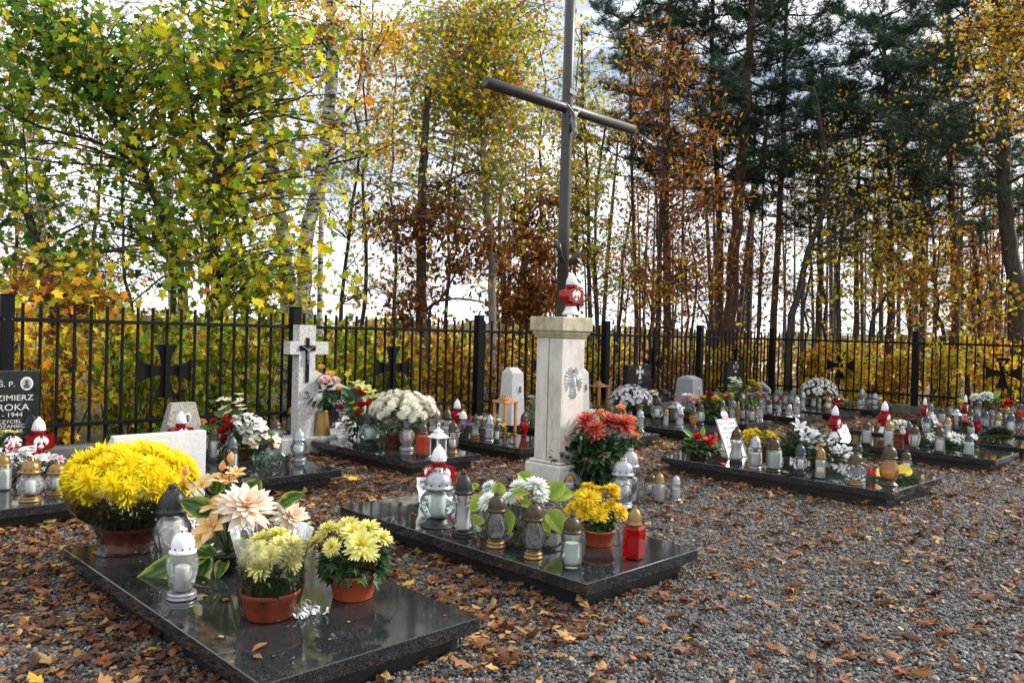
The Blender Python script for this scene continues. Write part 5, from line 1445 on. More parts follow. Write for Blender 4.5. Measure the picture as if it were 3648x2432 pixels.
# ---- right edge graves
poland_lantern((14.32, 4.669, 0.17, 0.426, 0.133), 'red eagle lantern left of the other at the right fence, near the corner post')
lantern((14.596, 4.667, 0.17, 0.323, 0.127), 'tall grey bottle-shaped lantern beside the small slanted plaque', 'cone', 'grey', 'frost', None, 'dome', 'mid')
lantern((12.506, 4.047, 0.17, 0.286, 0.131), 'dark-lidded clear lantern with four flat sides left of the pink rose', 'urn', 'blue', 'green', ('low', 'black'), 'dome', 'big')
lantern((14.437, 4.448, 0.17, 0.268, 0.116), 'upright six-sided clear lantern with black lid by the kerb', 'hex', 'black', 'clear', None, 'dome', 'big')
lantern((16.211, 4.835, 0.17, 0.266, 0.118), 'bronze-lidded lantern farthest back beside the yellow flowers', 'cyl', 'bronze', 'green', None, 'dome', 'mid')
lantern((13.734, 4.103, 0.17, 0.247, 0.094), 'bronze-lidded lantern directly behind the gold-lidded one', 'octo', 'bronze', 'orange', None, 'dome', 'mid')
lantern((12.743, 3.839, 0.17, 0.266, 0.125), 'gold-lidded lantern in front of the house-shaped lantern', 'swirl', 'gold', 'frost', None, 'dome', 'big')
poland_lantern((15.75, 4.465, 0.17, 0.436, 0.133), 'red eagle lantern behind the small yellow flowers at far right')
lantern((16.43, 4.446, 0.17, 0.3, 0.146), 'tall clear lantern with shiny blue lid below the white dahlias', 'swirl', 'blue', 'green', None, 'bullet', 'mid')
lantern((14.305, 3.972, 0.17, 0.296, 0.12), 'rounded lantern with dull bronze lid left of the dark red one', 'vase', 'bronze', 'green', None, 'dome', 'big')
lantern((13.738, 3.721, 0.17, 0.278, 0.138), 'dark red faceted lantern with blue chrome lid', 'octo', 'blue', 'darkred', None, 'bullet', None)
lantern((13.065, 3.619, 0.17, 0.192, 0.102), 'short lantern with black lid in front of the dark red one', 'hex', 'black', 'clear', None, 'dome', 'big')
lantern((14.46, 3.798, 0.17, 0.271, 0.12), 'square-shouldered lantern with blue-black lid right of the dark red one', 'octo', 'blue', 'green', ('low', 'black'), 'dome', 'mid')
lantern((16.827, 4.315, 0.17, 0.238, 0.157), 'bronze-lidded round lantern in the back line at far right', 'globe', 'bronze', 'clear', None, 'dome', 'mid')
lantern((14.557, 3.726, 0.17, 0.251, 0.096), 'grey-lidded lantern pressed against the gold pear lantern', 'cyl', 'grey', 'clear', None, 'dome', 'mid')
lantern((14.331, 3.585, 0.17, 0.277, 0.137), 'pear-shaped lantern with gold lid above the heather', 'pear', 'gold', 'clear', None, 'dome', 'mid')
lantern((15.933, 3.855, 0.17, 0.262, 0.121), 'slim gold-lidded lantern below the red carnations', 'vase', 'gold', 'clear', None, 'dome', 'mid')
lantern((13.8, 3.287, 0.17, 0.32, 0.146), 'large bulb lantern with blue-black lid and banded foot near the right edge', 'pear', 'blue', 'frost', ('low', 'black'), 'dome', 'big')
lantern((17.672, 4.169, 0.17, 0.274, 0.144), 'dark lantern with net-cut glass right of the red carnations', 'diamond', 'black', 'clear', ('low', 'black'), 'dome', None)
lantern((16.212, 3.717, 0.17, 0.33, 0.131), 'blue-lidded lantern cut by the right picture edge, upper one', 'urn', 'blue', 'orange', None, 'dome', 'mid')
lantern((14.394, 3.286, 0.17, 0.226, 0.101), 'clear lantern cut by the right picture edge, lower one', 'globe', 'black', 'green', None, 'dome', None)
# ---- farthest grave in the corner
lantern((16.571, 6.597, 0.17, 0.389, 0.142), 'tallest lantern on the corner grave with silver lid', 'cone', 'silver', 'frost', ('low', 'silver'), 'dome', 'mid')
lantern((16.423, 6.578, 0.17, 0.269, 0.131), 'short dark-lidded lantern in front of the tallest one on the corner grave', 'globe', 'blue', 'frost', ('wide', 'silver'), 'dome', 'mid')
lantern((16.745, 6.507, 0.17, 0.264, 0.153), 'grey-lidded lantern left in the right pair on the corner grave', 'diamond', 'grey', 'frost', None, 'dome', 'mid')
lantern((16.724, 6.404, 0.17, 0.288, 0.162), 'round lantern with bright silver lid, rightmost on the corner grave', 'globe', 'silver', 'frost', ('wide', 'silver'), 'dome', 'mid')
# ---- grave under the white chrysanthemum ball
lantern((15.522, 6.671, 0.17, 0.313, 0.127), 'straight red lantern with grey lid right of the white chrysanthemum ball', 'octo', 'grey', 'red', None, 'dome', None)
lantern((14.971, 6.592, 0.17, 0.266, 0.163), 'wide clear lantern with gold foot below the white chrysanthemum ball', 'pear', 'gold', 'frost', ('low', 'gold'), 'flat', 'mid')
lantern((15.089, 6.818, 0.17, 0.216, 0.091), 'small gold-lidded greenish lantern below the white chrysanthemum ball', 'cyl', 'gold', 'green', None, 'dome', 'mid')
lantern((15.328, 7.043, 0.17, 0.313, 0.139), 'cup-shaped lantern with bronze lid left below the white chrysanthemum ball', 'hour', 'bronze', 'frost', None, 'dome', 'big')
lantern((14.947, 6.674, 0.17, 0.113, 0.08), 'tiny black votive between two clear lanterns', 'vase', 'black', 'darkred', None, 'flat', None)
lantern((14.855, 7.041, 0.17, 0.344, 0.127), 'silver-lidded lantern with swelling glass left of the white chrysanthemum ball', 'swirl', 'silver', 'green', ('wide', 'silver'), 'dome', 'mid')
lantern((16.086, 7.872, 0.17, 0.265, 0.139), 'bluish-lidded lantern in the back line before the outlined-cross headstone', 'cyl', 'grey', 'frost', None, 'dome', 'mid')
lantern((15.587, 7.764, 0.17, 0.276, 0.154), 'bronze-lidded cylinder leftmost in the back line by the fence post', 'cyl', 'bronze', 'frost', None, 'dome', 'mid')
lantern((13.395, 6.46, 0.17, 0.349, 0.141), 'pinkish ribbed lantern with silver lid and white foot at the grave corner', 'swirl', 'silver', 'pink', ('tall', 'white'), 'dome', 'mid')
lantern((13.048, 6.42, 0.17, 0.232, 0.113), 'small round lantern with silver lid beside the pinkish one', 'globe', 'silver', 'frost', ('wide', 'white'), 'dome', 'low')
# ---- crowded grave before the grey wedge stone and its neighbours
lantern((13.407, 6.793, 0.17, 0.263, 0.119), 'cup-shaped lantern with black lid on the crowded grave near the fence post', 'hour', 'black', 'frost', None, 'dome', 'big')
lantern((13.155, 6.838, 0.17, 0.278, 0.107), 'dark-lidded tumbler lantern left of the black-lidded cup', 'cyl', 'bronze', 'frost', ('low', 'black'), 'dome', 'big')
lantern((15.754, 8.045, 0.17, 0.281, 0.138), 'pale tall lantern with grey lid in front of the fence post', 'cone', 'grey', 'pink', None, 'dome', 'mid')
lantern((15.581, 8.137, 0.17, 0.301, 0.138), 'pale tall lantern with silver lid right of the white pompon mums', 'cone', 'silver', 'frost', None, 'dome', 'mid')
lantern((12.12, 6.461, 0.17, 0.344, 0.105), 'tall slim lantern with dark lid at the right corner of the rose grave', 'swirl', 'grey', 'frost', ('wide', 'silver'), 'dome', 'mid')
lantern((11.821, 6.447, 0.17, 0.255, 0.114), 'stout front lantern with dark lid beside the small gold one', 'cyl', 'bronze', 'frost', ('low', 'black'), 'dome', 'big')
lantern((11.969, 6.438, 0.17, 0.241, 0.074), 'small gold-lidded lantern right of the stout front one', 'globe', 'gold', 'frost', ('wide', 'gold'), 'dome', 'low')
lantern((11.907, 6.667, 0.17, 0.234, 0.091), 'small lantern with pointed black lid in the front line', 'hex', 'black', 'frost', ('low', 'black'), 'dome', 'big')
lantern((14.36, 8.042, 0.17, 0.231, 0.11), 'white-lidded lantern standing in the middle of the crowd', 'cyl', 'white', 'pink', None, 'dome', 'mid')
lantern((11.731, 6.741, 0.17, 0.335, 0.149), 'wide square lantern with dark lid above the white eagle lid', 'square', 'grey', 'clear', ('low', 'gold'), 'dome', 'mid', rz=.4)
lantern((11.733, 6.641, 0.17, 0.322, 0.065), 'thin gold-lidded lantern between the wide square and small black-lidded ones', 'swirl', 'gold', 'amber', ('low', 'gold'), 'dome', None)
lantern((15.002, 8.641, 0.17, 0.248, 0.158), 'grey-lidded lantern behind beside the red poinsettia', 'pear', 'grey', 'pink', None, 'dome', 'mid')
lantern((11.797, 6.974, 0.17, 0.321, 0.134), 'tall clear lantern with grey lid and dark foot right of the dark red dahlia', 'vase', 'grey', 'green', ('tall', 'black'), 'dome', 'big')
lantern((15.436, 9.293, 0.17, 0.247, 0.174), 'dark-lidded lantern with swirled white glass behind the roses', 'swirl', 'black', 'frost', None, 'dome', 'mid')
lantern((12.32, 6.792, 0.17, 0.212, 0.087), 'black-lidded lantern hidden behind the stout front one', 'cyl', 'black', 'green', None, 'dome', 'mid')
lantern((14.325, 7.839, 0.17, 0.192, 0.129), 'dark-lidded lantern below the pink and orange flowers', 'urn', 'black', 'frost', None, 'dome', 'mid')
lantern((13.461, 7.129, 0.17, 0.259, 0.101), 'grey-lidded slim lantern behind the tall slim one', 'cyl', 'grey', 'frost', None, 'dome', 'mid')
lantern((10.582, 6.618, 0.17, 0.335, 0.131), 'plump pebbled lantern with bronze lid left of the fern-like leaves', 'diamond', 'bronze', 'frost', ('wide', 'black'), 'dome', 'big')
lantern((10.246, 6.529, 0.17, 0.279, 0.121), 'bellied yellowish lantern with bronze lid and foot', 'urn', 'bronze', 'amber', ('wide', 'bronze'), 'dome', 'mid')
lantern((10.035, 6.621, 0.17, 0.297, 0.14), 'waisted clear lantern with silver lid and wide silver foot', 'hour', 'silver', 'frost', ('tall', 'silver'), 'dome', 'mid')
# ---- lilac chrysanthemum grave and the one right of the pedestal
lantern((10.346, 7.245, 0.17, 0.405, 0.202), 'huge clear globe lantern with black lid and bronze foot', 'globe', 'black', 'green', ('pear', 'bronze'), 'flat', 'mid')
lantern((9.885, 6.76, 0.17, 0.273, 0.104), 'gold-lidded tumbler lantern in front of the silver house lantern', 'ribbed', 'gold', 'frost', ('low', 'gold'), 'dome', 'big')
lantern((9.081, 6.632, 0.17, 0.309, 0.133), 'faceted vase lantern with silver lid and skirted foot at the grave corner', 'hour', 'silver', 'frost', ('tall', 'silver'), 'dome', 'big')
lantern((10.465, 7.657, 0.17, 0.252, 0.119), 'bronze-lidded lantern just behind the faceted silver one', 'cyl', 'bronze', 'green', None, 'dome', 'mid')
lantern((10.17, 8.481, 0.17, 0.385, 0.138), 'round amber ball lantern with black lid touching the pedestal edge', 'globe', 'black', 'amber', ('wide', 'black'), 'dome', 'low')
lantern((10.745, 8.166, 0.17, 0.21, 0.083), 'bronze-lidded lantern behind the orange rose', 'cyl', 'bronze', 'frost', None, 'dome', 'mid')
lantern((10.682, 8.393, 0.17, 0.228, 0.101), 'silver-lidded lantern left of the lilac chrysanthemums', 'urn', 'silver', 'frost', None, 'dome', 'mid')
lantern((9.241, 6.935, 0.17, 0.257, 0.107), 'bronze-lidded lantern behind the pale orange roses', 'swirl', 'bronze', 'frost', None, 'dome', 'mid')
lantern((9.635, 7.669, 0.17, 0.196, 0.107), 'black-lidded lantern behind the red dahlias', 'cyl', 'black', 'clear', None, 'dome', 'mid')
lantern((9.418, 7.347, 0.17, 0.168, 0.096), 'gold-lidded lantern showing between the red dahlia heads', 'cyl', 'gold', 'frost', None, 'dome', 'mid')
# ---- grave left of the pedestal
poland_lantern((6.972, 8.064, 0.17, 0.426, 0.206), 'red eagle lantern behind the purple pansies left of the pedestal')
lantern((6.852, 7.802, 0.17, 0.303, 0.127), 'white-lidded pinkish lantern beside the purple pansies', 'pear', 'white', 'pink', None, 'dome', 'mid')
lantern((6.678, 7.37, 0.17, 0.307, 0.127), 'goblet lantern with bronze lid and gold foot right of the pansies', 'hour', 'bronze', 'clear', ('low', 'gold'), 'dome', 'mid')
lantern((6.661, 7.096, 0.17, 0.32, 0.13), 'wavy lantern with silver lid and foot left of the black-lidded one', 'swirl', 'silver', 'frost', ('wide', 'silver'), 'bullet', 'mid')
lantern((6.642, 6.942, 0.17, 0.237, 0.093), 'small lantern with black lid and white insert by the fir sprig', 'pear', 'black', 'clear', ('low', 'black'), 'dome', 'big')
lantern((7.294, 7.131, 0.17, 0.32, 0.12), 'red bottle-shaped lantern with bronze lid next to the pedestal', 'vase', 'bronze', 'red', None, 'dome', None)
# ---- grave before the speckled cross
lantern((6.002, 7.117, 0.17, 0.445, 0.167), 'big crystal tumbler lantern with bronze hat lid behind the white house lantern', 'octo', 'bronze', 'frost', None, 'flat', 'mid')
lantern((5.669, 6.612, 0.17, 0.359, 0.138), 'clear lantern with gold foot and candle with red flame cap', 'pear', 'bronze', 'clear', ('pear', 'gold'), 'dome', 'flame')
lantern((6.452, 7.788, 0.17, 0.407, 0.086), 'gold-lidded lantern farthest back beside the bronze hat lantern', 'cyl', 'bronze', 'clear', None, 'dome', 'mid')
lantern((5.271, 7.598, 0.17, 0.4, 0.237), 'net-cut globe lantern with tall black lid by the shield plaque', 'diamond', 'black', 'green', ('pear', 'black'), 'dome', 'mid')
lantern((5.392, 7.068, 0.17, 0.385, 0.18), 'silvery pearly lantern with dark lid in front of the cream chrysanthemums', 'vase', 'grey', 'pink', ('low', 'silver'), 'bullet', 'big')
lantern((5.277, 6.646, 0.17, 0.368, 0.147), 'orange-red glass lantern with bronze lid next to the pearly one', 'octo', 'bronze', 'orange', ('low', 'bronze'), 'dome', 'red')
# ---- grave behind the white board
lantern((3.412, 7.513, 0.17, 0.338, 0.112), 'bronze-lidded lantern next to the right edge of the white board', 'urn', 'bronze', 'clear', ('low', 'black'), 'dome', 'big')
lantern((3.369, 7.024, 0.17, 0.299, 0.115), 'ribbed grey-lidded lantern in front of the red roses', 'ribbed', 'grey', 'clear', ('low', 'bronze'), 'bullet', 'mid')
lantern((4.094, 7.106, 0.17, 0.312, 0.161), 'vase-shaped lantern with silver lid and white foot alone on the grave corner', 'vase', 'silver', 'green', ('low', 'silver'), 'bullet', 'mid')
lantern((4.453, 8.257, 0.17, 0.278, 0.176), 'round crystal lantern with ribbed bronze lid behind the white orchids', 'globe', 'bronze', 'clear', None, 'bullet', 'mid')
lantern((4.905, 8.694, 0.2, 0.36, 0.156), 'slender clear lantern with gold lid on the foot of the speckled cross', 'cone', 'gold', 'clear', ('tall', 'blue'), 'flat', None)
poland_lantern((3.409, 8.296, 0.17, 0.419, 0.232), 'red eagle lantern peeping over the white board')
lantern((3.797, 8.955, 0.17, 0.222, 0.12), 'black-lidded lantern peeping over the right end of the white board', 'globe', 'black', 'clear', None, 'dome', 'mid')
# ---- left edge grave
lantern((1.633, 6.627, 0.17, 0.32, 0.181), 'crystal-cut round lantern with gold lid and gold foot at the left edge', 'globe', 'gold', 'frost', ('pear', 'gold'), 'dome', 'mid')
lantern((1.847, 6.78, 0.17, 0.247, 0.167), 'round lantern half hidden behind the left side of the yellow chrysanthemums', 'globe', 'gold', 'frost', ('pear', 'gold'), 'dome', 'mid')
lantern((1.578, 7.169, 0.17, 0.289, 0.134), 'frosted lantern cut by the left picture edge', 'cyl', 'gold', 'frost', None, 'dome', 'big')
poland_lantern((2.124, 8.383, 0.17, 0.424, 0.246), 'dark red eagle lantern before the black headstone at the left edge')
# ---- on the pedestal
poland_lantern((5.31, 4.655, 1.66, 0.374, 0.209), 'red eagle lantern with white lid standing on top of the pedestal', 'red')

# ---- house-shaped lanterns
def house_lantern(place, label, mat, roof_mat, ring=False, glass_mat='clear'):
    x, y, z, h, w = place
    root = empty('house_lantern', (x, y, z + .0008), label, 'lantern', None, 0, (w, w, h))
    mb = MB(); mb.box(-.42, .42, -.42, .42, 0, .05, .01); mb.box(-.36, .36, -.36, .36, .0505, .08); mb.build('base', mat, root)
    for sx in (-1, 1):
        for sy in (-1, 1):
            mb = MB(); mb.box(sx * .33 - .035, sx * .33 + .035, sy * .33 - .035, sy * .33 + .035, .081, .58); mb.build('post', mat, root)
    for k in range(4):
        mb = MB(); mb.box(-.29, .29, -.004, .004, .082, .58); 
        a = PI / 2 * k
        mb.build('pane', GLASS[glass_mat], root, (.33 * math.sin(a), -.33 * math.cos(a), 0), (0, 0, a))
    mb = MB()
    frustum(mb, [(.581, .46), (.60, .48), (.62, .46), (.70, .28), (.72, .26)]); frustum(mb, [(.7205, .20), (.76, .19)]); frustum(mb, [(.7605, .24), (.78, .23), (.86, .06), (.87, .03)])
    mb.build('roof', roof_mat, root)
    mb = MB(); mb.lathe([(.085, .15), (.38, .15), (.385, .1)], 14); mb.build('candle', M_WAX, root)
    if ring:
        mb = MB(); n = 14
        pts = [(.11 * math.cos(2 * PI * i / n), 0, .935 + .062 * math.sin(2 * PI * i / n)) for i in range(n + 1)]
        mb.tube(pts, .02, 6); mb.build('ring', mat, root)
    return root
house_lantern((5.33, 6.45, 0.17, 0.359, 0.168), 'white metal house lantern with a ring on its roof', M_WHITE, M_WHITE, True)
house_lantern((5.723, 7.077, 0.17, 0.337, 0.155), 'black metal house lantern behind the red-orange glass lantern', M_BLKPOT, M_BLKPOT)
house_lantern((10.617, 7.081, 0.17, 0.361, 0.202), 'black house lantern with silver stepped roof by the pink gerberas', M_BLKPOT, CAPS['silver'])
house_lantern((13.816, 4.037, 0.17, 0.352, 0.141), 'clear house lantern with white-edged silver roof at the right', CAPS['grey'], CAPS['silver'])
house_lantern((13.496, 9.338, 0.17, 0.319, 0.279), 'tall black house lantern standing before the fence behind the globe lantern', M_BLKPOT, M_BLKPOT)

# ---- angel lantern

an = empty('angel_lantern', (3.899, 7.348, 0.17 + .0008), 'angel-shaped lantern with gold head, brown wings and pleated glass skirt', 'lantern', None, 0, (0.101, 0.101, 0.224))
mb = MB(); mb.lathe([(0, .62), (.02, .66), (.1, .62), (.3, .46), (.48, .30), (.55, .28)], 32, mod=lambda a, z: 1 + .05 * math.cos(14 * a + 8 * z)); mb.build('skirt', GLASS['frost'], an)
mb = MB(); mb.lathe([(.551, .30), (.60, .28), (.66, .22), (.70, .13)], 18); mb.build('shoulders', CAPS['bronze'], an)
mb = MB(); mb.lathe([(.66, .05), (.70, .2), (.78, .28), (.86, .27), (.94, .18), (.97, .08)], 16); mb.build('head', CAPS['gold'], an)
for s in (-1, 1):
    mb = MB(); mb.prism([(s * .15, .50), (s * .35, .36), (s * .75, .42), (s * .92, .62), (s * .85, .80), (s * .55, .84), (s * .28, .70)][::s], .12, .20, axis='y'); mb.build('wing', CAPS['bronze'], an)

# ---- wooden stand lanterns with rope bow
def wood_lantern(place, label):
    x, y, z, h, w = place
    root = empty('wooden_lantern', (x, y, z + .0008), label, 'lantern', 'varnished wooden stand lanterns', 0, (w, w, h))
    L = .36
    for sx in (-1, 1):
        for sy in (-1, 1):
            mb = MB(); mb.box(sx * L - .06, sx * L + .06, sy * L - .06, sy * L + .06, 0, .795, .006); mb.build('leg', M_WOOD, root)
    mb = MB(); mb.box(-.46, .46, -.46, .46, .796, .845, .006); mb.build('top_board', M_WOOD, root)
    mb = MB(); mb.box(-.26, .26, -.26, .26, .8455, .90, .006); mb.box(-.14, .14, -.14, .14, .9005, .95, .006); mb.build('step_roof', M_WOOD, root)
    mb = MB(); mb.box(-.30, .30, -.30, .30, .03, .06); mb.build('floor_board', M_WOOD, root)
    mb = MB()
    for s in (-1, 1):
        pts = [(0, 0, 0)] + [(s * (.09 + .09 * math.cos(t)), .02, .05 + .045 * math.sin(t)) for t in np.linspace(-2.4, 2.4, 9)] + [(0, 0, 0)]
        mb.tube(pts, .028, 6)
        mb.tube([(0, 0, 0), (s * .08, -.05, -.03), (s * .12, -.06, -.09)], .025, 6)
    mb.build('rope_bow', M_ROPE, root, (-.28, -.30, .90))
    return root
wood_lantern((7.159, 7.344, 0.17, 0.533, 0.262), 'varnished wooden lantern stand with rope bow left of the pedestal')
wood_lantern((11.399, 9.282, 0.17, 0.472, 0.352), 'varnished wooden lantern stand right of the pedestal')

# ------------------------------------------------------------------ flowers
def petals(mb, n, L, W, elev, curl, r0, z0, c0, c1, rng, jit=.08, prof=(.45, .95, 1.0, .6, 0.0), cup=0.15, phase=0.0, twist=0.0):
    """a ring of petals; elev = rise at the base, curl = change of rise towards the tip (radians)"""
    k = len(prof)
    for i in range(n):
        a = 2 * PI * (i + phase) / n + rng.normal(0, jit)
        l = L * rng.uniform(1 - jit, 1 + jit); e = elev + rng.normal(0, jit); w = W * rng.uniform(.9, 1.1)
        ca, sa = math.cos(a), math.sin(a)
        r = r0; z = z0; v = []; c = []
        for j, p in enumerate(prof):
            t = j / (k - 1)
            ww = w * p * .5
            zz = z + cup * ww
            col = np.array(c0) * (1 - t) + np.array(c1) * t
            if p <= 0.001:
                v.append((r * ca, r * sa, z)); c.append(col)
            else:
                v.append((r * ca + ww * sa, r * sa - ww * ca, zz)); v.append((r * ca - ww * sa, r * sa + ww * ca, zz)); c += [col, col]
            ee = e + curl * t
            r += l / (k - 1) * math.cos(ee); z += l / (k - 1) * math.sin(ee)
        f = []
        for j in range(k - 1):
            if prof[j + 1] <= 0.001: f.append((2 * j, 2 * j + 2, 2 * j + 1))
            else: f.append((2 * j, 2 * j + 2, 2 * j + 3, 2 * j + 1))
        mb.add(v, f, np.array(c))

_bl = {}
def blossom(kind, c0, c1, cc=(0.45, 0.28, 0.02), var=0):
    """blossom of unit width facing +z, origin at the calyx"""
    key = (kind, c0, c1, cc, var)
    if key in _bl: return _bl[key]
    rng = np.random.default_rng(var * 7 + len(_bl))
    mb = MB()
    thin = (.5, .85, 1.0, .95, .35)
    wide = (.35, .8, 1.0, .85, 0.25)
    if kind == 'mum':       # chrysanthemum, many narrow strap petals
        petals(mb, 22, .50, .10, -.05, .15, .03, .06, c0, c1, rng, .10, thin)
        petals(mb, 20, .45, .10, .28, .05, .03, .08, c0, c1, rng, .10, thin)
        petals(mb, 16, .36, .095, .62, -.10, .03, .10, c0, c1, rng, .12, thin)
        petals(mb, 9, .20, .07, 1.1, -.3, .02, .12, c0, cc, rng, .15, thin)
        mb.lathe([(.10, .09), (.15, .08), (.17, .03)], 8, col=cc)
    elif kind == 'shaggy':
        petals(mb, 30, .52, .066, -.45, .6, .03, .06, c0, c1, rng, .16, thin)
        petals(mb, 28, .48, .066, .05, .45, .03, .09, c0, c1, rng, .16, thin)
        petals(mb, 22, .40, .066, .5, .3, .03, .12, c0, c1, rng, .18, thin)
        petals(mb, 14, .28, .05, .95, .1, .02, .14, c0, c1, rng, .2, thin)
        mb.lathe([(0, .10), (.10, .16), (.18, .08)], 8, col=c0)
    elif kind == 'pompon':
        petals(mb, 14, .46, .16, -.1, .6, .05, .02, c0, c1, rng, .10, wide)
        petals(mb, 12, .38, .15, .45, .5, .05, .08, c0, c1, rng, .10, wide)
        petals(mb, 8, .28, .13, .95, .3, .03, .12, c0, c1, rng, .12, wide)
        mb.lathe([(.0, .10), (.16, .14), (.26, .05)], 8, col=c0)
    elif kind == 'small':   # tiny spray chrysanthemum, flat button
        petals(mb, 12, .48, .22, .15, .1, .05, .05, c0, c1, rng, .08, (.6, 1.0, .6))
        mb.lathe([(.02, .16), (.14, .14), (.17, .05)], 7, col=cc)
    elif kind == 'dahlia':
        for k, (n, L, e) in enumerate(((16, .50, -.15), (15, .46, .12), (13, .40, .38), (11, .32, .65), (8, .22, .95))):
            petals(mb, n, L, .15, e, .25, .04, .04 + .03 * k, c0, c1, rng, .08, (.4, .9, 1.0, .7, .1), .5, .5 * (k % 2))
        mb.lathe([(0, .12), (.1, .14), (.2, .06)], 8, col=cc)
    elif kind == 'reddahlia':
        for k, (n, L, e) in enumerate(((18, .52, -.55), (18, .50, -.2), (16, .46, .15), (14, .40, .45), (10, .30, .8), (6, .18, 1.2))):
            petals(mb, n, L, .11, e, .55, .04, .03 + .045 * k, c0, c1, rng, .14, (.5, 1.0, .95, .5), .3, .5 * (k % 2))
        mb.lathe([(0, .12), (.15, .16), (.26, .06)], 8, col=c0)
    elif kind == 'lily':
        petals(mb, 3, .56, .26, .75, -.85, .02, .0, c0, c1, rng, .06, (.3, .8, 1.0, .75, 0.0), .4)
        petals(mb, 3, .54, .22, .72, -.80, .02, .0, c0, c1, rng, .06, (.3, .8, 1.0, .75, 0.0), .4, .5)
        for i in range(5):
            a = 2 * PI * i / 5; mb.tube([(0, 0, .05), (.05 * math.cos(a), .05 * math.sin(a), .2), (.12 * math.cos(a), .12 * math.sin(a), .33)], [.008, .007, .012], 4, col=cc)
    elif kind == 'open':    # five broad petals
        petals(mb, 5, .50, .40, .35, -.25, .02, .04, c0, c1, rng, .08, (.3, .9, 1.0, .8, .3), .25)
        mb.lathe([(.03, .05), (.14, .05), (.17, .02)], 7, col=cc)
    elif kind == 'magnolia':
        petals(mb, 8, .52, .30, .18, -.05, .03, .03, c0, c1, rng, .08, (.35, .9, 1.0, .8, .2), .3)
        petals(mb, 6, .40, .28, .55, -.05, .03, .06, c0, c1, rng, .08, (.35, .9, 1.0, .8, .2), .3, .5)
        mb.lathe([(.05, .09), (.14, .08), (.18, .03)], 8, col=cc)
    elif kind == 'rose':
        for k, (n, L, e, r) in enumerate(((5, .40, .55, .14), (5, .40, .85, .11), (4, .40, 1.1, .08), (3, .36, 1.35, .05))):
            petals(mb, n, L, .42, e, .55 - .15 * k, r, .02 + .03 * k, c0, c1, rng, .08, (.5, .95, 1.0, .7), .5, .37 * k)
        mb.lathe([(.0, .12), (.2, .10), (.36, .05)], 8, col=c0)
    elif kind == 'daisy':
        petals(mb, 16, .50, .15, .12, -.05, .06, .04, c0, c1, rng, .06, (.5, .9, 1.0, .8, .2), .2)
        petals(mb, 14, .42, .14, .32, -.1, .06, .06, c0, c1, rng, .06, (.5, .9, 1.0, .8, .2), .2)
        mb.lathe([(.04, .10), (.11, .09), (.13, .04)], 10, col=cc)
    elif kind == 'carnation':
        for k, (n, L, e) in enumerate(((9, .50, .1), (9, .44, .45), (8, .36, .8), (6, .26, 1.15))):
            petals(mb, n, L, .30, e, .1, .03, .03 + .04 * k, c0, c1, rng, .22, (.3, .8, 1.0), .1, .4 * k)
        mb.lathe([(-.15, .05), (.0, .10), (.1, .1)], 7, col=(0.05, .1, .02))
    elif kind == 'poinsettia':
        petals(mb, 7, .52, .24, .1, -.15, .02, .03, c0, c1, rng, .1, (.4, 1.0, .8, 0.0), .2)
        petals(mb, 5, .36, .2, .35, -.1, .02, .06, c0, c1, rng, .1, (.4, 1.0, .8, 0.0), .2, .5)
        mb.lathe([(.04, .06), (.1, .05), (.12, .02)], 7, col=cc)
    elif kind == 'bud':
        mb.lathe([(0, .08), (.1, .2), (.3, .3), (.55, .27), (.8, .14), (.95, .02)], 10, col=c0)
    elif kind == 'glad':    # ruffled half-open floret
        petals(mb, 6, .52, .34, .6, -.3, .04, .0, c0, c1, rng, .15, (.3, .8, 1.0, .8, .4), .4)
        mb.lathe([(0, .06), (.18, .05)], 6, col=cc)
    _bl[key] = mb.mesh('blossom', M_PETAL)
    return _bl[key]

def face(o, d, spin=None):
    q = Vector(d).normalized().to_track_quat('Z', 'Y')
    o.rotation_mode = 'QUATERNION'
    o.rotation_quaternion = q @ Matrix.Rotation(random.uniform(0, 6.28) if spin is None else spin, 4, 'Z').to_quaternion()

MAPL_SMALL = fan_leaf(star_leaf([(-110, .3), (-60, .45), (0, .7), (60, .45), (110, .3)], .55), .1, .1)
def leaf_ball(name, parent, loc, rx, rz, n, size, cols, w, seed=0, tmpl=MAPL_SMALL, lower=-.3, mat=None, fill=.55):
    rng = np.random.default_rng(seed)
    d = rng.normal(0, 1, (n * 2, 3)); d /= np.linalg.norm(d, axis=1)[:, None]
    d = d[d[:, 2] > lower][:n]
    P = d * np.array([rx, rx, rz]) * (fill + (1 - fill) * rng.uniform(0, 1, (len(d), 1)) ** .5)
    az = np.arctan2(d[:, 1], d[:, 0])
    M = rot_mats(rng.normal(0, .4, len(d)), -d[:, 2] * .9 + rng.normal(.35, .35, len(d)), az + rng.normal(0, .5, len(d)))
    V, F, C = scatter(tmpl[0], tmpl[1], P, M, size * rng.uniform(.7, 1.2, len(d)), palette(cols, w, len(d), .12, rng))
    return put(name, fast_mesh(name, V, F, mat or M_GREEN, C), parent, loc)
GREENS = ([(0.018, 0.06, 0.012), (0.03, 0.09, 0.018), (0.012, 0.04, 0.010), (0.06, 0.13, 0.02)], [3, 3, 2, 1])
LIMES = ([(0.30, 0.42, 0.03), (0.20, 0.32, 0.025), (0.09, 0.17, 0.02)], [3, 2, 1])

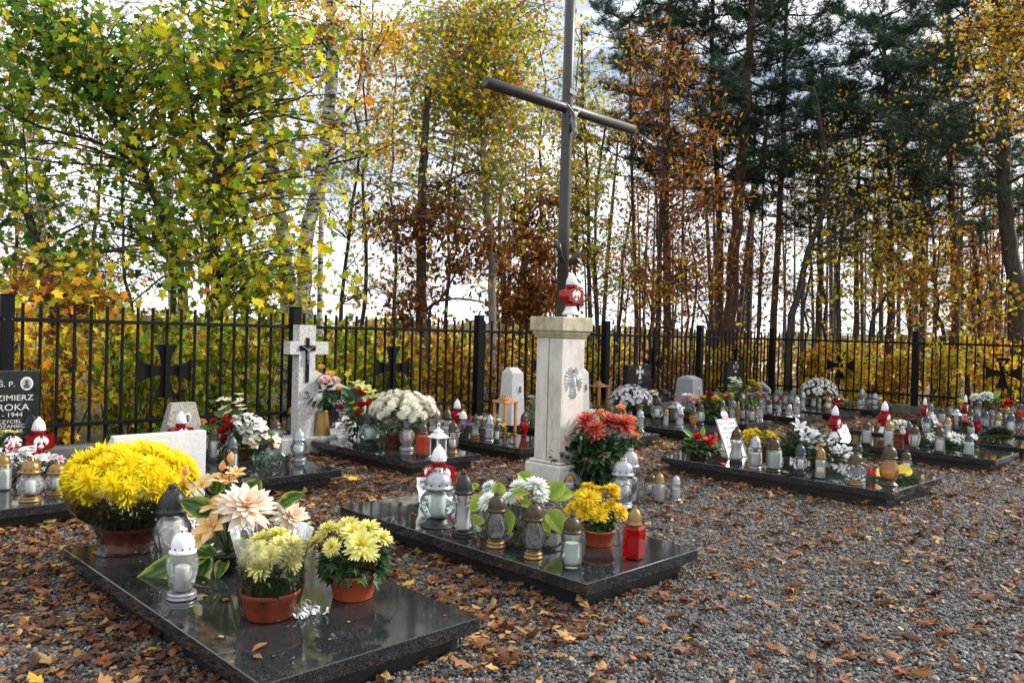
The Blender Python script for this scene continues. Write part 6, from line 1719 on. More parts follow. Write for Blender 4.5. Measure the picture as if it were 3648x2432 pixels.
def pot(parent, r, h, mat, loc=(0, 0, 0), taper=.8, rim=True):
    mb = MB()
    prof = [(0, r * taper * .96), (.004, r * taper)]
    prof += [(h * .82, r * (taper + (1 - taper) * .82)), (h * .825, r * 1.03), (h * .99, r * 1.06), (h, r * 1.04), (h - .004, r * .97), (h * .86, r * .94)] if rim else [(h * .96, r), (h, r * .98), (h - .006, r * .93), (h * .85, r * .9)]
    mb.lathe(prof, 32, cap1=False)
    p = mb.build('pot', mat, parent, loc)
    mb = MB(); mb.lathe([(h * .80, r * .8), (h * .86, r * .93), (h * .88, r * .5)], 20, cap0=False); mb.build('soil', M_SOIL, p)
    return p

def dome(parent, meshes, n, c, rx, rz, size, lo=.05, jit=.12, seed=0, toward=None, front=False):
    """blossoms spread over the upper part of a dome"""
    rg = random.Random(seed)
    g = PI * (3 - 5 ** .5)
    for i in range(n):
        z = 1 - (1 - lo) * (i + .5) / n
        rr = math.sqrt(max(0, 1 - z * z)); a = g * i + rg.uniform(-.25, .25)
        d = (rr * math.cos(a), rr * math.sin(a), z)
        k = 1 + rg.uniform(-jit, jit * .5)
        o = put('blossom', rg.choice(meshes), parent, (c[0] + d[0] * rx * k, c[1] + d[1] * rx * k, c[2] + d[2] * rz * k), None, size * rg.uniform(.8, 1.15))
        face(o, (d[0] + rg.uniform(-.25, .25), d[1] + rg.uniform(-.25, .25), d[2] * .8 + .25))

def stems(parent, n, r, h, base_r, seed=0, mat=None):
    rg = random.Random(seed); mb = MB()
    for i in range(n):
        a = rg.uniform(0, 6.28); q = rg.uniform(.2, 1) * r
        mb.tube([(base_r * .5 * math.cos(a), base_r * .5 * math.sin(a), 0), (q * .6 * math.cos(a), q * .6 * math.sin(a), h * .6), (q * math.cos(a), q * math.sin(a), h)], [.004, .003, .0025], 4)
    return mb.build('stems', mat or M_TWIG, parent)

def wrap(parent, prof, seg=40, amp=.05, seed=0, n=9):
    rg = random.Random(seed); ph = [rg.uniform(0, 6.28) for _ in range(4)]
    mb = MB()
    mb.lathe(prof, seg, mod=lambda a, z: 1 + amp * math.sin(n * a + ph[0] + 9 * z) + amp * .6 * math.sin((n + 5) * a + ph[1] - 14 * z), cap0=False, cap1=False)
    return mb.build('cellophane', M_FILM, parent)

def C(*a): return tuple(a)
Y_BR = ((0.86, 0.62, 0.008), (0.92, 0.80, 0.02)); Y_PALE = ((0.62, 0.52, 0.05), (0.80, 0.75, 0.22)); WHT = ((0.72, 0.70, 0.60), (0.82, 0.82, 0.80)); CRM = ((0.80, 0.77, 0.58), (0.86, 0.85, 0.78))
LIL = ((0.66, 0.50, 0.64), (0.80, 0.74, 0.80)); REDD = ((0.36, 0.008, 0.014), (0.68, 0.20, 0.13)); REDR = ((0.45, 0.006, 0.012), (0.60, 0.015, 0.02)); PEA = ((0.86, 0.64, 0.44), (0.88, 0.80, 0.70)); ORG = ((0.78, 0.24, 0.06), (0.82, 0.40, 0.16)); PNK = ((0.62, 0.06, 0.22), (0.78, 0.30, 0.42))

def flower_root(name, x, y, z, label, cat='flowers', group=None):
    return empty(name, (x, y, z + .0008), label, cat, group)

def local(root, p): return (p[0] - root.location.x, p[1] - root.location.y, p[2] - root.location.z)

def blooms(root, lst, mesh_of, tilt=.5, center=None, seed=0):
    """single blossoms at world points (x, y, z, size)"""
    rg = random.Random(seed)
    for i, it in enumerate(lst):
        x, y, z, s = it[:4]
        m = mesh_of(i) if callable(mesh_of) else mesh_of
        o = put('blossom', m, root, local(root, (x, y, z)), None, s * 1.22)
        d = Vector((-.52, -.56, .55))      # outward to the path and up
        if center is not None:
            d = d * .6 + (Vector((x, y, z)) - Vector(center)).normalized() * .8
        face(o, d + Vector((rg.uniform(-tilt, tilt), rg.uniform(-tilt, tilt), rg.uniform(-tilt * .5, tilt))))
        if center is not None:
            mb = MB(); p0 = local(root, center); p1 = local(root, (x, y, z))
            mid = ((p0[0] + p1[0]) / 2, (p0[1] + p1[1]) / 2, (p0[2] + p1[2]) / 2 + .03)
            mb.tube([p0, mid, p1], [.0035, .003, .003], 4, col=None); mb.build('stem', M_STEM, root)
M_STEM = pmat('green_stem', (0.05, 0.10, 0.025), 0.5, noise=.3)

def big_leaf(root, p, L, W, d, up=(0, 0, 1), cA=(0.03, 0.10, 0.02), cB=(0.34, 0.46, 0.04), droop=.5, name='leaf', margin=True):
    """one broad artificial leaf with paler margin; p = base point (world), d = direction"""
    mb = MB(); nseg = 9
    d = Vector(d).normalized(); s = d.cross(Vector(up)).normalized(); n = s.cross(d).normalized()
    v = []; c = []
    rg = random.Random(int(abs(p[0] * 977 + p[1] * 311 + p[2] * 71)))
    for i in range(nseg + 1):
        t = i / nseg
        w = W * .5 * (math.sin(PI * t ** .8) ** .8 if 0 < t < 1 else 0.02)
        ctr = d * (L * t) - Vector((0, 0, 1)) * (droop * L * t * t)
        for k, u in enumerate((-1, -.72, -.35, 0, .35, .72, 1)):
            q = ctr + s * (w * u) + n * (w * (.35 * abs(u) + (.05 * math.sin(7 * t * PI) if abs(u) == 1 else 0)))
            v.append(tuple(q))
            m = 1 if abs(u) == 1 else (.08 + .75 * rg.random() ** 2 if abs(u) > .6 else (.0 if u else .22))
            if not margin: m = min(1, (.15 + .7 * abs(u)) * (.65 + .55 * rg.random()))
            c.append(tuple(np.array(cA) * (1 - m) + np.array(cB) * m))
    f = []
    for i in range(nseg):
        for k in range(6):
            a = i * 7 + k; f.append((a, a + 1, a + 8, a + 7))
    mb.add(v, f, np.array(c))
    return mb.build(name, M_GREEN, root, local(root, p))

def fir(root, name, sprigs, seed=0, col=((0.018, 0.055, 0.02), (0.035, 0.08, 0.02), (0.07, 0.10, 0.02))):
    """fir or thuja sprigs: list of (start, end) world points; needles on both sides"""
    rng = np.random.default_rng(seed)
    wood = MB(); P = []; D = []
    for (a, b) in sprigs:
        a = np.array(local(root, a)); b = np.array(local(root, b))
        L = np.linalg.norm(b - a)
        side = np.cross(b - a, [0, 0, 1]); side /= max(1e-6, np.linalg.norm(side))
        mid = (a + b) / 2 + np.array([0, 0, .12 * L])
        wood.tube([a, mid, b], [.004, .003, .002], 4, cap=False)
        n = int(90 * L / .2)
        for i in range(n):
            t = rng.uniform(.05, 1.05)
            p = (1 - t) ** 2 * a + 2 * t * (1 - t) * mid + t * t * b
            s = rng.choice([-1, 1])
            d = (b - a) / L * rng.uniform(.4, 1.0) + side * s * rng.uniform(.3, 1.0) + rng.normal(0, .35, 3)
            P.append(p); D.append(d / np.linalg.norm(d) * rng.uniform(.03, .055) * (1.2 - .5 * t))
    P = np.array(P); D = np.array(D); n = len(P)
    s = np.cross(D, rng.normal(0, 1, (n, 3))); s /= np.linalg.norm(s, axis=1)[:, None]; s *= .0035
    V = np.stack([P - s, P + s, P + D], axis=1).reshape(-1, 3)
    F = np.arange(3 * n).reshape(-1, 3)
    cc = np.repeat(palette(col, [3, 3, 1], n, .15, rng), 3, axis=0)
    tw = wood.build('twigs', M_TWIG, root)
    return put(name, fast_mesh(name, V, F, M_NEEDLE, cc), root)

def heap(root, c, r, n, L, seed=0, lift=.35):
    """random sprigs radiating from a heap centre"""
    rg = random.Random(seed); out = []
    for i in range(n):
        a = rg.uniform(0, 6.28); q = rg.uniform(0, .5) * r
        s = (c[0] + q * math.cos(a), c[1] + q * math.sin(a), c[2] + rg.uniform(.0, .05))
        e = (s[0] + L * rg.uniform(.6, 1.1) * math.cos(a + rg.uniform(-.4, .4)), s[1] + L * rg.uniform(.6, 1.1) * math.sin(a + rg.uniform(-.4, .4)), c[2] + rg.uniform(.0, lift) * L)
        out.append((s, e))
    return out

# ---- 1 big yellow chrysanthemum wrapped in film on the nearest grave

f1 = flower_root('potted_chrysanthemum', 1.716, 4.883, .17, 'huge bright yellow chrysanthemum pot wrapped in clear film on the nearest grave', 'potted flowers')
zt = 0.46699999999999997
pot(f1, 0.146 * 1.0, .145, M_BROWNP)
leaf_ball('foliage', f1, (0, 0, zt * .66), 0.394 * .70, .15, 420, .065, *GREENS, seed=1, lower=-.9)
stems(f1, 30, 0.394 * .7, zt * .8, .1, 1)
mz = [blossom('shaggy', *Y_BR, (0.55, .30, .01), k) for k in range(3)]
dome(f1, mz, 125, (0, 0, zt - .06), 0.394 * .82, .165, .135, lo=-.30, seed=3)
rp = 0.146
wrap(f1, [(.004, rp * 1.25), (.02, rp * 1.08), (.10, rp * 1.12), (.16, rp * 1.25), (.24, 0.394 * .78), (zt - .09, 0.394 * .90), (zt - .05, 0.394 * .92)], seed=2, amp=.035)
# ---- 2 pale yellow chrysanthemum in film, terracotta pot

f2 = flower_root('potted_chrysanthemum', 1.814, 3.372, .17, 'pale yellow chrysanthemum in a film cone and terracotta pot at the front', 'potted flowers')
rp = 0.133; hp = 0.125
pot(f2, rp * .98, hp, M_TERRA)
leaf_ball('foliage', f2, (0, 0, hp + .07), rp * .92, .13, 260, .06, *GREENS, seed=5, lower=-.8)
stems(f2, 14, rp * .6, hp + .14, .05, 5)
mz = [blossom('mum', (0.70, 0.64, 0.08), (0.84, 0.82, 0.34), (0.6, .5, .04), k) for k in range(3)]
dome(f2, mz, 15, (0, 0, hp + .10), rp * .85, .135, .12, lo=.05, seed=8)
wrap(f2, [(.003, rp * .92), (hp * .6, rp * 1.04), (hp, rp * 1.12), (hp + .1, rp * 1.10), (hp + .2, rp * 1.22), (hp + .27, rp * 1.38)], seed=7, amp=.03, n=7)
# ---- 3 pale yellow chrysanthemum in orange pot

f3 = flower_root('potted_chrysanthemum', 2.248, 3.352, .17, 'pale yellow chrysanthemum in an unwrapped orange pot near the slab corner', 'potted flowers')
rp = 0.1215; hp = 0.127
pot(f3, rp, hp, M_TERRA)
leaf_ball('foliage', f3, (0, 0, hp + .05), rp * 1.30, .12, 330, .065, *GREENS, seed=9, lower=-.55)
stems(f3, 16, rp, hp + .12, .05, 9)
blooms(f3, [(2.115, 3.486, 0.428, 0.092), (2.097, 3.306, 0.446, 0.082), (2.19, 3.496, 0.48, 0.094), (2.241, 3.39, 0.52, 0.085), (2.22, 3.313, 0.489, 0.114), (2.196, 3.209, 0.453, 0.141), (2.309, 3.323, 0.496, 0.108), (2.335, 3.241, 0.462, 0.092), (2.245, 3.498, 0.479, 0.063), (2.241, 3.221, 0.413, 0.09), (2.26, 3.455, 0.446, 0.094)], lambda i: mz[i % 3], .25, (2.248, 3.352, .17 + hp))
# ---- 4 peach artificial bouquet with variegated leaves

f4 = flower_root('bouquet', 1.966, 4.129, .17, 'peach artificial bouquet with variegated green leaves behind the wrapped pot', 'bouquet')
pot(f4, .075, .10, M_BLKPOT)
c4 = (1.966, 4.129, .26)
pd = blossom('dahlia', *PEA, (0.7, .35, .12)); plily = blossom('lily', (0.82, .52, .12), (0.84, 0.60, 0.36), (0.7, .3, .02)); po = blossom('open', (0.82, .5, .12), (.84, .62, .38), (.75, .4, .05))
blooms(f4, [(2.002, 4.011, 0.513, 0.256), (2.217, 3.938, 0.441, 0.186)], pd, .12, c4)
blooms(f4, [(1.966, 4.161, 0.63, 0.16), (1.885, 4.269, 0.61, 0.152), (2.017, 4.168, 0.678, 0.102), (1.922, 4.174, 0.507, 0.167), (1.868, 4.086, 0.415, 0.18), (1.819, 4.105, 0.37, 0.138)], lambda i: plily if i % 2 == 0 else po, .3, c4)
bd = blossom('bud', (0.80, 0.45, 0.16), (0.80, 0.45, 0.16))
for (x, y, z, s) in [(1.984, 4.173, 0.751, 0.063), (1.953, 4.203, 0.703, 0.063), (1.812, 4.342, 0.672, 0.063), (1.808, 4.345, 0.621, 0.059)]:
    o = put('bud', bd, f4, local(f4, (x, y, z)), None, s); face(o, (.1, -.2, 1))
    mb = MB(); mb.tube([local(f4, c4), local(f4, ((c4[0] + x) / 2, (c4[1] + y) / 2, z - .12)), local(f4, (x, y, z))], [.004, .003, .003], 5); mb.build('stem', M_STEM, f4)
for (q0, q1, wd) in [((1.905, 4.19, 0.465), (1.747, 4.278, 0.562), 0.126), ((1.893, 4.171, 0.261), (1.537, 4.323, 0.129), 0.142), ((1.887, 4.176, 0.244), (1.773, 4.118, 0.099), 0.092), ((2.059, 4.11, 0.542), (2.132, 4.082, 0.674), 0.126), ((2.18, 3.99, 0.505), (2.267, 3.835, 0.608), 0.092), ((2.204, 3.965, 0.438), (2.315, 3.869, 0.439), 0.092), ((1.903, 4.119, 0.271), (1.826, 4.293, 0.255), 0.084), ((1.951, 4.259, 0.565), (1.971, 4.269, 0.664), 0.1), ((1.938, 4.084, 0.255), (1.873, 4.048, 0.169), 0.075), ((1.904, 4.161, 0.328), (1.847, 4.246, 0.337), 0.092)]:
    d = Vector(q1) - Vector(q0)
    lime = q0[2] > .75
    big_leaf(f4, q0, d.length, wd, d + Vector((0, 0, .15 * d.length)), (-.5, -.55, .65), droop=.15, cA=(0.012, .06, .015) if not lime else (.10, .24, .02), cB=(0.40, 0.52, 0.04))
    mb = MB(); mb.tube([local(f4, c4), local(f4, q0)], [.004, .003], 5); mb.build('stem', M_STEM, f4)
# ---- 5 curled white ribbon

rbn = flower_root('ribbon', 1.948, 3.283, .17, 'curled white satin ribbon between the two terracotta pots', 'ribbon')
rg = random.Random(4)
for k in range(7):
    mb = MB(); v = []; n = 30
    ax = rg.uniform(-.06, .06); ay = rg.uniform(-.06, .10); r = rg.uniform(.013, .02); tilt = rg.uniform(0, 3.1)
    for i in range(n):
        t = i / (n - 1) * 2 * PI * 2.2
        px, pz = r * math.cos(t), r * math.sin(t) + r + .002
        u = (i / n - .5) * .10
        cx_, cy_ = ax + u * math.cos(tilt), ay + u * math.sin(tilt)
        for s in (-.005, .005):
            v.append((cx_ + px * -math.sin(tilt) + s * math.cos(tilt), cy_ + px * math.cos(tilt) + s * math.sin(tilt), pz))
    mb.add(v, [(2 * i, 2 * i + 1, 2 * i + 3, 2 * i + 2) for i in range(n - 1)])
    mb.build('curl', M_RIBBON, rbn)
# ---- 6 yellow chrysanthemum pot on the middle grave

f6 = flower_root('potted_chrysanthemum', 3.977, 3.197, .17, 'small bright yellow chrysanthemum in a brown pot on the middle grave', 'potted flowers')
rp = 0.098; hp = 0.102
pot(f6, rp, hp, M_TERRA)
leaf_ball('foliage', f6, (0, 0, hp + .05), rp * .95, .10, 200, .05, *GREENS, seed=12, lower=-.5)
stems(f6, 12, rp * .8, hp + .16, .04, 3)
my = [blossom('mum', (0.70, 0.46, 0.008), (0.78, 0.60, 0.02), (0.55, .3, .01), k) for k in range(2)]
blooms(f6, [(3.959, 3.289, 0.521, 0.082), (3.899, 3.277, 0.474, 0.092), (3.866, 3.197, 0.471, 0.12), (3.847, 3.257, 0.423, 0.091), (3.856, 3.318, 0.39, 0.092), (3.838, 3.196, 0.394, 0.11), (4.01, 3.238, 0.497, 0.093), (4.054, 3.194, 0.499, 0.093), (4.1, 3.191, 0.504, 0.083), (4.057, 3.149, 0.465, 0.082), (4.011, 3.138, 0.421, 0.081), (3.962, 3.143, 0.407, 0.071), (3.895, 3.139, 0.377, 0.1), (4.035, 3.085, 0.382, 0.101), (3.957, 3.22, 0.476, 0.082)], lambda i: my[i % 2], .35, (3.977, 3.197, .17 + hp))
# ---- 7 lime leaves and white dahlias on the middle grave

f7 = flower_root('bouquet', 3.684, 3.583, .17, 'white dahlia bouquet with broad lime leaves on fir in the middle grave', 'bouquet')
c7 = (3.684, 3.583, .20)
wd_ = [blossom('dahlia', (0.72, 0.76, 0.66), (0.84, 0.86, 0.86), (.5, .55, .3), k) for k in range(2)]
blooms(f7, [(3.738, 3.533, 0.503, 0.145), (3.696, 3.644, 0.491, 0.11), (3.485, 3.697, 0.415, 0.123), (3.586, 3.612, 0.437, 0.097), (3.563, 3.776, 0.486, 0.094), (3.732, 3.482, 0.45, 0.092)], lambda i: wd_[i % 2], .25, c7)
for (q0, q1, wd) in [((3.78, 3.632, 0.514), (3.719, 3.694, 0.596), 0.114), ((3.569, 3.698, 0.445), (3.582, 3.716, 0.555), 0.093), ((3.586, 3.613, 0.468), (3.644, 3.485, 0.491), 0.062), ((3.783, 3.488, 0.433), (3.922, 3.422, 0.551), 0.134), ((3.798, 3.473, 0.444), (3.96, 3.383, 0.469), 0.124), ((3.776, 3.465, 0.365), (3.806, 3.349, 0.239), 0.134), ((3.572, 3.624, 0.375), (3.546, 3.578, 0.245), 0.093), ((3.503, 3.763, 0.432), (3.412, 3.782, 0.359), 0.114), ((3.637, 3.561, 0.418), (3.652, 3.476, 0.411), 0.072), ((3.5, 3.838, 0.473), (3.51, 3.899, 0.515), 0.062), ((3.718, 3.479, 0.329), (3.726, 3.4, 0.251), 0.093), ((3.49, 3.775, 0.308), (3.428, 3.765, 0.267), 0.093)]:
    d = Vector(q1) - Vector(q0)
    big_leaf(f7, q0, d.length, wd, d + Vector((0, 0, .2 * d.length)), (-.5, -.55, .65), droop=.2, cA=(0.13, .26, .02), cB=(0.44, 0.48, 0.06), margin=False)
fir(f7, 'needles', heap(f7, c7, .16, 30, .22, 3), 3)
# ---- 8 red dahlias in a black pot by the pedestal

f8 = flower_root('potted_dahlia', 6.187, 5.019, 0.01, 'tall red and white dahlia plant in a black pot leaning against the pedestal', 'potted flowers')
pot(f8, .15, .20, M_BLKPOT)
c8 = (6.187, 5.019, .20)
rd = [blossom('reddahlia', *REDD, (0.6, .3, .03), k) for k in range(2)]
blooms(f8, [(6.091, 5.088, 0.62, 0.195), (5.926, 5.276, 0.475, 0.165), (5.969, 5.261, 0.395, 0.09), (6.301, 4.979, 0.622, 0.181), (6.088, 4.977, 0.551, 0.175), (6.369, 4.841, 0.602, 0.195), (6.379, 4.944, 0.606, 0.152)], lambda i: rd[i % 2], .2, c8)
for k, (cu, rx, rz, n) in enumerate([((6.212, 4.991, 0.273), 0.225, 0.21, 420), ((5.955, 5.244, 0.248), 0.093, 0.165, 130), ((6.103, 5.102, 0.464), 0.135, 0.105, 110)]):
    leaf_ball('foliage', f8, local(f8, cu), rx, rz, n, .10, [(0.014, 0.045, 0.012), (0.022, 0.065, 0.018), (0.04, .09, .02)], [3, 3, 1], seed=30 + k, tmpl=OVAL, lower=-1, fill=.35)
# ---- 9 orange roses and red gerberas behind the dahlias

f9 = flower_root('bouquet', 7.221, 5.451, 0.01, 'orange roses with red gerberas standing behind the red dahlia plant', 'bouquet')
pot(f9, .09, .16, M_BLKPOT)
c9 = (7.221, 5.451, .15)
ro = blossom('rose', *ORG); 
blooms(f9, [(7.17, 5.503, 0.653, 0.112), (7.15, 5.522, 0.539, 0.102), (7.247, 5.426, 0.525, 0.119), (7.25, 5.349, 0.347, 0.108), (7.016, 5.655, 0.597, 0.102)], ro, .3, c9)
blooms(f9, [(7.275, 5.393, 0.182, 0.136), (7.282, 5.417, 0.417, 0.136), (7.135, 5.46, 0.197, 0.057)], blossom('daisy', *REDR, (0.3, .2, .02)), .3, c9)
blooms(f9, [(6.938, 5.733, 0.611, 0.119), (6.974, 5.695, 0.553, 0.102), (6.908, 5.761, 0.567, 0.085)], blossom('open', *WHT), .3, c9)
leaf_ball('foliage', f9, (0, 0, .38), .17, .2, 150, .07, *GREENS, seed=33, tmpl=OVAL, lower=-1, fill=.3)
# ---- 10 red carnation basket

f10 = flower_root('flower_basket', 7.664, 4.797, .17, 'low gold bowl with red carnations and bright green ferns', 'flower bowl')
pot(f10, 0.107, 0.081, M_GOLDPOT, taper=.9)
c10 = (7.664, 4.797, .22)
blooms(f10, [(7.639, 4.823, 0.386, 0.092), (7.718, 4.815, 0.399, 0.093), (7.688, 4.704, 0.357, 0.095), (7.789, 4.717, 0.376, 0.079), (7.667, 4.682, 0.332, 0.071)], blossom('carnation', *REDR), .3, c10)
blooms(f10, [(7.66, 4.802, 0.366, 0.052), (7.704, 4.759, 0.385, 0.043)], blossom('small', *WHT), .3, c10)
for (q0, q1) in [((7.624, 4.838, 0.382), (7.556, 4.949, 0.498)), ((7.685, 4.778, 0.413), (7.72, 4.787, 0.518)), ((7.624, 4.837, 0.325), (7.578, 4.926, 0.39)), ((7.737, 4.725, 0.314), (7.877, 4.629, 0.3)), ((7.614, 4.846, 0.31), (7.558, 4.943, 0.288)), ((7.727, 4.735, 0.314), (7.754, 4.749, 0.231))]:
    d = Vector(q1) - Vector(q0); big_leaf(f10, q0, d.length * 1.1, .055, d, (-.5, -.5, .7), droop=.1, cA=(.10, .34, .04), cB=(.30, .55, .08))
leaf_ball('foliage', f10, (0, 0, .10), 0.209, .10, 420, .06, [(0.016, 0.05, 0.016), (0.03, .08, .02)], [1, 1], seed=36, tmpl=BIRCH, lower=-.2, fill=.3)
# ---- 11 yellow mums on the wreath grave

f11 = flower_root('potted_chrysanthemum', 8.624, 4.57, .17, 'yellow pompon chrysanthemums behind the silver-lidded lantern', 'potted flowers')
pot(f11, .09, .10, M_BROWNP)
yp = [blossom('pompon', (0.66, 0.46, 0.008), (0.76, 0.60, 0.02), var=k) for k in range(2)]
rg = random.Random(2)
blooms(f11, [(8.404, 4.649, 0.414, 0.072), (8.504, 4.661, 0.375, 0.073), (8.545, 4.733, 0.341, 0.074), (8.46, 4.622, 0.428, 0.073), (8.576, 4.619, 0.428, 0.073), (8.672, 4.637, 0.389, 0.074), (8.511, 4.599, 0.381, 0.073), (8.628, 4.595, 0.335, 0.073), (8.73, 4.606, 0.288, 0.074), (8.551, 4.586, 0.326, 0.073), (8.7, 4.552, 0.396, 0.073), (8.603, 4.452, 0.406, 0.072), (8.705, 4.464, 0.375, 0.073), (8.741, 4.539, 0.348, 0.074), (8.67, 4.413, 0.345, 0.073), (8.762, 4.434, 0.305, 0.073), (8.607, 4.7, 0.325, 0.074), (8.452, 4.656, 0.318, 0.073), (8.666, 4.558, 0.359, 0.073)], lambda i: yp[i % 2], .4)
leaf_ball('foliage', f11, (0, 0, .15), .19, .10, 200, .05, *GREENS, seed=37, lower=-.8)
# ---- 12 fir wreath with white fabric flowers

f12 = flower_root('fir_wreath', 8.394, 3.835, .17, 'heaped fir and thuja wreath with white fabric lilies right of the pedestal', 'wreath')
c12 = (8.394, 3.835, .20)
fir(f12, 'needles', heap(f12, c12, .42, 64, .34, 5, .55) + heap(f12, (c12[0] - .1, c12[1] + .2, .30), .3, 36, .28, 6, .6) + heap(f12, (c12[0], c12[1] + .1, .40), .2, 26, .22, 9, .9) + [((8.602, 3.63, 0.305), (8.844, 3.391, 0.286)), ((8.612, 3.62, 0.32), (8.752, 3.412, 0.334)), ((8.434, 3.655, 0.261), (8.415, 3.53, 0.113))], 5)
wl = blossom('lily', (0.76, .78, .80), (0.83, 0.84, 0.87), (.6, .5, .1)); wm = blossom('magnolia', (0.76, .78, .80), (0.83, 0.84, 0.87), (.6, .5, .1))
blooms(f12, [(8.369, 4.004, 0.529, 0.186), (8.326, 3.834, 0.43, 0.211), (8.518, 3.572, 0.299, 0.181), (8.516, 3.717, 0.415, 0.071), (8.443, 3.647, 0.331, 0.084)], lambda i: wl if i == 0 else wm, .2)
leaf_ball('foliage', f12, (0, 0, .10), .36, .20, 330, .05, [(0.015, .045, .016), (.03, .07, .02), (.06, .08, .02)], [3, 2, 1], seed=38, tmpl=BIRCH, lower=-.1, fill=.3)
blooms(f12, [(8.314, 3.705, 0.39, 0.039), (8.289, 3.729, 0.375, 0.039), (8.265, 3.753, 0.374, 0.039), (8.416, 3.6, 0.116, 0.039)], blossom('open', *ORG), .5)
# ---- 13 yellow ribbon flower with red

f13 = flower_root('ribbon_flower', 8.088, 2.884, .17, 'yellow fabric ribbon loops with a red centre around the amber lantern', 'ribbon flower')
for (q0, q1, wd) in [((8.075, 2.966, 0.229), (7.952, 3.018, 0.222), 0.108), ((8.218, 2.895, 0.225), (8.33, 2.814, 0.263), 0.139), ((8.212, 2.93, 0.22), (8.314, 2.858, 0.297), 0.089)]:
    d = Vector(q1) - Vector(q0); big_leaf(f13, q0, d.length, wd, d, (-.5, -.5, .7), droop=.05, cA=(.72, .55, .02), cB=(.80, .68, .05), name='loop', margin=False)
blooms(f13, [(7.929, 3.041, 0.24, 0.079)], blossom('poinsettia', *REDR), .1)
fir(f13, 'needles', heap(f13, (8.088, 2.884, .175), .2, 20, .2, 8, .1), 8)
# ---- 14 white mums in a red pot on the daisy grave

f14 = flower_root('potted_chrysanthemum', 11.268, 3.991, .17, 'small white mums in an orange-red pot behind the gold-lidded lantern', 'potted flowers')
pot(f14, 0.064, .11, M_TERRA)
ws = [blossom('small', (0.74, .74, .70), (0.83, .83, .83), (.6, .6, .4), k) for k in range(2)]
dome(f14, [blossom('pompon', *WHT)], 22, (0, 0, 0.155), 0.163, .13, .075, lo=-.1, seed=4)
leaf_ball('foliage', f14, (0, 0, .16), .15, .1, 140, .05, *GREENS, seed=39, lower=-.6)
# ---- 15 daisies on fir
for (nm, pts, base, lab) in (('fir_spray', [(11.289, 3.592, 0.258, 0.124), (11.326, 3.555, 0.247, 0.079)], (11.162, 3.567), 'white fabric daisy on fir, left one on the daisy grave'), ('fir_spray', [(11.349, 3.347, 0.282, 0.149), (11.423, 3.273, 0.249, 0.149), (11.542, 3.157, 0.305, 0.078)], (11.283, 3.271), 'pair of white fabric daisies on fir, right one on the daisy grave')):
    f = flower_root(nm, base[0], base[1], .17, lab, 'flowers')
    blooms(f, pts, blossom('daisy', (0.76, .77, .74), (0.84, 0.84, 0.84), (.6, .5, .05)), .15)
    fir(f, 'needles', heap(f, (base[0], base[1], .175), .25, 34, .22, 11, .5), 11)
    leaf_ball('foliage', f, (0, 0, .06), .24, .10, 140, .04, [(0.015, .045, .016), (.03, .07, .02)], [3, 2], seed=41, tmpl=BIRCH, lower=-.1, fill=.3)
# ---- 16 heather bowl

f16 = flower_root('heather', 12.649, 3.146, .17, 'low tuft of heather with purple-brown tips at the right', 'heather')
leaf_ball('foliage', f16, (0, 0, .05), 0.16, 0.132, 900, .05, [(0.03, .06, .02), (.06, .09, .025), (.10, .045, .06), (.02, .04, .015)], [3, 2, 2, 2], seed=42, tmpl=BIRCH, lower=0, fill=.5)
fir(f16, 'needles', heap(f16, (12.649 - .3, 3.146 + .2, .18), .2, 30, .3, 12, .3), 12)
# ---- 17 lime and white bouquet far right

f17 = flower_root('bouquet', 17.008, 4.436, .17, 'white dahlia bouquet with lime leaves before the right fence', 'bouquet')
c17 = (17.008, 4.436, .2)
blooms(f17, [(16.841, 4.603, 0.489, 0.179), (16.982, 4.464, 0.504, 0.217), (17.028, 4.419, 0.563, 0.113), (16.968, 4.479, 0.574, 0.075)], wd_[0], .3, c17)
for (q0, q1, wd) in [((17.069, 4.378, 0.503), (17.262, 4.259, 0.613), 0.104), ((17.069, 4.377, 0.474), (17.219, 4.3, 0.531), 0.113), ((17.056, 4.389, 0.427), (17.281, 4.236, 0.401), 0.104), ((16.962, 4.482, 0.433), (16.992, 4.52, 0.334), 0.113), ((17.03, 4.415, 0.416), (17.121, 4.393, 0.291), 0.132), ((16.694, 4.747, 0.423), (16.628, 4.881, 0.396), 0.075), ((16.848, 4.595, 0.457), (16.843, 4.67, 0.442), 0.085)]:
    d = Vector(q1) - Vector(q0); big_leaf(f17, q0, d.length, wd, d + Vector((0, 0, .1)), (-.5, -.55, .65), droop=.15, cA=(0.13, .26, .02), cB=(0.42, 0.48, 0.06), margin=False)
leaf_ball('foliage', f17, (0, 0, .15), .3, .2, 200, .08, *GREENS, seed=43, tmpl=OVAL, lower=-.3, fill=.3)
def simple_bunch(name, label, base, pts, mesh_of, lr, lz, n, cat='flowers', seed=0, tmpl=OVAL, size=.06, potr=0, pm=None, cols=GREENS):
    f = flower_root(name, base[0], base[1], .17, label, cat)
    zc = sum(p[2] for p in pts) / len(pts)
    if potr: pot(f, potr, .12, pm or M_BLKPOT)
    blooms(f, pts, mesh_of, .35, (base[0], base[1], .20))
    if n: leaf_ball('foliage', f, (0, 0, max(.06, (zc - .17) * .55)), lr, lz, n, size, *cols, seed=seed, tmpl=tmpl, lower=-.9, fill=.3)
    return f
simple_bunch('carnation_bunch', 'bunch of red carnations at the right edge before the fence', (16.368, 3.941), [(16.295, 4.016, 0.408, 0.08), (16.339, 3.974, 0.446, 0.098), (16.384, 3.93, 0.465, 0.089), (16.409, 3.905, 0.462, 0.08), (16.352, 3.962, 0.482, 0.071)], blossom('carnation', *REDR), .12, .12, 60, seed=51)
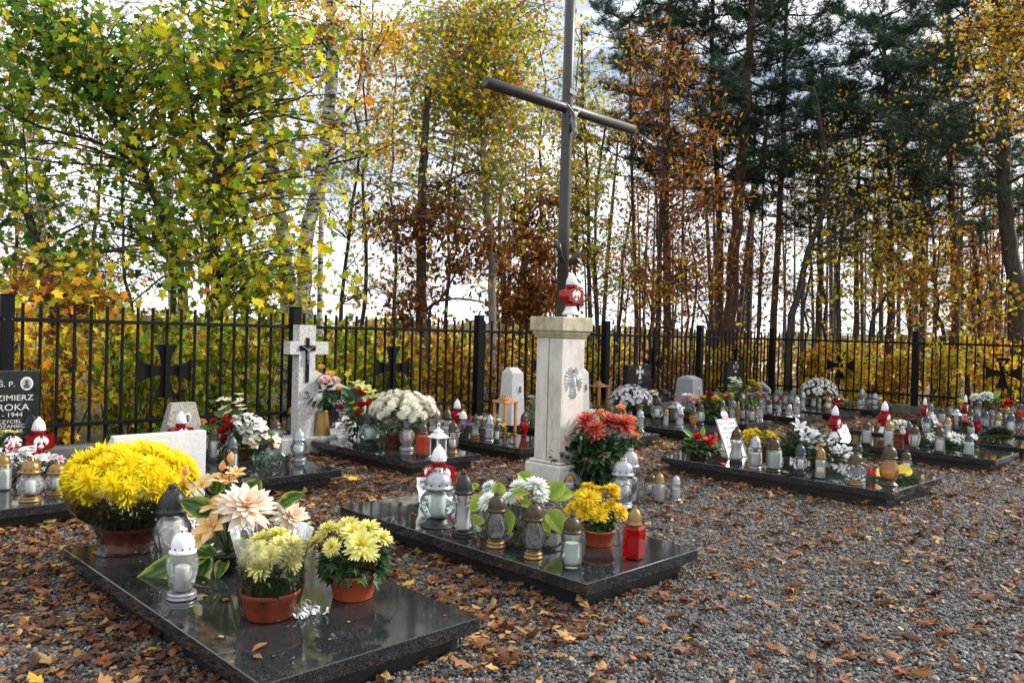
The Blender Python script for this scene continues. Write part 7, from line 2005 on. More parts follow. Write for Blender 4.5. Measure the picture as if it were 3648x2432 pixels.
simple_bunch('flower_bunch', 'few yellow chrysanthemums before the far right eagle lantern', (16.632, 4.755), [(16.61, 4.782, 0.4, 0.094), (16.644, 4.747, 0.363, 0.104), (16.657, 4.734, 0.34, 0.066)], my[0], .15, .1, 60, seed=52)
simple_bunch('gerbera_pot', 'small gold bowl with red gerberas beside the house lantern', (13.936, 3.931), [(13.935, 3.935, 0.284, 0.102), (13.931, 3.939, 0.359, 0.071)], blossom('daisy', *REDR, (.5, .3, .02)), .10, .08, 40, seed=53, potr=.06, pm=M_GOLDPOT)
simple_bunch('rose_sprig', 'single pale pink rose on fir left of the gold-lidded lantern', (12.767, 3.962), [(12.76, 3.97, 0.273, 0.096), (12.787, 3.944, 0.266, 0.066)], blossom('rose', (.78, .42, .36), (.82, .55, .48)), .16, .10, 120, seed=54)
# ---- white chrysanthemum ball at the back

f18 = flower_root('potted_chrysanthemum', 15.493, 7.027, .17, 'big ball of small white chrysanthemums before the back fence', 'potted flowers')
pot(f18, .13, .16, M_BLKPOT)
zc = 0.32799999999999996
leaf_ball('foliage', f18, (0, 0, zc), 0.317, 0.179, 420, .06, *GREENS, seed=44, lower=-.9)
dome(f18, ws, 150, (0, 0, zc - .02), 0.347, 0.268, .058, lo=-.12, seed=9)
# ---- lilac chrysanthemum bush

f19 = flower_root('potted_chrysanthemum', 10.927, 8.204, .17, 'broad bush of pale lilac chrysanthemums below the black headstone with a white cross', 'potted flowers')
pot(f19, .14, .16, M_BLKPOT)
zc = 0.262
leaf_ball('foliage', f19, (0, 0, zc - .02), 0.321, 0.169, 460, .06, *GREENS, seed=45, lower=-.9)
dome(f19, [blossom('small', *LIL, (.7, .6, .6)), blossom('small', (.74, .70, .74), (.82, .80, .83), (.7, .7, .6)), blossom('small', (.72, .68, .74), (.8, .78, .82), (.7, .7, .6), 2)], 150, (0, 0, zc - .03), 0.346, 0.245, .066, lo=-.15, seed=10)
# ---- cream chrysanthemum before the speckled cross

f20 = flower_root('potted_chrysanthemum', 5.414, 7.323, .17, 'cream white chrysanthemum ball in a brown pot before the iron fence cross', 'potted flowers')
rp = 0.091
pot(f20, rp, .16, M_BROWNP)
zc = 0.42599999999999993
ox, oy = 0.07500000000000018, -0.0730000000000004
leaf_ball('foliage', f20, (ox * .7, oy * .7, zc - .10), 0.296, .16, 400, .07, *GREENS, seed=46, lower=-.95)
stems(f20, 20, .2, zc, .06, 6)
cm = [blossom('shaggy', *CRM, var=k) for k in range(2)]
dome(f20, cm, 64, (ox, oy, zc - .03), 0.352, 0.211, .115, lo=-.15, seed=12)
wrap(f20, [(.005, rp * 1.1), (.16, rp * 1.3), (zc - .08, 0.268)], seed=5, amp=.03)
# ---- gold vase with roses

f21 = flower_root('rose_vase', 5.159, 8.454, .17, 'gold ribbed vase with yellow and pink-white roses before the cross gravestone', 'vase of flowers')
hv = 0.329; rv = 0.1195
mb = MB(); mb.lathe([(0, rv), (.01, rv * 1.02)] + [(hv * t, rv * (1 - .36 * t) * (1 + .02 * (k % 2))) for k, t in enumerate(np.linspace(.08, .96, 19))] + [(hv, rv * .68), (hv - .01, rv * .58)], 28, cap1=False); mb.build('vase', CAPS['gold'], f21)
c21 = (5.159, 8.454, .17 + hv)
ry = blossom('rose', (.70, .30, .03), (.80, .55, .15)); rpk = blossom('rose', (.70, .20, .22), (.82, .72, .66))
blooms(f21, [(5.166, 8.497, 0.987, 0.094), (5.046, 8.573, 0.939, 0.099), (5.126, 8.564, 0.923, 0.076), (5.014, 8.602, 0.84, 0.075), (5.106, 8.484, 0.845, 0.096), (5.228, 8.392, 0.893, 0.12), (5.18, 8.481, 0.866, 0.091), (5.278, 8.285, 0.741, 0.084)], ry, .3, c21)
blooms(f21, [(5.027, 8.505, 0.786, 0.142), (5.149, 8.357, 0.815, 0.157), (5.256, 8.336, 0.828, 0.12)], rpk, .3, c21)
leaf_ball('foliage', f21, local(f21, (5.15, 8.465, 0.657)), 0.173, .11, 70, .11, [(0.014, .05, .012), (.025, .075, .018)], [1, 1], seed=47, tmpl=OVAL, lower=-.9, fill=.3)
# ---- gladiolus fan

f22 = flower_root('flower_fan', 5.475, 8.025, .17, 'fan of pale yellow gladioli with red roses left of the cream chrysanthemum', 'bouquet')
c22 = (5.475, 8.025, .25)
blooms(f22, [(5.425, 8.15, 0.821, 0.12), (5.445, 8.088, 0.802, 0.127), (5.477, 8.028, 0.768, 0.134), (5.503, 7.973, 0.719, 0.134), (5.552, 7.951, 0.666, 0.119), (5.493, 7.968, 0.652, 0.119), (5.558, 7.989, 0.723, 0.105), (5.418, 8.085, 0.766, 0.09)], blossom('glad', (.62, .62, .16), (.76, .76, .36)), .3, c22)
blooms(f22, [(5.474, 8.099, 0.688, 0.12), (5.429, 8.001, 0.56, 0.104), (5.482, 7.949, 0.568, 0.104), (5.293, 8.205, 0.522, 0.09), (5.416, 8.055, 0.462, 0.089), (5.576, 7.924, 0.428, 0.104), (5.564, 7.937, 0.532, 0.075)], blossom('rose', *REDR), .3, c22)
blooms(f22, [(5.383, 8.117, 0.585, 0.09), (5.416, 8.084, 0.527, 0.09), (5.47, 8.03, 0.454, 0.09)], blossom('lily', (.62, .42, .02), (.70, .55, .05)), .4, c22)
for (q0, q1, wd) in [((5.421, 8.15, 0.626), (5.313, 8.261, 0.802), 0.104), ((5.411, 8.16, 0.58), (5.303, 8.269, 0.711), 0.09), ((5.401, 8.169, 0.535), (5.304, 8.265, 0.591), 0.09), ((5.444, 8.125, 0.477), (5.338, 8.23, 0.473), 0.104), ((5.573, 7.997, 0.421), (5.649, 7.92, 0.319), 0.119), ((5.595, 7.975, 0.392), (5.629, 7.939, 0.243), 0.119)]:
    d = Vector(q1) - Vector(q0); big_leaf(f22, q0, d.length, wd, d, (-.5, -.5, .7), droop=.1, cA=(.02, .07, .03), cB=(.05, .13, .05), margin=False)
leaf_ball('foliage', f22, (0, 0, .2), .22, .2, 130, .09, *GREENS, seed=48, tmpl=OVAL, lower=-.9, fill=.3)
# ---- white and red arrangement behind the white board

f23 = flower_root('flower_basket', 3.704, 7.562, .17, 'gold basket with white magnolias, cream orchids and red roses behind the white board', 'bouquet')
pot(f23, .12, .12, M_GOLDPOT)
c23 = (3.704, 7.562, .28)
blooms(f23, [(3.689, 7.578, 0.549, 0.149), (3.695, 7.458, 0.49, 0.174), (3.795, 7.416, 0.505, 0.175), (3.789, 7.564, 0.572, 0.123), (3.839, 7.428, 0.474, 0.122)], blossom('magnolia', (.78, .77, .74), (.84, .84, .84), (.6, .28, .03)), .15, c23)
blooms(f23, [(3.714, 7.627, 0.788, 0.089), (3.577, 7.733, 0.738, 0.082), (3.627, 7.712, 0.731, 0.082), (3.682, 7.616, 0.709, 0.088), (3.582, 7.685, 0.653, 0.088), (3.607, 7.618, 0.618, 0.088), (3.573, 7.693, 0.572, 0.074), (3.702, 7.567, 0.678, 0.088), (3.719, 7.621, 0.741, 0.061), (3.717, 7.552, 0.645, 0.081)], blossom('open', (.78, .66, .30), (.83, .80, .68), (.6, .4, .1)), .4, c23)
blooms(f23, [(3.702, 7.421, 0.356, 0.107), (3.754, 7.37, 0.378, 0.1), (3.75, 7.373, 0.324, 0.087), (3.849, 7.347, 0.401, 0.094), (3.956, 7.311, 0.363, 0.088), (3.952, 7.314, 0.302, 0.068), (3.816, 7.38, 0.399, 0.061)], blossom('open', (.80, .70, .36), (.83, .81, .74), (.7, .4, .05)), .3, c23)
blooms(f23, [(3.585, 7.596, 0.537, 0.094), (3.598, 7.554, 0.476, 0.097), (3.53, 7.592, 0.433, 0.097), (3.548, 7.546, 0.37, 0.09), (3.52, 7.744, 0.516, 0.068)], blossom('rose', *REDR), .25, c23)
for (q0, q1, wd) in [((3.55, 7.712, 0.409), (3.482, 7.782, 0.528), 0.074), ((3.582, 7.683, 0.572), (3.505, 7.761, 0.623), 0.074), ((3.478, 7.784, 0.433), (3.405, 7.857, 0.484), 0.074), ((3.661, 7.603, 0.426), (3.681, 7.583, 0.373), 0.061), ((3.79, 7.479, 0.58), (3.813, 7.456, 0.608), 0.041), ((3.873, 7.393, 0.414), (3.941, 7.327, 0.406), 0.041), ((3.748, 7.518, 0.443), (3.758, 7.507, 0.403), 0.041), ((3.594, 7.67, 0.424), (3.55, 7.714, 0.463), 0.054)]:
    d = Vector(q1) - Vector(q0); big_leaf(f23, q0, d.length, wd, d + Vector((0, 0, .02)), (-.5, -.5, .7), droop=.12, cA=(.03, .11, .02), cB=(.12, .26, .03), margin=False)
leaf_ball('foliage', f23, (0, 0, .24), .24, .2, 200, .09, *GREENS, seed=49, tmpl=OVAL, lower=-.9, fill=.3)
simple_bunch('flower_bunch', 'orange chrysanthemum heads just over the top of the white board', (3.736, 8.557), [(3.717, 8.579, 0.428, 0.089), (3.749, 8.548, 0.425, 0.081), (3.702, 8.594, 0.39, 0.067)], blossom('mum', *ORG), .14, .12, 60, seed=55)
# ---- little white and green garland by the angel

simple_bunch('garland', 'little white and teal artificial garland lying before the angel lantern', (3.767, 7.069), [(3.701, 7.188, 0.213, 0.033), (3.729, 7.161, 0.233, 0.033), (3.748, 7.141, 0.175, 0.046), (3.795, 7.095, 0.164, 0.046), (3.776, 7.114, 0.202, 0.039), (3.822, 7.069, 0.211, 0.039), (3.85, 7.04, 0.192, 0.039), (3.86, 7.03, 0.153, 0.033), (3.752, 7.138, 0.221, 0.033), (3.808, 7.082, 0.184, 0.033), (3.873, 7.019, 0.258, 0.039), (3.836, 7.056, 0.237, 0.033)], blossom('small', (.6, .7, .62), (.8, .82, .8), (.2, .35, .25)), .14, .04, 110, seed=56, tmpl=BIRCH, size=.04, cols=([(.03, .12, .07), (.10, .22, .14), (.03, .08, .03)], [2, 1, 1]))
# ---- lilies at the left edge
simple_bunch('lily_spray', 'white and pink lilies lying before the plaque at the left edge', (1.875, 7.457), [(1.886, 7.448, 0.324, 0.154), (1.949, 7.387, 0.344, 0.101), (2.008, 7.328, 0.341, 0.083), (1.727, 7.605, 0.283, 0.101), (1.756, 7.576, 0.272, 0.071), (1.702, 7.63, 0.258, 0.071)], lambda i: blossom('lily', (.80, .76, .70), (.83, .80, .82), (.7, .6, .1)) if i < 2 else blossom('lily', (.70, .30, .50), (.80, .70, .78), (.6, .5, .1)), .20, .10, 150, seed=57, cols=([(.03, .05, .02), (.06, .05, .02), (.02, .05, .015)], [1, 1, 1]))
simple_bunch('carnation_bunch', 'dark red small carnations around the plaque at the left edge', (1.907, 7.76), [(1.958, 7.714, 0.362, 0.049), (1.94, 7.73, 0.337, 0.043), (1.901, 7.768, 0.317, 0.043), (1.732, 7.935, 0.274, 0.055), (1.836, 7.832, 0.278, 0.037), (1.927, 7.743, 0.339, 0.031)], blossom('carnation', (.40, .01, .04), (.55, .02, .07)), .10, .08, 40, seed=58)
simple_bunch('lily_bunch', 'yellow lilies cut by the left edge below the headstone lettering', (1.758, 7.953), [(1.843, 8.016, 0.49, 0.094), (1.767, 8.09, 0.456, 0.094), (1.802, 8.056, 0.501, 0.075), (1.758, 8.1, 0.5, 0.075)], blossom('lily', (.55, .50, .08), (.72, .68, .20), (.6, .3, .02)), .2, .16, 120, seed=59)
# ---- small flowers left of the pedestal
simple_bunch('pansy_bunch', 'purple pansies left of the wooden lantern', (6.739, 7.631), [(6.704, 7.667, 0.28, 0.071), (6.737, 7.634, 0.297, 0.064), (6.765, 7.607, 0.306, 0.064), (6.783, 7.589, 0.283, 0.056), (6.721, 7.65, 0.265, 0.048)], blossom('open', (.30, .05, .50), (.42, .12, .62), (.6, .5, .1)), .09, .07, 50, seed=60)
simple_bunch('carnation_bunch', 'red flowers above the purple pansies', (6.938, 7.796), [(6.941, 7.796, 0.357, 0.065), (6.843, 7.893, 0.37, 0.057), (6.861, 7.875, 0.33, 0.065), (6.826, 7.91, 0.345, 0.049)], blossom('carnation', *REDR), .10, .1, 50, seed=61)
simple_bunch('rose_bunch', 'cream and red-yellow roses behind the black-lidded lantern', (6.892, 7.25), [(6.773, 7.371, 0.392, 0.07), (6.812, 7.332, 0.386, 0.055), (6.873, 7.272, 0.388, 0.055), (6.929, 7.217, 0.375, 0.063), (6.962, 7.182, 0.329, 0.078), (6.935, 7.21, 0.328, 0.047)], lambda i: blossom('rose', (.74, .62, .40), (.80, .76, .62)) if i < 4 else blossom('open', (.70, .20, .05), (.80, .60, .25)), .12, .10, 80, seed=62)
fs = flower_root('fir_spray', *(6.977, 7.057), .17, 'green fir sprig below the wooden lantern', 'fir sprig')
fir(fs, 'needles', [((6.949, 7.085, 0.208), (6.898, 7.137, 0.299)), ((6.96, 7.074, 0.208), (7.058, 6.978, 0.274)), ((6.949, 7.085, 0.2), (6.958, 7.077, 0.324)), ((6.94, 7.065, 0.195), (6.903, 7.059, 0.16)), ((6.965, 7.069, 0.208), (7.01, 6.983, 0.222))], 14, ((0.03, .10, .025), (.05, .14, .03), (.08, .18, .04)))
fs = flower_root('thuja_spray', *(10.499, 8.451), .17, 'yellow-green thuja sprig right of the pedestal', 'thuja sprig')
fir(fs, 'needles', [((10.504, 8.445, 0.17), (10.419, 8.532, 0.326)), ((10.504, 8.445, 0.17), (10.455, 8.496, 0.302)), ((10.504, 8.445, 0.17), (10.49, 8.464, 0.429)), ((10.504, 8.445, 0.17), (10.538, 8.417, 0.414)), ((10.504, 8.445, 0.17), (10.562, 8.39, 0.315)), ((10.504, 8.445, 0.17), (10.409, 8.541, 0.234)), ((10.504, 8.445, 0.17), (10.514, 8.439, 0.355))], 15, ((0.10, .14, .02), (.16, .20, .03), (.05, .10, .02)))
# ---- bouquets on the crowded back graves
simple_bunch('gerbera_pot', 'pink and cream gerberas in a brown pot before the grey wedge stone', (11.373, 7.352), [(11.364, 7.368, 0.517, 0.165), (11.423, 7.308, 0.453, 0.124), (11.306, 7.424, 0.448, 0.107), (11.347, 7.384, 0.458, 0.066), (11.356, 7.374, 0.409, 0.066)], lambda i: blossom('daisy', (.74, .70, .50), (.82, .80, .70)) if i == 0 else blossom('daisy', *PNK), .13, .12, 70, seed=63, potr=.11, pm=M_GOLDPOT)
simple_bunch('rose_bunch', 'yellow roses with dark red dahlias in the middle of the back row', (11.629, 7.114), [(11.491, 7.255, 0.446, 0.107), (11.573, 7.175, 0.47, 0.099), (11.667, 7.082, 0.461, 0.099), (11.744, 7.005, 0.439, 0.099), (11.708, 7.042, 0.491, 0.083), (11.503, 7.243, 0.413, 0.074)], blossom('rose', (.72, .36, .03), (.80, .56, .12)), .22, .2, 130, seed=64, size=.10)
simple_bunch('dahlia_bunch', 'dark red dahlias among the yellow roses', (11.733, 7.14), [(11.687, 7.105, 0.375, 0.141), (11.659, 7.136, 0.54, 0.108), (11.654, 7.14, 0.482, 0.091), (11.525, 7.265, 0.361, 0.083), (11.608, 7.184, 0.372, 0.058)], blossom('reddahlia', (.20, .004, .008), (.32, .01, .012)), .16, .16, 60, seed=65, size=.12)
simple_bunch('poinsettia', 'red and pink artificial poinsettia with pale leaves in the back row', (13.018, 7.637), [(12.976, 7.683, 0.46, 0.109), (13.054, 7.606, 0.454, 0.109), (13.003, 7.656, 0.406, 0.082), (13.022, 7.637, 0.416, 0.073)], lambda i: blossom('poinsettia', (.55, .02, .04), (.66, .05, .08)), .16, .16, 60, seed=66, size=.12, cols=LIMES)
simple_bunch('orchid_spray', 'slanting white orchid spray with dark leaf before the outlined-cross headstone', (13.689, 7.684), [(13.536, 7.845, 0.73, 0.094), (13.583, 7.798, 0.717, 0.104), (13.57, 7.81, 0.66, 0.094), (13.617, 7.764, 0.676, 0.104), (13.657, 7.723, 0.649, 0.104), (13.678, 7.702, 0.603, 0.075), (13.698, 7.683, 0.641, 0.066), (13.786, 7.594, 0.541, 0.113)], blossom('open', (.74, .74, .62), (.83, .83, .80), (.55, .5, .1)), .25, .25, 110, seed=67, size=.13, cols=([(.10, .22, .03), (.18, .30, .04), (.04, .10, .02)], [2, 2, 1]))
simple_bunch('pompon_mums', 'yellow pompon chrysanthemums beside white ones in the back row', (13.961, 7.533), [(13.867, 7.634, 0.696, 0.059), (13.895, 7.607, 0.666, 0.059), (13.922, 7.579, 0.636, 0.059), (13.949, 7.552, 0.605, 0.059), (13.977, 7.524, 0.575, 0.059), (14.004, 7.497, 0.545, 0.059), (13.876, 7.622, 0.509, 0.059), (13.901, 7.6, 0.677, 0.059), (13.929, 7.573, 0.646, 0.059), (13.956, 7.546, 0.616, 0.059), (13.983, 7.518, 0.586, 0.059), (14.011, 7.491, 0.556, 0.059), (13.883, 7.616, 0.52, 0.059), (13.908, 7.594, 0.687, 0.059), (13.935, 7.567, 0.657, 0.059), (13.963, 7.539, 0.627, 0.059), (13.99, 7.512, 0.597, 0.059), (14.017, 7.484, 0.566, 0.059), (13.889, 7.61, 0.53, 0.059), (13.915, 7.588, 0.698, 0.059), (13.942, 7.56, 0.668, 0.059), (13.969, 7.533, 0.637, 0.059), (13.997, 7.505, 0.607, 0.059), (13.869, 7.631, 0.571, 0.059), (13.896, 7.603, 0.541, 0.059), (13.923, 7.576, 0.511, 0.059)], yp[0], .14, .16, 70, seed=68)
simple_bunch('pompon_mums', 'white pompon chrysanthemums right of the yellow ones', (14.112, 7.45), [(14.05, 7.519, 0.643, 0.057), (14.075, 7.494, 0.615, 0.057), (14.099, 7.469, 0.588, 0.057), (14.124, 7.444, 0.56, 0.057), (14.149, 7.419, 0.533, 0.057), (14.173, 7.395, 0.505, 0.057), (14.058, 7.508, 0.472, 0.057), (14.081, 7.488, 0.625, 0.057), (14.105, 7.463, 0.597, 0.057), (14.13, 7.439, 0.57, 0.057), (14.155, 7.414, 0.542, 0.057), (14.179, 7.389, 0.515, 0.057), (14.064, 7.502, 0.482, 0.057), (14.087, 7.482, 0.635, 0.057), (14.111, 7.458, 0.607, 0.057), (14.136, 7.433, 0.58, 0.057), (14.161, 7.408, 0.552, 0.057), (14.185, 7.383, 0.524, 0.057), (14.07, 7.497, 0.492, 0.057), (14.093, 7.477, 0.644, 0.057), (14.117, 7.452, 0.617, 0.057), (14.142, 7.427, 0.589, 0.057), (14.166, 7.402, 0.562, 0.057), (14.051, 7.516, 0.529, 0.057), (14.076, 7.491, 0.501, 0.057), (14.1, 7.466, 0.474, 0.057)], blossom('pompon', *WHT), .14, .16, 70, seed=69)
simple_bunch('mixed_bunch', 'pink, purple and orange flowers below the pompon mums', (12.696, 6.847), [(12.942, 7.125, 0.476, 0.097), (12.986, 7.082, 0.487, 0.08), (13.062, 7.008, 0.481, 0.115), (13.131, 6.94, 0.501, 0.088), (13.061, 7.009, 0.525, 0.071), (13.03, 7.04, 0.515, 0.062)], lambda i: (blossom('carnation', *ORG) if i == 2 else blossom('carnation', (.45, .12, .40), (.60, .25, .52))), .16, .14, 70, seed=70)
simple_bunch('flower_bunch', 'white freesias right of the lilac chrysanthemums', (11.308, 7.985), [(11.304, 7.995, 0.536, 0.094), (11.335, 7.964, 0.494, 0.085), (11.268, 8.031, 0.526, 0.068), (11.305, 7.994, 0.485, 0.068)], blossom('glad', (.74, .70, .45), (.82, .80, .70)), .08, .10, 40, seed=71)
simple_bunch('flower_bunch', 'orange and red autumn flowers right of the red lantern at the back', (16.117, 6.803), [(16.108, 6.814, 0.321, 0.071), (16.144, 6.778, 0.302, 0.091), (16.159, 6.763, 0.273, 0.081), (15.985, 6.936, 0.347, 0.071), (16.116, 6.805, 0.231, 0.061)], lambda i: blossom('daisy', *ORG) if i in (1, 2) else blossom('small', *WHT), .14, .08, 80, seed=72)
simple_bunch('flower_bunch', 'red, white and orange blooms under the white chrysanthemum ball', (15.743, 7.007), [(15.542, 7.207, 0.283, 0.09), (15.755, 6.997, 0.331, 0.09), (15.734, 7.017, 0.27, 0.08), (15.848, 6.905, 0.284, 0.07), (15.286, 7.458, 0.193, 0.07), (15.128, 7.617, 0.307, 0.06)], lambda i: blossom('carnation', *REDR) if i in (0, 3, 4, 5) else blossom('open', *WHT), .16, .08, 80, seed=73)
simple_bunch('wreath_garland', 'white snow-like artificial branch beside the obelisk at the pedestal edge', (7.817, 7.467), [(8.233, 7.907, 0.577, 0.08), (8.252, 7.887, 0.542, 0.08), (8.221, 7.918, 0.514, 0.08), (8.246, 7.892, 0.497, 0.08), (8.264, 7.875, 0.578, 0.08), (8.284, 7.855, 0.525, 0.08)], blossom('small', *WHT), .08, .08, 30, seed=74)

# ------------------------------------------------------------------ plaques with painted lettering
def plaque(label, base, w, h, tilt, lines, shape='shield', rz=0.0, z=.17):
    """white board leaning back; base = middle of its lower edge"""
    root = empty('plaque', (base[0], base[1], z + .001), label, 'plaque', None, rz)
    tl = empty('easel', (0, 0, 0)); tl.parent = root
    tl.rotation_euler = (-tilt, 0, 0)
    mb = MB()
    a, b = w / 2, h
    if shape == 'shield':
        poly = [(-a * .8, 0), (a * .8, 0), (a * .95, b * .1), (a * .9, b * .3), (a, b * .5), (a * .92, b * .68), (a * .96, b * .78), (a * .3, b * .76), (0, b * .8), (-a * .3, b * .76), (-a * .96, b * .78), (-a * .92, b * .68), (-a, b * .5), (-a * .9, b * .3), (-a * .95, b * .1)]
    else:
        poly = [(-a, 0), (a, 0), (a, b * .8), (-a, b * .8)]
    mb.prism(poly, -.004, .004, axis='y'); bd = mb.build('board', M_WHITE, tl)
    n = 12; r = w * .17
    mb = MB(); mb.prism([(r * math.cos(2 * PI * i / n), b * .86 + r * .95 * math.sin(2 * PI * i / n)) for i in range(n)], -.0065, -.0042, axis='y'); mb.build('red_crest', M_RED, tl)
    put('eagle', EAGLE_FLAT, tl, (0, -.007, b * .86 - r * .9), None, (r * 1.9, .1, r * 1.9))
    if shape == 'frame':
        for (x0, x1, z0, z1) in ((-a, a, 0, .008), (-a, a, b * .8 - .008, b * .8), (-a, -a + .008, .0085, b * .8 - .0085), (a - .008, a, .0085, b * .8 - .0085)):
            mb = MB(); mb.box(x0, x1, -.010, -.0045, z0, z1); mb.build('frame_bar', M_SILVER, tl)
    for (s, t, sz) in lines:
        text(tl, s, sz * h * 1.25, (0, -.0046, t * h), M_INK, xs=1.0, ext=.0004, bold=.022)
    mb = MB(); mb.tube([(0, .006, h * .55), (0, .06, .0)], .004, 5); mb.build('prop', M_IRON, root)
    # the board hangs on the thing itself
    for ch in list(tl.children):
        ch.parent = root
        ch.matrix_parent_inverse = Matrix.Rotation(-tilt, 4, 'X')
    bpy.data.objects.remove(tl)
    return root

plaque('white shield plaque with red crest half hidden behind the heart lantern', (2.005, 4.626), 0.237, 0.264, .25, (('PARTYZANT', .62, .11), ('ICKI LUDWIK', .46, .13), ('KAPRAL AK', .30, .10), ('ZGINĄŁ 1944', .18, .08), ('CZEŚĆ PAMIĘCI', .07, .075)), 'shield')

plaque('white shield plaque with red eagle crest at the left edge', (1.823, 7.906), 0.383, 0.29, .25, (('PARTYZANT NAUCZYCIEL', .62, .075), ('OROKA KAZIMIERZ', .50, .075), ('PORUCZNIK I CIN', .38, .08), ('Z OKUPANTEM', .26, .075), ('CZEŚĆ PAMIĘCI', .12, .07)), 'shield')

plaque('white shield plaque with red crest beside the gold vase', (5.406, 8.269), 0.303, 0.25, .2, (('PARTYZANT', .62, .10), ('ROZMER JAN', .47, .13), ('ZGINĄŁ W BOJU', .32, .09), ('WALCZĄC', .19, .09), ('1944', .08, .08)), 'shield')

plaque('white shield plaque with red crest peeking out left of the globe lantern', (3.916, 4.805), 0.248, 0.261, .2, (('PARTYZANT', .62, .10), ('WÓJCIK', .45, .13), ('ZGINĄŁ', .28, .10)), 'shield')

plaque('large framed white plaque leaning steeply among the lanterns right of the pedestal', (8.062, 4.554), 0.335, 0.568, .42, (('PARTYZANCI', .70, .08), ('NIEZNANI', .60, .06), ('POLEGLI ZA', .51, .06), ('OJCZYZNĘ', .42, .06), ('W LASACH', .32, .06), ('RUDNICKICH', .22, .055), ('1944', .10, .06)), 'frame', R(-8))

plaque('white slanted plaque below the red eagle lantern on the daisy grave', (10.96, 4.558), 0.246, 0.253, .5, (('PARTYZANT', .66, .08), ('WOJNAR', .50, .11), ('ZGINĄŁ W LESIE', .34, .07), ('SIERPIEŃ 1944', .22, .06), ('CZEŚĆ PAMIĘCI', .10, .06)), 'shield', R(-10))

plaque('small white slanted plaque beside the tall grey bottle lantern', (14.237, 4.449), 0.164, 0.214, .4, (('PARTYZANT', .6, .09), ('NIEZNANY', .44, .10), ('1944', .25, .09)), 'shield', R(-8))
poland_lantern((10.871, 4.686, 0.17, 0.444, 0.204), 'red eagle lantern with white lid behind the slanted plaque on the daisy grave')
poland_lantern((12.139, 4.504, 0.17, 0.467, 0.218), 'red eagle lantern behind the small white mums on the daisy grave')
poland_lantern((8.5, 4.962, 0.17, 0.41, 0.194), 'red eagle lantern mostly hidden by the large framed plaque')

# ------------------------------------------------------------------ gravel stones and fallen leaves
rng = np.random.default_rng(77)
BOXES = [(g[0] + .07, g[1] - .07, g[2] + .07, g[3] - .07) for g in GRAVES] + [(5.77, 6.23, 5.15, 5.61)]
def outside(P, pad=0.0):
    k = np.ones(len(P), dtype=bool)
    for (a, b, c, d) in BOXES:
        k &= ~((P[:, 0] > a - pad) & (P[:, 0] < b + pad) & (P[:, 1] > c - pad) & (P[:, 1] < d + pad))
    return k
def in_reach(P, near=1.4, half=42.0):
    r = np.hypot(P[:, 0], P[:, 1]); a = np.degrees(np.arctan2(P[:, 1], P[:, 0])) - 45.4
    return (np.abs(a) < half) & (r > near) & (P[:, 1] < 9.15) & (P[:, 0] < 17.75)

def gravel():
    P = []
    for (r0, r1, dens) in ((1.6, 5.0, 4400), (5.0, 8.0, 2700), (8.0, 12.0, 1000)):
        n = int(dens * (r1 * r1 - r0 * r0) * .75)
        r = np.sqrt(rng.uniform(r0 * r0, r1 * r1, n)); a = np.radians(45.4 + rng.uniform(-42, 42, n))
        p = np.stack([r * np.cos(a), r * np.sin(a)], axis=1)
        P.append(p[outside(p) & in_reach(p)])
    P = np.concatenate(P); n = len(P)
    me = bpy.data.meshes.new('gravel')
    V = np.column_stack([P, rng.uniform(-.004, .008, n)]).astype(np.float32)
    me.vertices.add(n); me.vertices.foreach_set('co', V.ravel())
    s = rng.lognormal(math.log(.0086), .34, n)
    sc = np.stack([s * rng.uniform(.9, 1.5, n), s * rng.uniform(.7, 1.1, n), s * rng.uniform(.45, .8, n)], axis=1).astype(np.float32)
    ro = np.stack([rng.normal(0, .5, n), rng.normal(0, .5, n), rng.uniform(0, 6.28, n)], axis=1).astype(np.float32)
    a = me.attributes.new('size3', 'FLOAT_VECTOR', 'POINT'); a.data.foreach_set('vector', sc.ravel())
    a = me.attributes.new('turn3', 'FLOAT_VECTOR', 'POINT'); a.data.foreach_set('vector', ro.ravel())
    o = put('gravel', me)
    tag(o, kind='stuff', label='loose grey crushed gravel between the graves', cat='gravel')
    ng = bpy.data.node_groups.new('gravel_scatter', 'GeometryNodeTree')
    ng.interface.new_socket('Geometry', in_out='INPUT', socket_type='NodeSocketGeometry')
    ng.interface.new_socket('Geometry', in_out='OUTPUT', socket_type='NodeSocketGeometry')
    gi = ng.nodes.new('NodeGroupInput'); go = ng.nodes.new('NodeGroupOutput')
    ico = ng.nodes.new('GeometryNodeMeshIcoSphere'); ico.inputs['Radius'].default_value = 1.0; ico.inputs['Subdivisions'].default_value = 1
    sm = ng.nodes.new('GeometryNodeSetMaterial'); sm.inputs['Material'].default_value = M_STONE
    na = ng.nodes.new('GeometryNodeInputNamedAttribute'); na.data_type = 'FLOAT_VECTOR'; na.inputs['Name'].default_value = 'size3'
    nb = ng.nodes.new('GeometryNodeInputNamedAttribute'); nb.data_type = 'FLOAT_VECTOR'; nb.inputs['Name'].default_value = 'turn3'
    mp = ng.nodes.new('GeometryNodeMeshToPoints')
    ip = ng.nodes.new('GeometryNodeInstanceOnPoints')
    ng.links.new(gi.outputs[0], mp.inputs['Mesh'])
    ng.links.new(mp.outputs['Points'], ip.inputs['Points'])
    ng.links.new(ico.outputs['Mesh'], sm.inputs['Geometry']); ng.links.new(sm.outputs['Geometry'], ip.inputs['Instance'])
    def vec(nd): return [s_ for s_ in nd.outputs if s_.enabled][0]
    ng.links.new(vec(na), ip.inputs['Scale']); ng.links.new(vec(nb), ip.inputs['Rotation'])
    ng.links.new(ip.outputs['Instances'], go.inputs[0])
    md = o.modifiers.new('scatter', 'NODES'); md.node_group = ng
    return o
gravel()

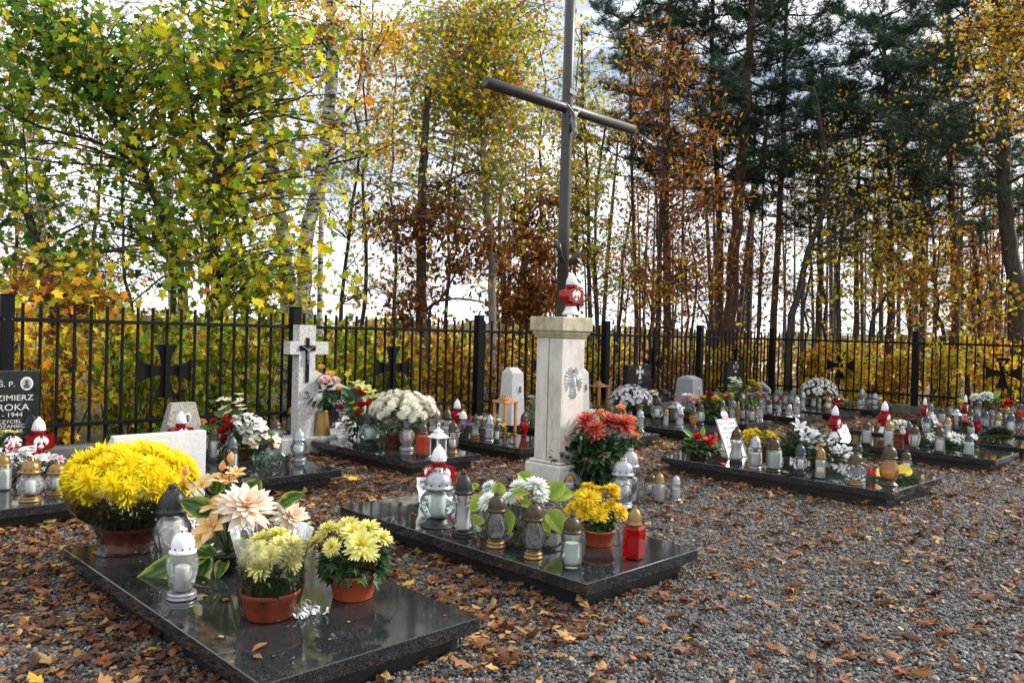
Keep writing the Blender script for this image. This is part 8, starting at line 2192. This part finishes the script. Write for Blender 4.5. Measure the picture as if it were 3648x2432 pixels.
# fallen leaves: brown maple leaves, small yellow birch and lime leaves
DRY = ([(0.20, 0.08, 0.028), (0.12, 0.045, 0.02), (0.28, 0.125, 0.042), (0.32, 0.18, 0.08), (0.07, 0.028, 0.015), (0.40, 0.26, 0.10), (0.46, 0.28, 0.04)], [4, 4, 2.6, 1.6, 2.6, .8, .3])
def litter_points():
    n = 260000
    r = np.sqrt(rng.uniform(1.5 ** 2, 19 ** 2, n)); a = np.radians(45.4 + rng.uniform(-42, 42, n))
    P = np.stack([r * np.cos(a), r * np.sin(a)], axis=1)
    P = P[outside(P) & in_reach(P, 1.5)]
    r = np.hypot(P[:, 0], P[:, 1])
    # drifts: thick between the two front graves, left of the first, along slab edges and between the rows
    w = np.full(len(P), .27)
    cl = np.sin(P[:, 0] * 3.1 + 1.3 * np.sin(P[:, 1] * 2.3)) * np.sin(P[:, 1] * 2.7 + np.sin(P[:, 0] * 1.9))
    w += .10 * np.clip(cl, 0, 1)
    w += .75 * ((P[:, 0] > 2.4) & (P[:, 0] < 3.35) & (P[:, 1] > 2.5) & (P[:, 1] < 5.4))
    w += .80 * ((P[:, 0] < 1.6) & (P[:, 1] < 6.5))
    w += .60 * ((P[:, 1] > 5.0) & (P[:, 1] < 6.6) & (P[:, 0] < 5.5))
    w += .26 * ((P[:, 1] > 5.0) & (P[:, 1] < 6.5) & (P[:, 0] > 5.5))
    w += .25 * (P[:, 1] > 6.3)
    for (x0, x1, y0, y1) in BOXES[:-1]:
        dx = np.abs(P[:, 0] - x0); near = (dx < .28) & (P[:, 1] > y0 - .1) & (P[:, 1] < y1) & (P[:, 0] < x0)
        w += .45 * near
    keep = rng.uniform(0, 1, len(P)) < np.clip(w, 0, 1) * .55
    return P[keep]
LPTS = litter_points()
CRUMPLE = (OAK[0] * np.array([1, 1.15, 1]) + np.column_stack([np.zeros(len(OAK[0])), np.zeros(len(OAK[0])), .10 * np.sin(np.arange(len(OAK[0])) * 2.4)]), OAK[1])
MAPLE_DRY = (MAPLE_DRY[0] + np.column_stack([np.zeros(len(MAPLE_DRY[0])), np.zeros(len(MAPLE_DRY[0])), .09 * np.sin(np.arange(len(MAPLE_DRY[0])) * 2.1)]), MAPLE_DRY[1])
def leaf_batch(P, tmpl, size, seed, tilt=.17):
    rg = np.random.default_rng(seed)
    n = len(P)
    flat_jit = rg.normal(0, tilt, n)
    M = rot_mats(flat_jit, rg.normal(0, tilt, n), rg.uniform(0, 6.28, n))
    flip = rg.uniform(0, 1, n) < .5
    M[flip] = M[flip] @ np.diag([1, -1, -1])
    S = size * rg.uniform(.6, 1.25, n)
    z = .014 + rg.uniform(0, .016, n) + np.abs(flat_jit) * S * .35
    return np.column_stack([P, z]), M, S, palette(DRY[0], DRY[1], n, .14, rg)
kind = rng.uniform(0, 1, len(LPTS))
far = np.hypot(LPTS[:, 0], LPTS[:, 1])
big = kind < .13; oak = (kind >= .13) & (kind < .28); mid = (kind >= .28) & (kind < .60); tiny = kind >= .60
sets = [(MAPLE_DRY, .10, big), (CRUMPLE, .082, oak), (OVAL, .056, mid), (BIRCH, .038, tiny)]
order = np.argsort(np.where(big, far, 99.0))
solo = order[:300]
solo_mask = np.zeros(len(LPTS), dtype=bool); solo_mask[solo] = True
Vs = []; Fs = []; Cs = []; off = 0
for k, (tm, sz, msk) in enumerate(sets):
    m = msk & ~solo_mask
    P3, M, S, Cc = leaf_batch(LPTS[m], tm, sz, 300 + k)
    V, F, CC = scatter(tm[0], tm[1], P3, M, S, Cc)
    Vs.append(V); Fs.append(F + off); Cs.append(CC); off += len(V)
# crumbs and little leaves blown onto the slabs
bits = []
for (x0, x1, y0, y1) in BOXES[:-1]:
    m = 16
    bits.append(np.column_stack([rng.uniform(x0, x1, m), rng.uniform(y0, y1, m)]))
bits = np.concatenate(bits)
P3, M, S, Cc = leaf_batch(bits, BIRCH, .024, 333, .12)
P3[:, 2] = .174 + rng.uniform(0, .003, len(P3))
V, F, CC = scatter(BIRCH[0], BIRCH[1], P3, M, S, Cc)
Vs.append(V); Fs.append(F + off); Cs.append(CC); off += len(V)
o = put('leaf_litter', fast_mesh('leaf_litter', np.concatenate(Vs), np.concatenate(Fs), M_DRY, np.concatenate(Cs), True))
tag(o, 'scattered dry autumn leaves covering the gravel', 'leaves', kind='stuff')
# the nearest big leaves lie singly
P3, M, S, Cc = leaf_batch(LPTS[solo], MAPLE_DRY, .105, 310, .16)
tints = [fast_mesh('fallen_leaf', MAPLE_DRY[0], MAPLE_DRY[1], M_DRY, np.tile(c, (len(MAPLE_DRY[0]), 1)), True) for c in palette(DRY[0], DRY[1], 14, .12, rng)]
for i in range(len(solo)):
    lf = put('fallen_leaf', tints[i % 14], gravel_bed, tuple(P3[i]), None, float(S[i]))
    lf.rotation_mode = 'QUATERNION'; lf.rotation_quaternion = Matrix(M[i].tolist()).to_quaternion()

# single leaves lying on the polished slabs
SLAB_LEAVES = [
 ((1.66, 3.798), OVAL, .055, 2, 'small orange-brown leaf beside the white-lidded lantern on the nearest grave'),
 ((1.526, 3.23), OVAL, .05, 5, 'pale yellow leaf below the wrapped pot on the nearest grave'),
 ((1.64, 3.064), OVAL, .085, 2, 'long brown leaf lying at the front of the nearest grave'),
 ((1.536, 2.984), BIRCH, .05, 0, 'small brown leaf left below the long one on the nearest grave'),
 ((1.725, 3.666), OVAL, .06, 0, 'brown leaf left of the terracotta pot on the nearest grave'),
 ((1.476, 3.499), OVAL, .05, 1, 'dark brown leaf in the bright reflection on the nearest grave'),
 ((3.361, 4.586), OVAL, .06, 1, 'dark leaf lying in the sky reflection of the middle grave'),
 ((3.529, 4.559), MAPLE_DRY, .07, 1, 'curled dark brown leaf near the plaque on the middle grave'),
 ((3.496, 3.76), OVAL, .05, 0, 'brown leaf between the black-lidded and pear lanterns on the middle grave'),
 ((4.089, 3.132), OVAL, .045, 2, 'small brown leaf right of the brown pot on the middle grave'),
 ((7.512, 4.439), OVAL, .09, 3, 'pale curled leaf left of the fluted lantern'),
 ((7.531, 3.745), OVAL, .10, 5, 'yellowish leaf by the foot of the six-sided lantern'),
 ((7.506, 3.189), BIRCH, .05, 3, 'small pale leaf near the front edge left of the crystal lantern'),
 ((10.726, 3.372), OVAL, .07, 3, 'tan leaf standing against the ringed lantern on the daisy grave'),
 ((10.72, 3.15), OVAL, .09, 5, 'yellow leaf in front of the daisies at the right'),
]
lm = {}
for i, (p, tm, s, ci, lab) in enumerate(SLAB_LEAVES):
    key = (id(tm), ci)
    if key not in lm:
        lm[key] = fast_mesh('fallen_leaf', tm[0], tm[1], M_DRY, np.tile(np.array(DRY[0][ci]), (len(tm[0]), 1)))
    o = put('fallen_leaf', lm[key], None, (p[0], p[1], .181), (.1, .06, i * 1.7), s)
    tag(o, lab, 'leaf', 'leaves lying on the graves')
# two bright yellow maple leaves on the gravel between the rows
for (p, s, c, rz, lab) in (((4.335, 6.552), .16, (0.60, .38, .02), .4, 'bright yellow maple leaf on the gravel between the two rows'), ((4.261, 6.147), .17, (0.55, .38, .12), 2.9, 'pale tan maple leaf with long stalk on the gravel between the two rows'), ((7.815, 5.672), .15, (0.58, .36, .03), 1.1, 'yellow leaf on the gravel right of the red gerberas')):
    me = fast_mesh('fallen_leaf', MAPLE[0], MAPLE[1], M_DRY, np.tile(np.array(c), (len(MAPLE[0]), 1)))
    tag(put('fallen_leaf', me, None, (p[0], p[1], .035), (.25, -.2, rz), s), lab, 'leaf', 'bright leaves on the gravel')
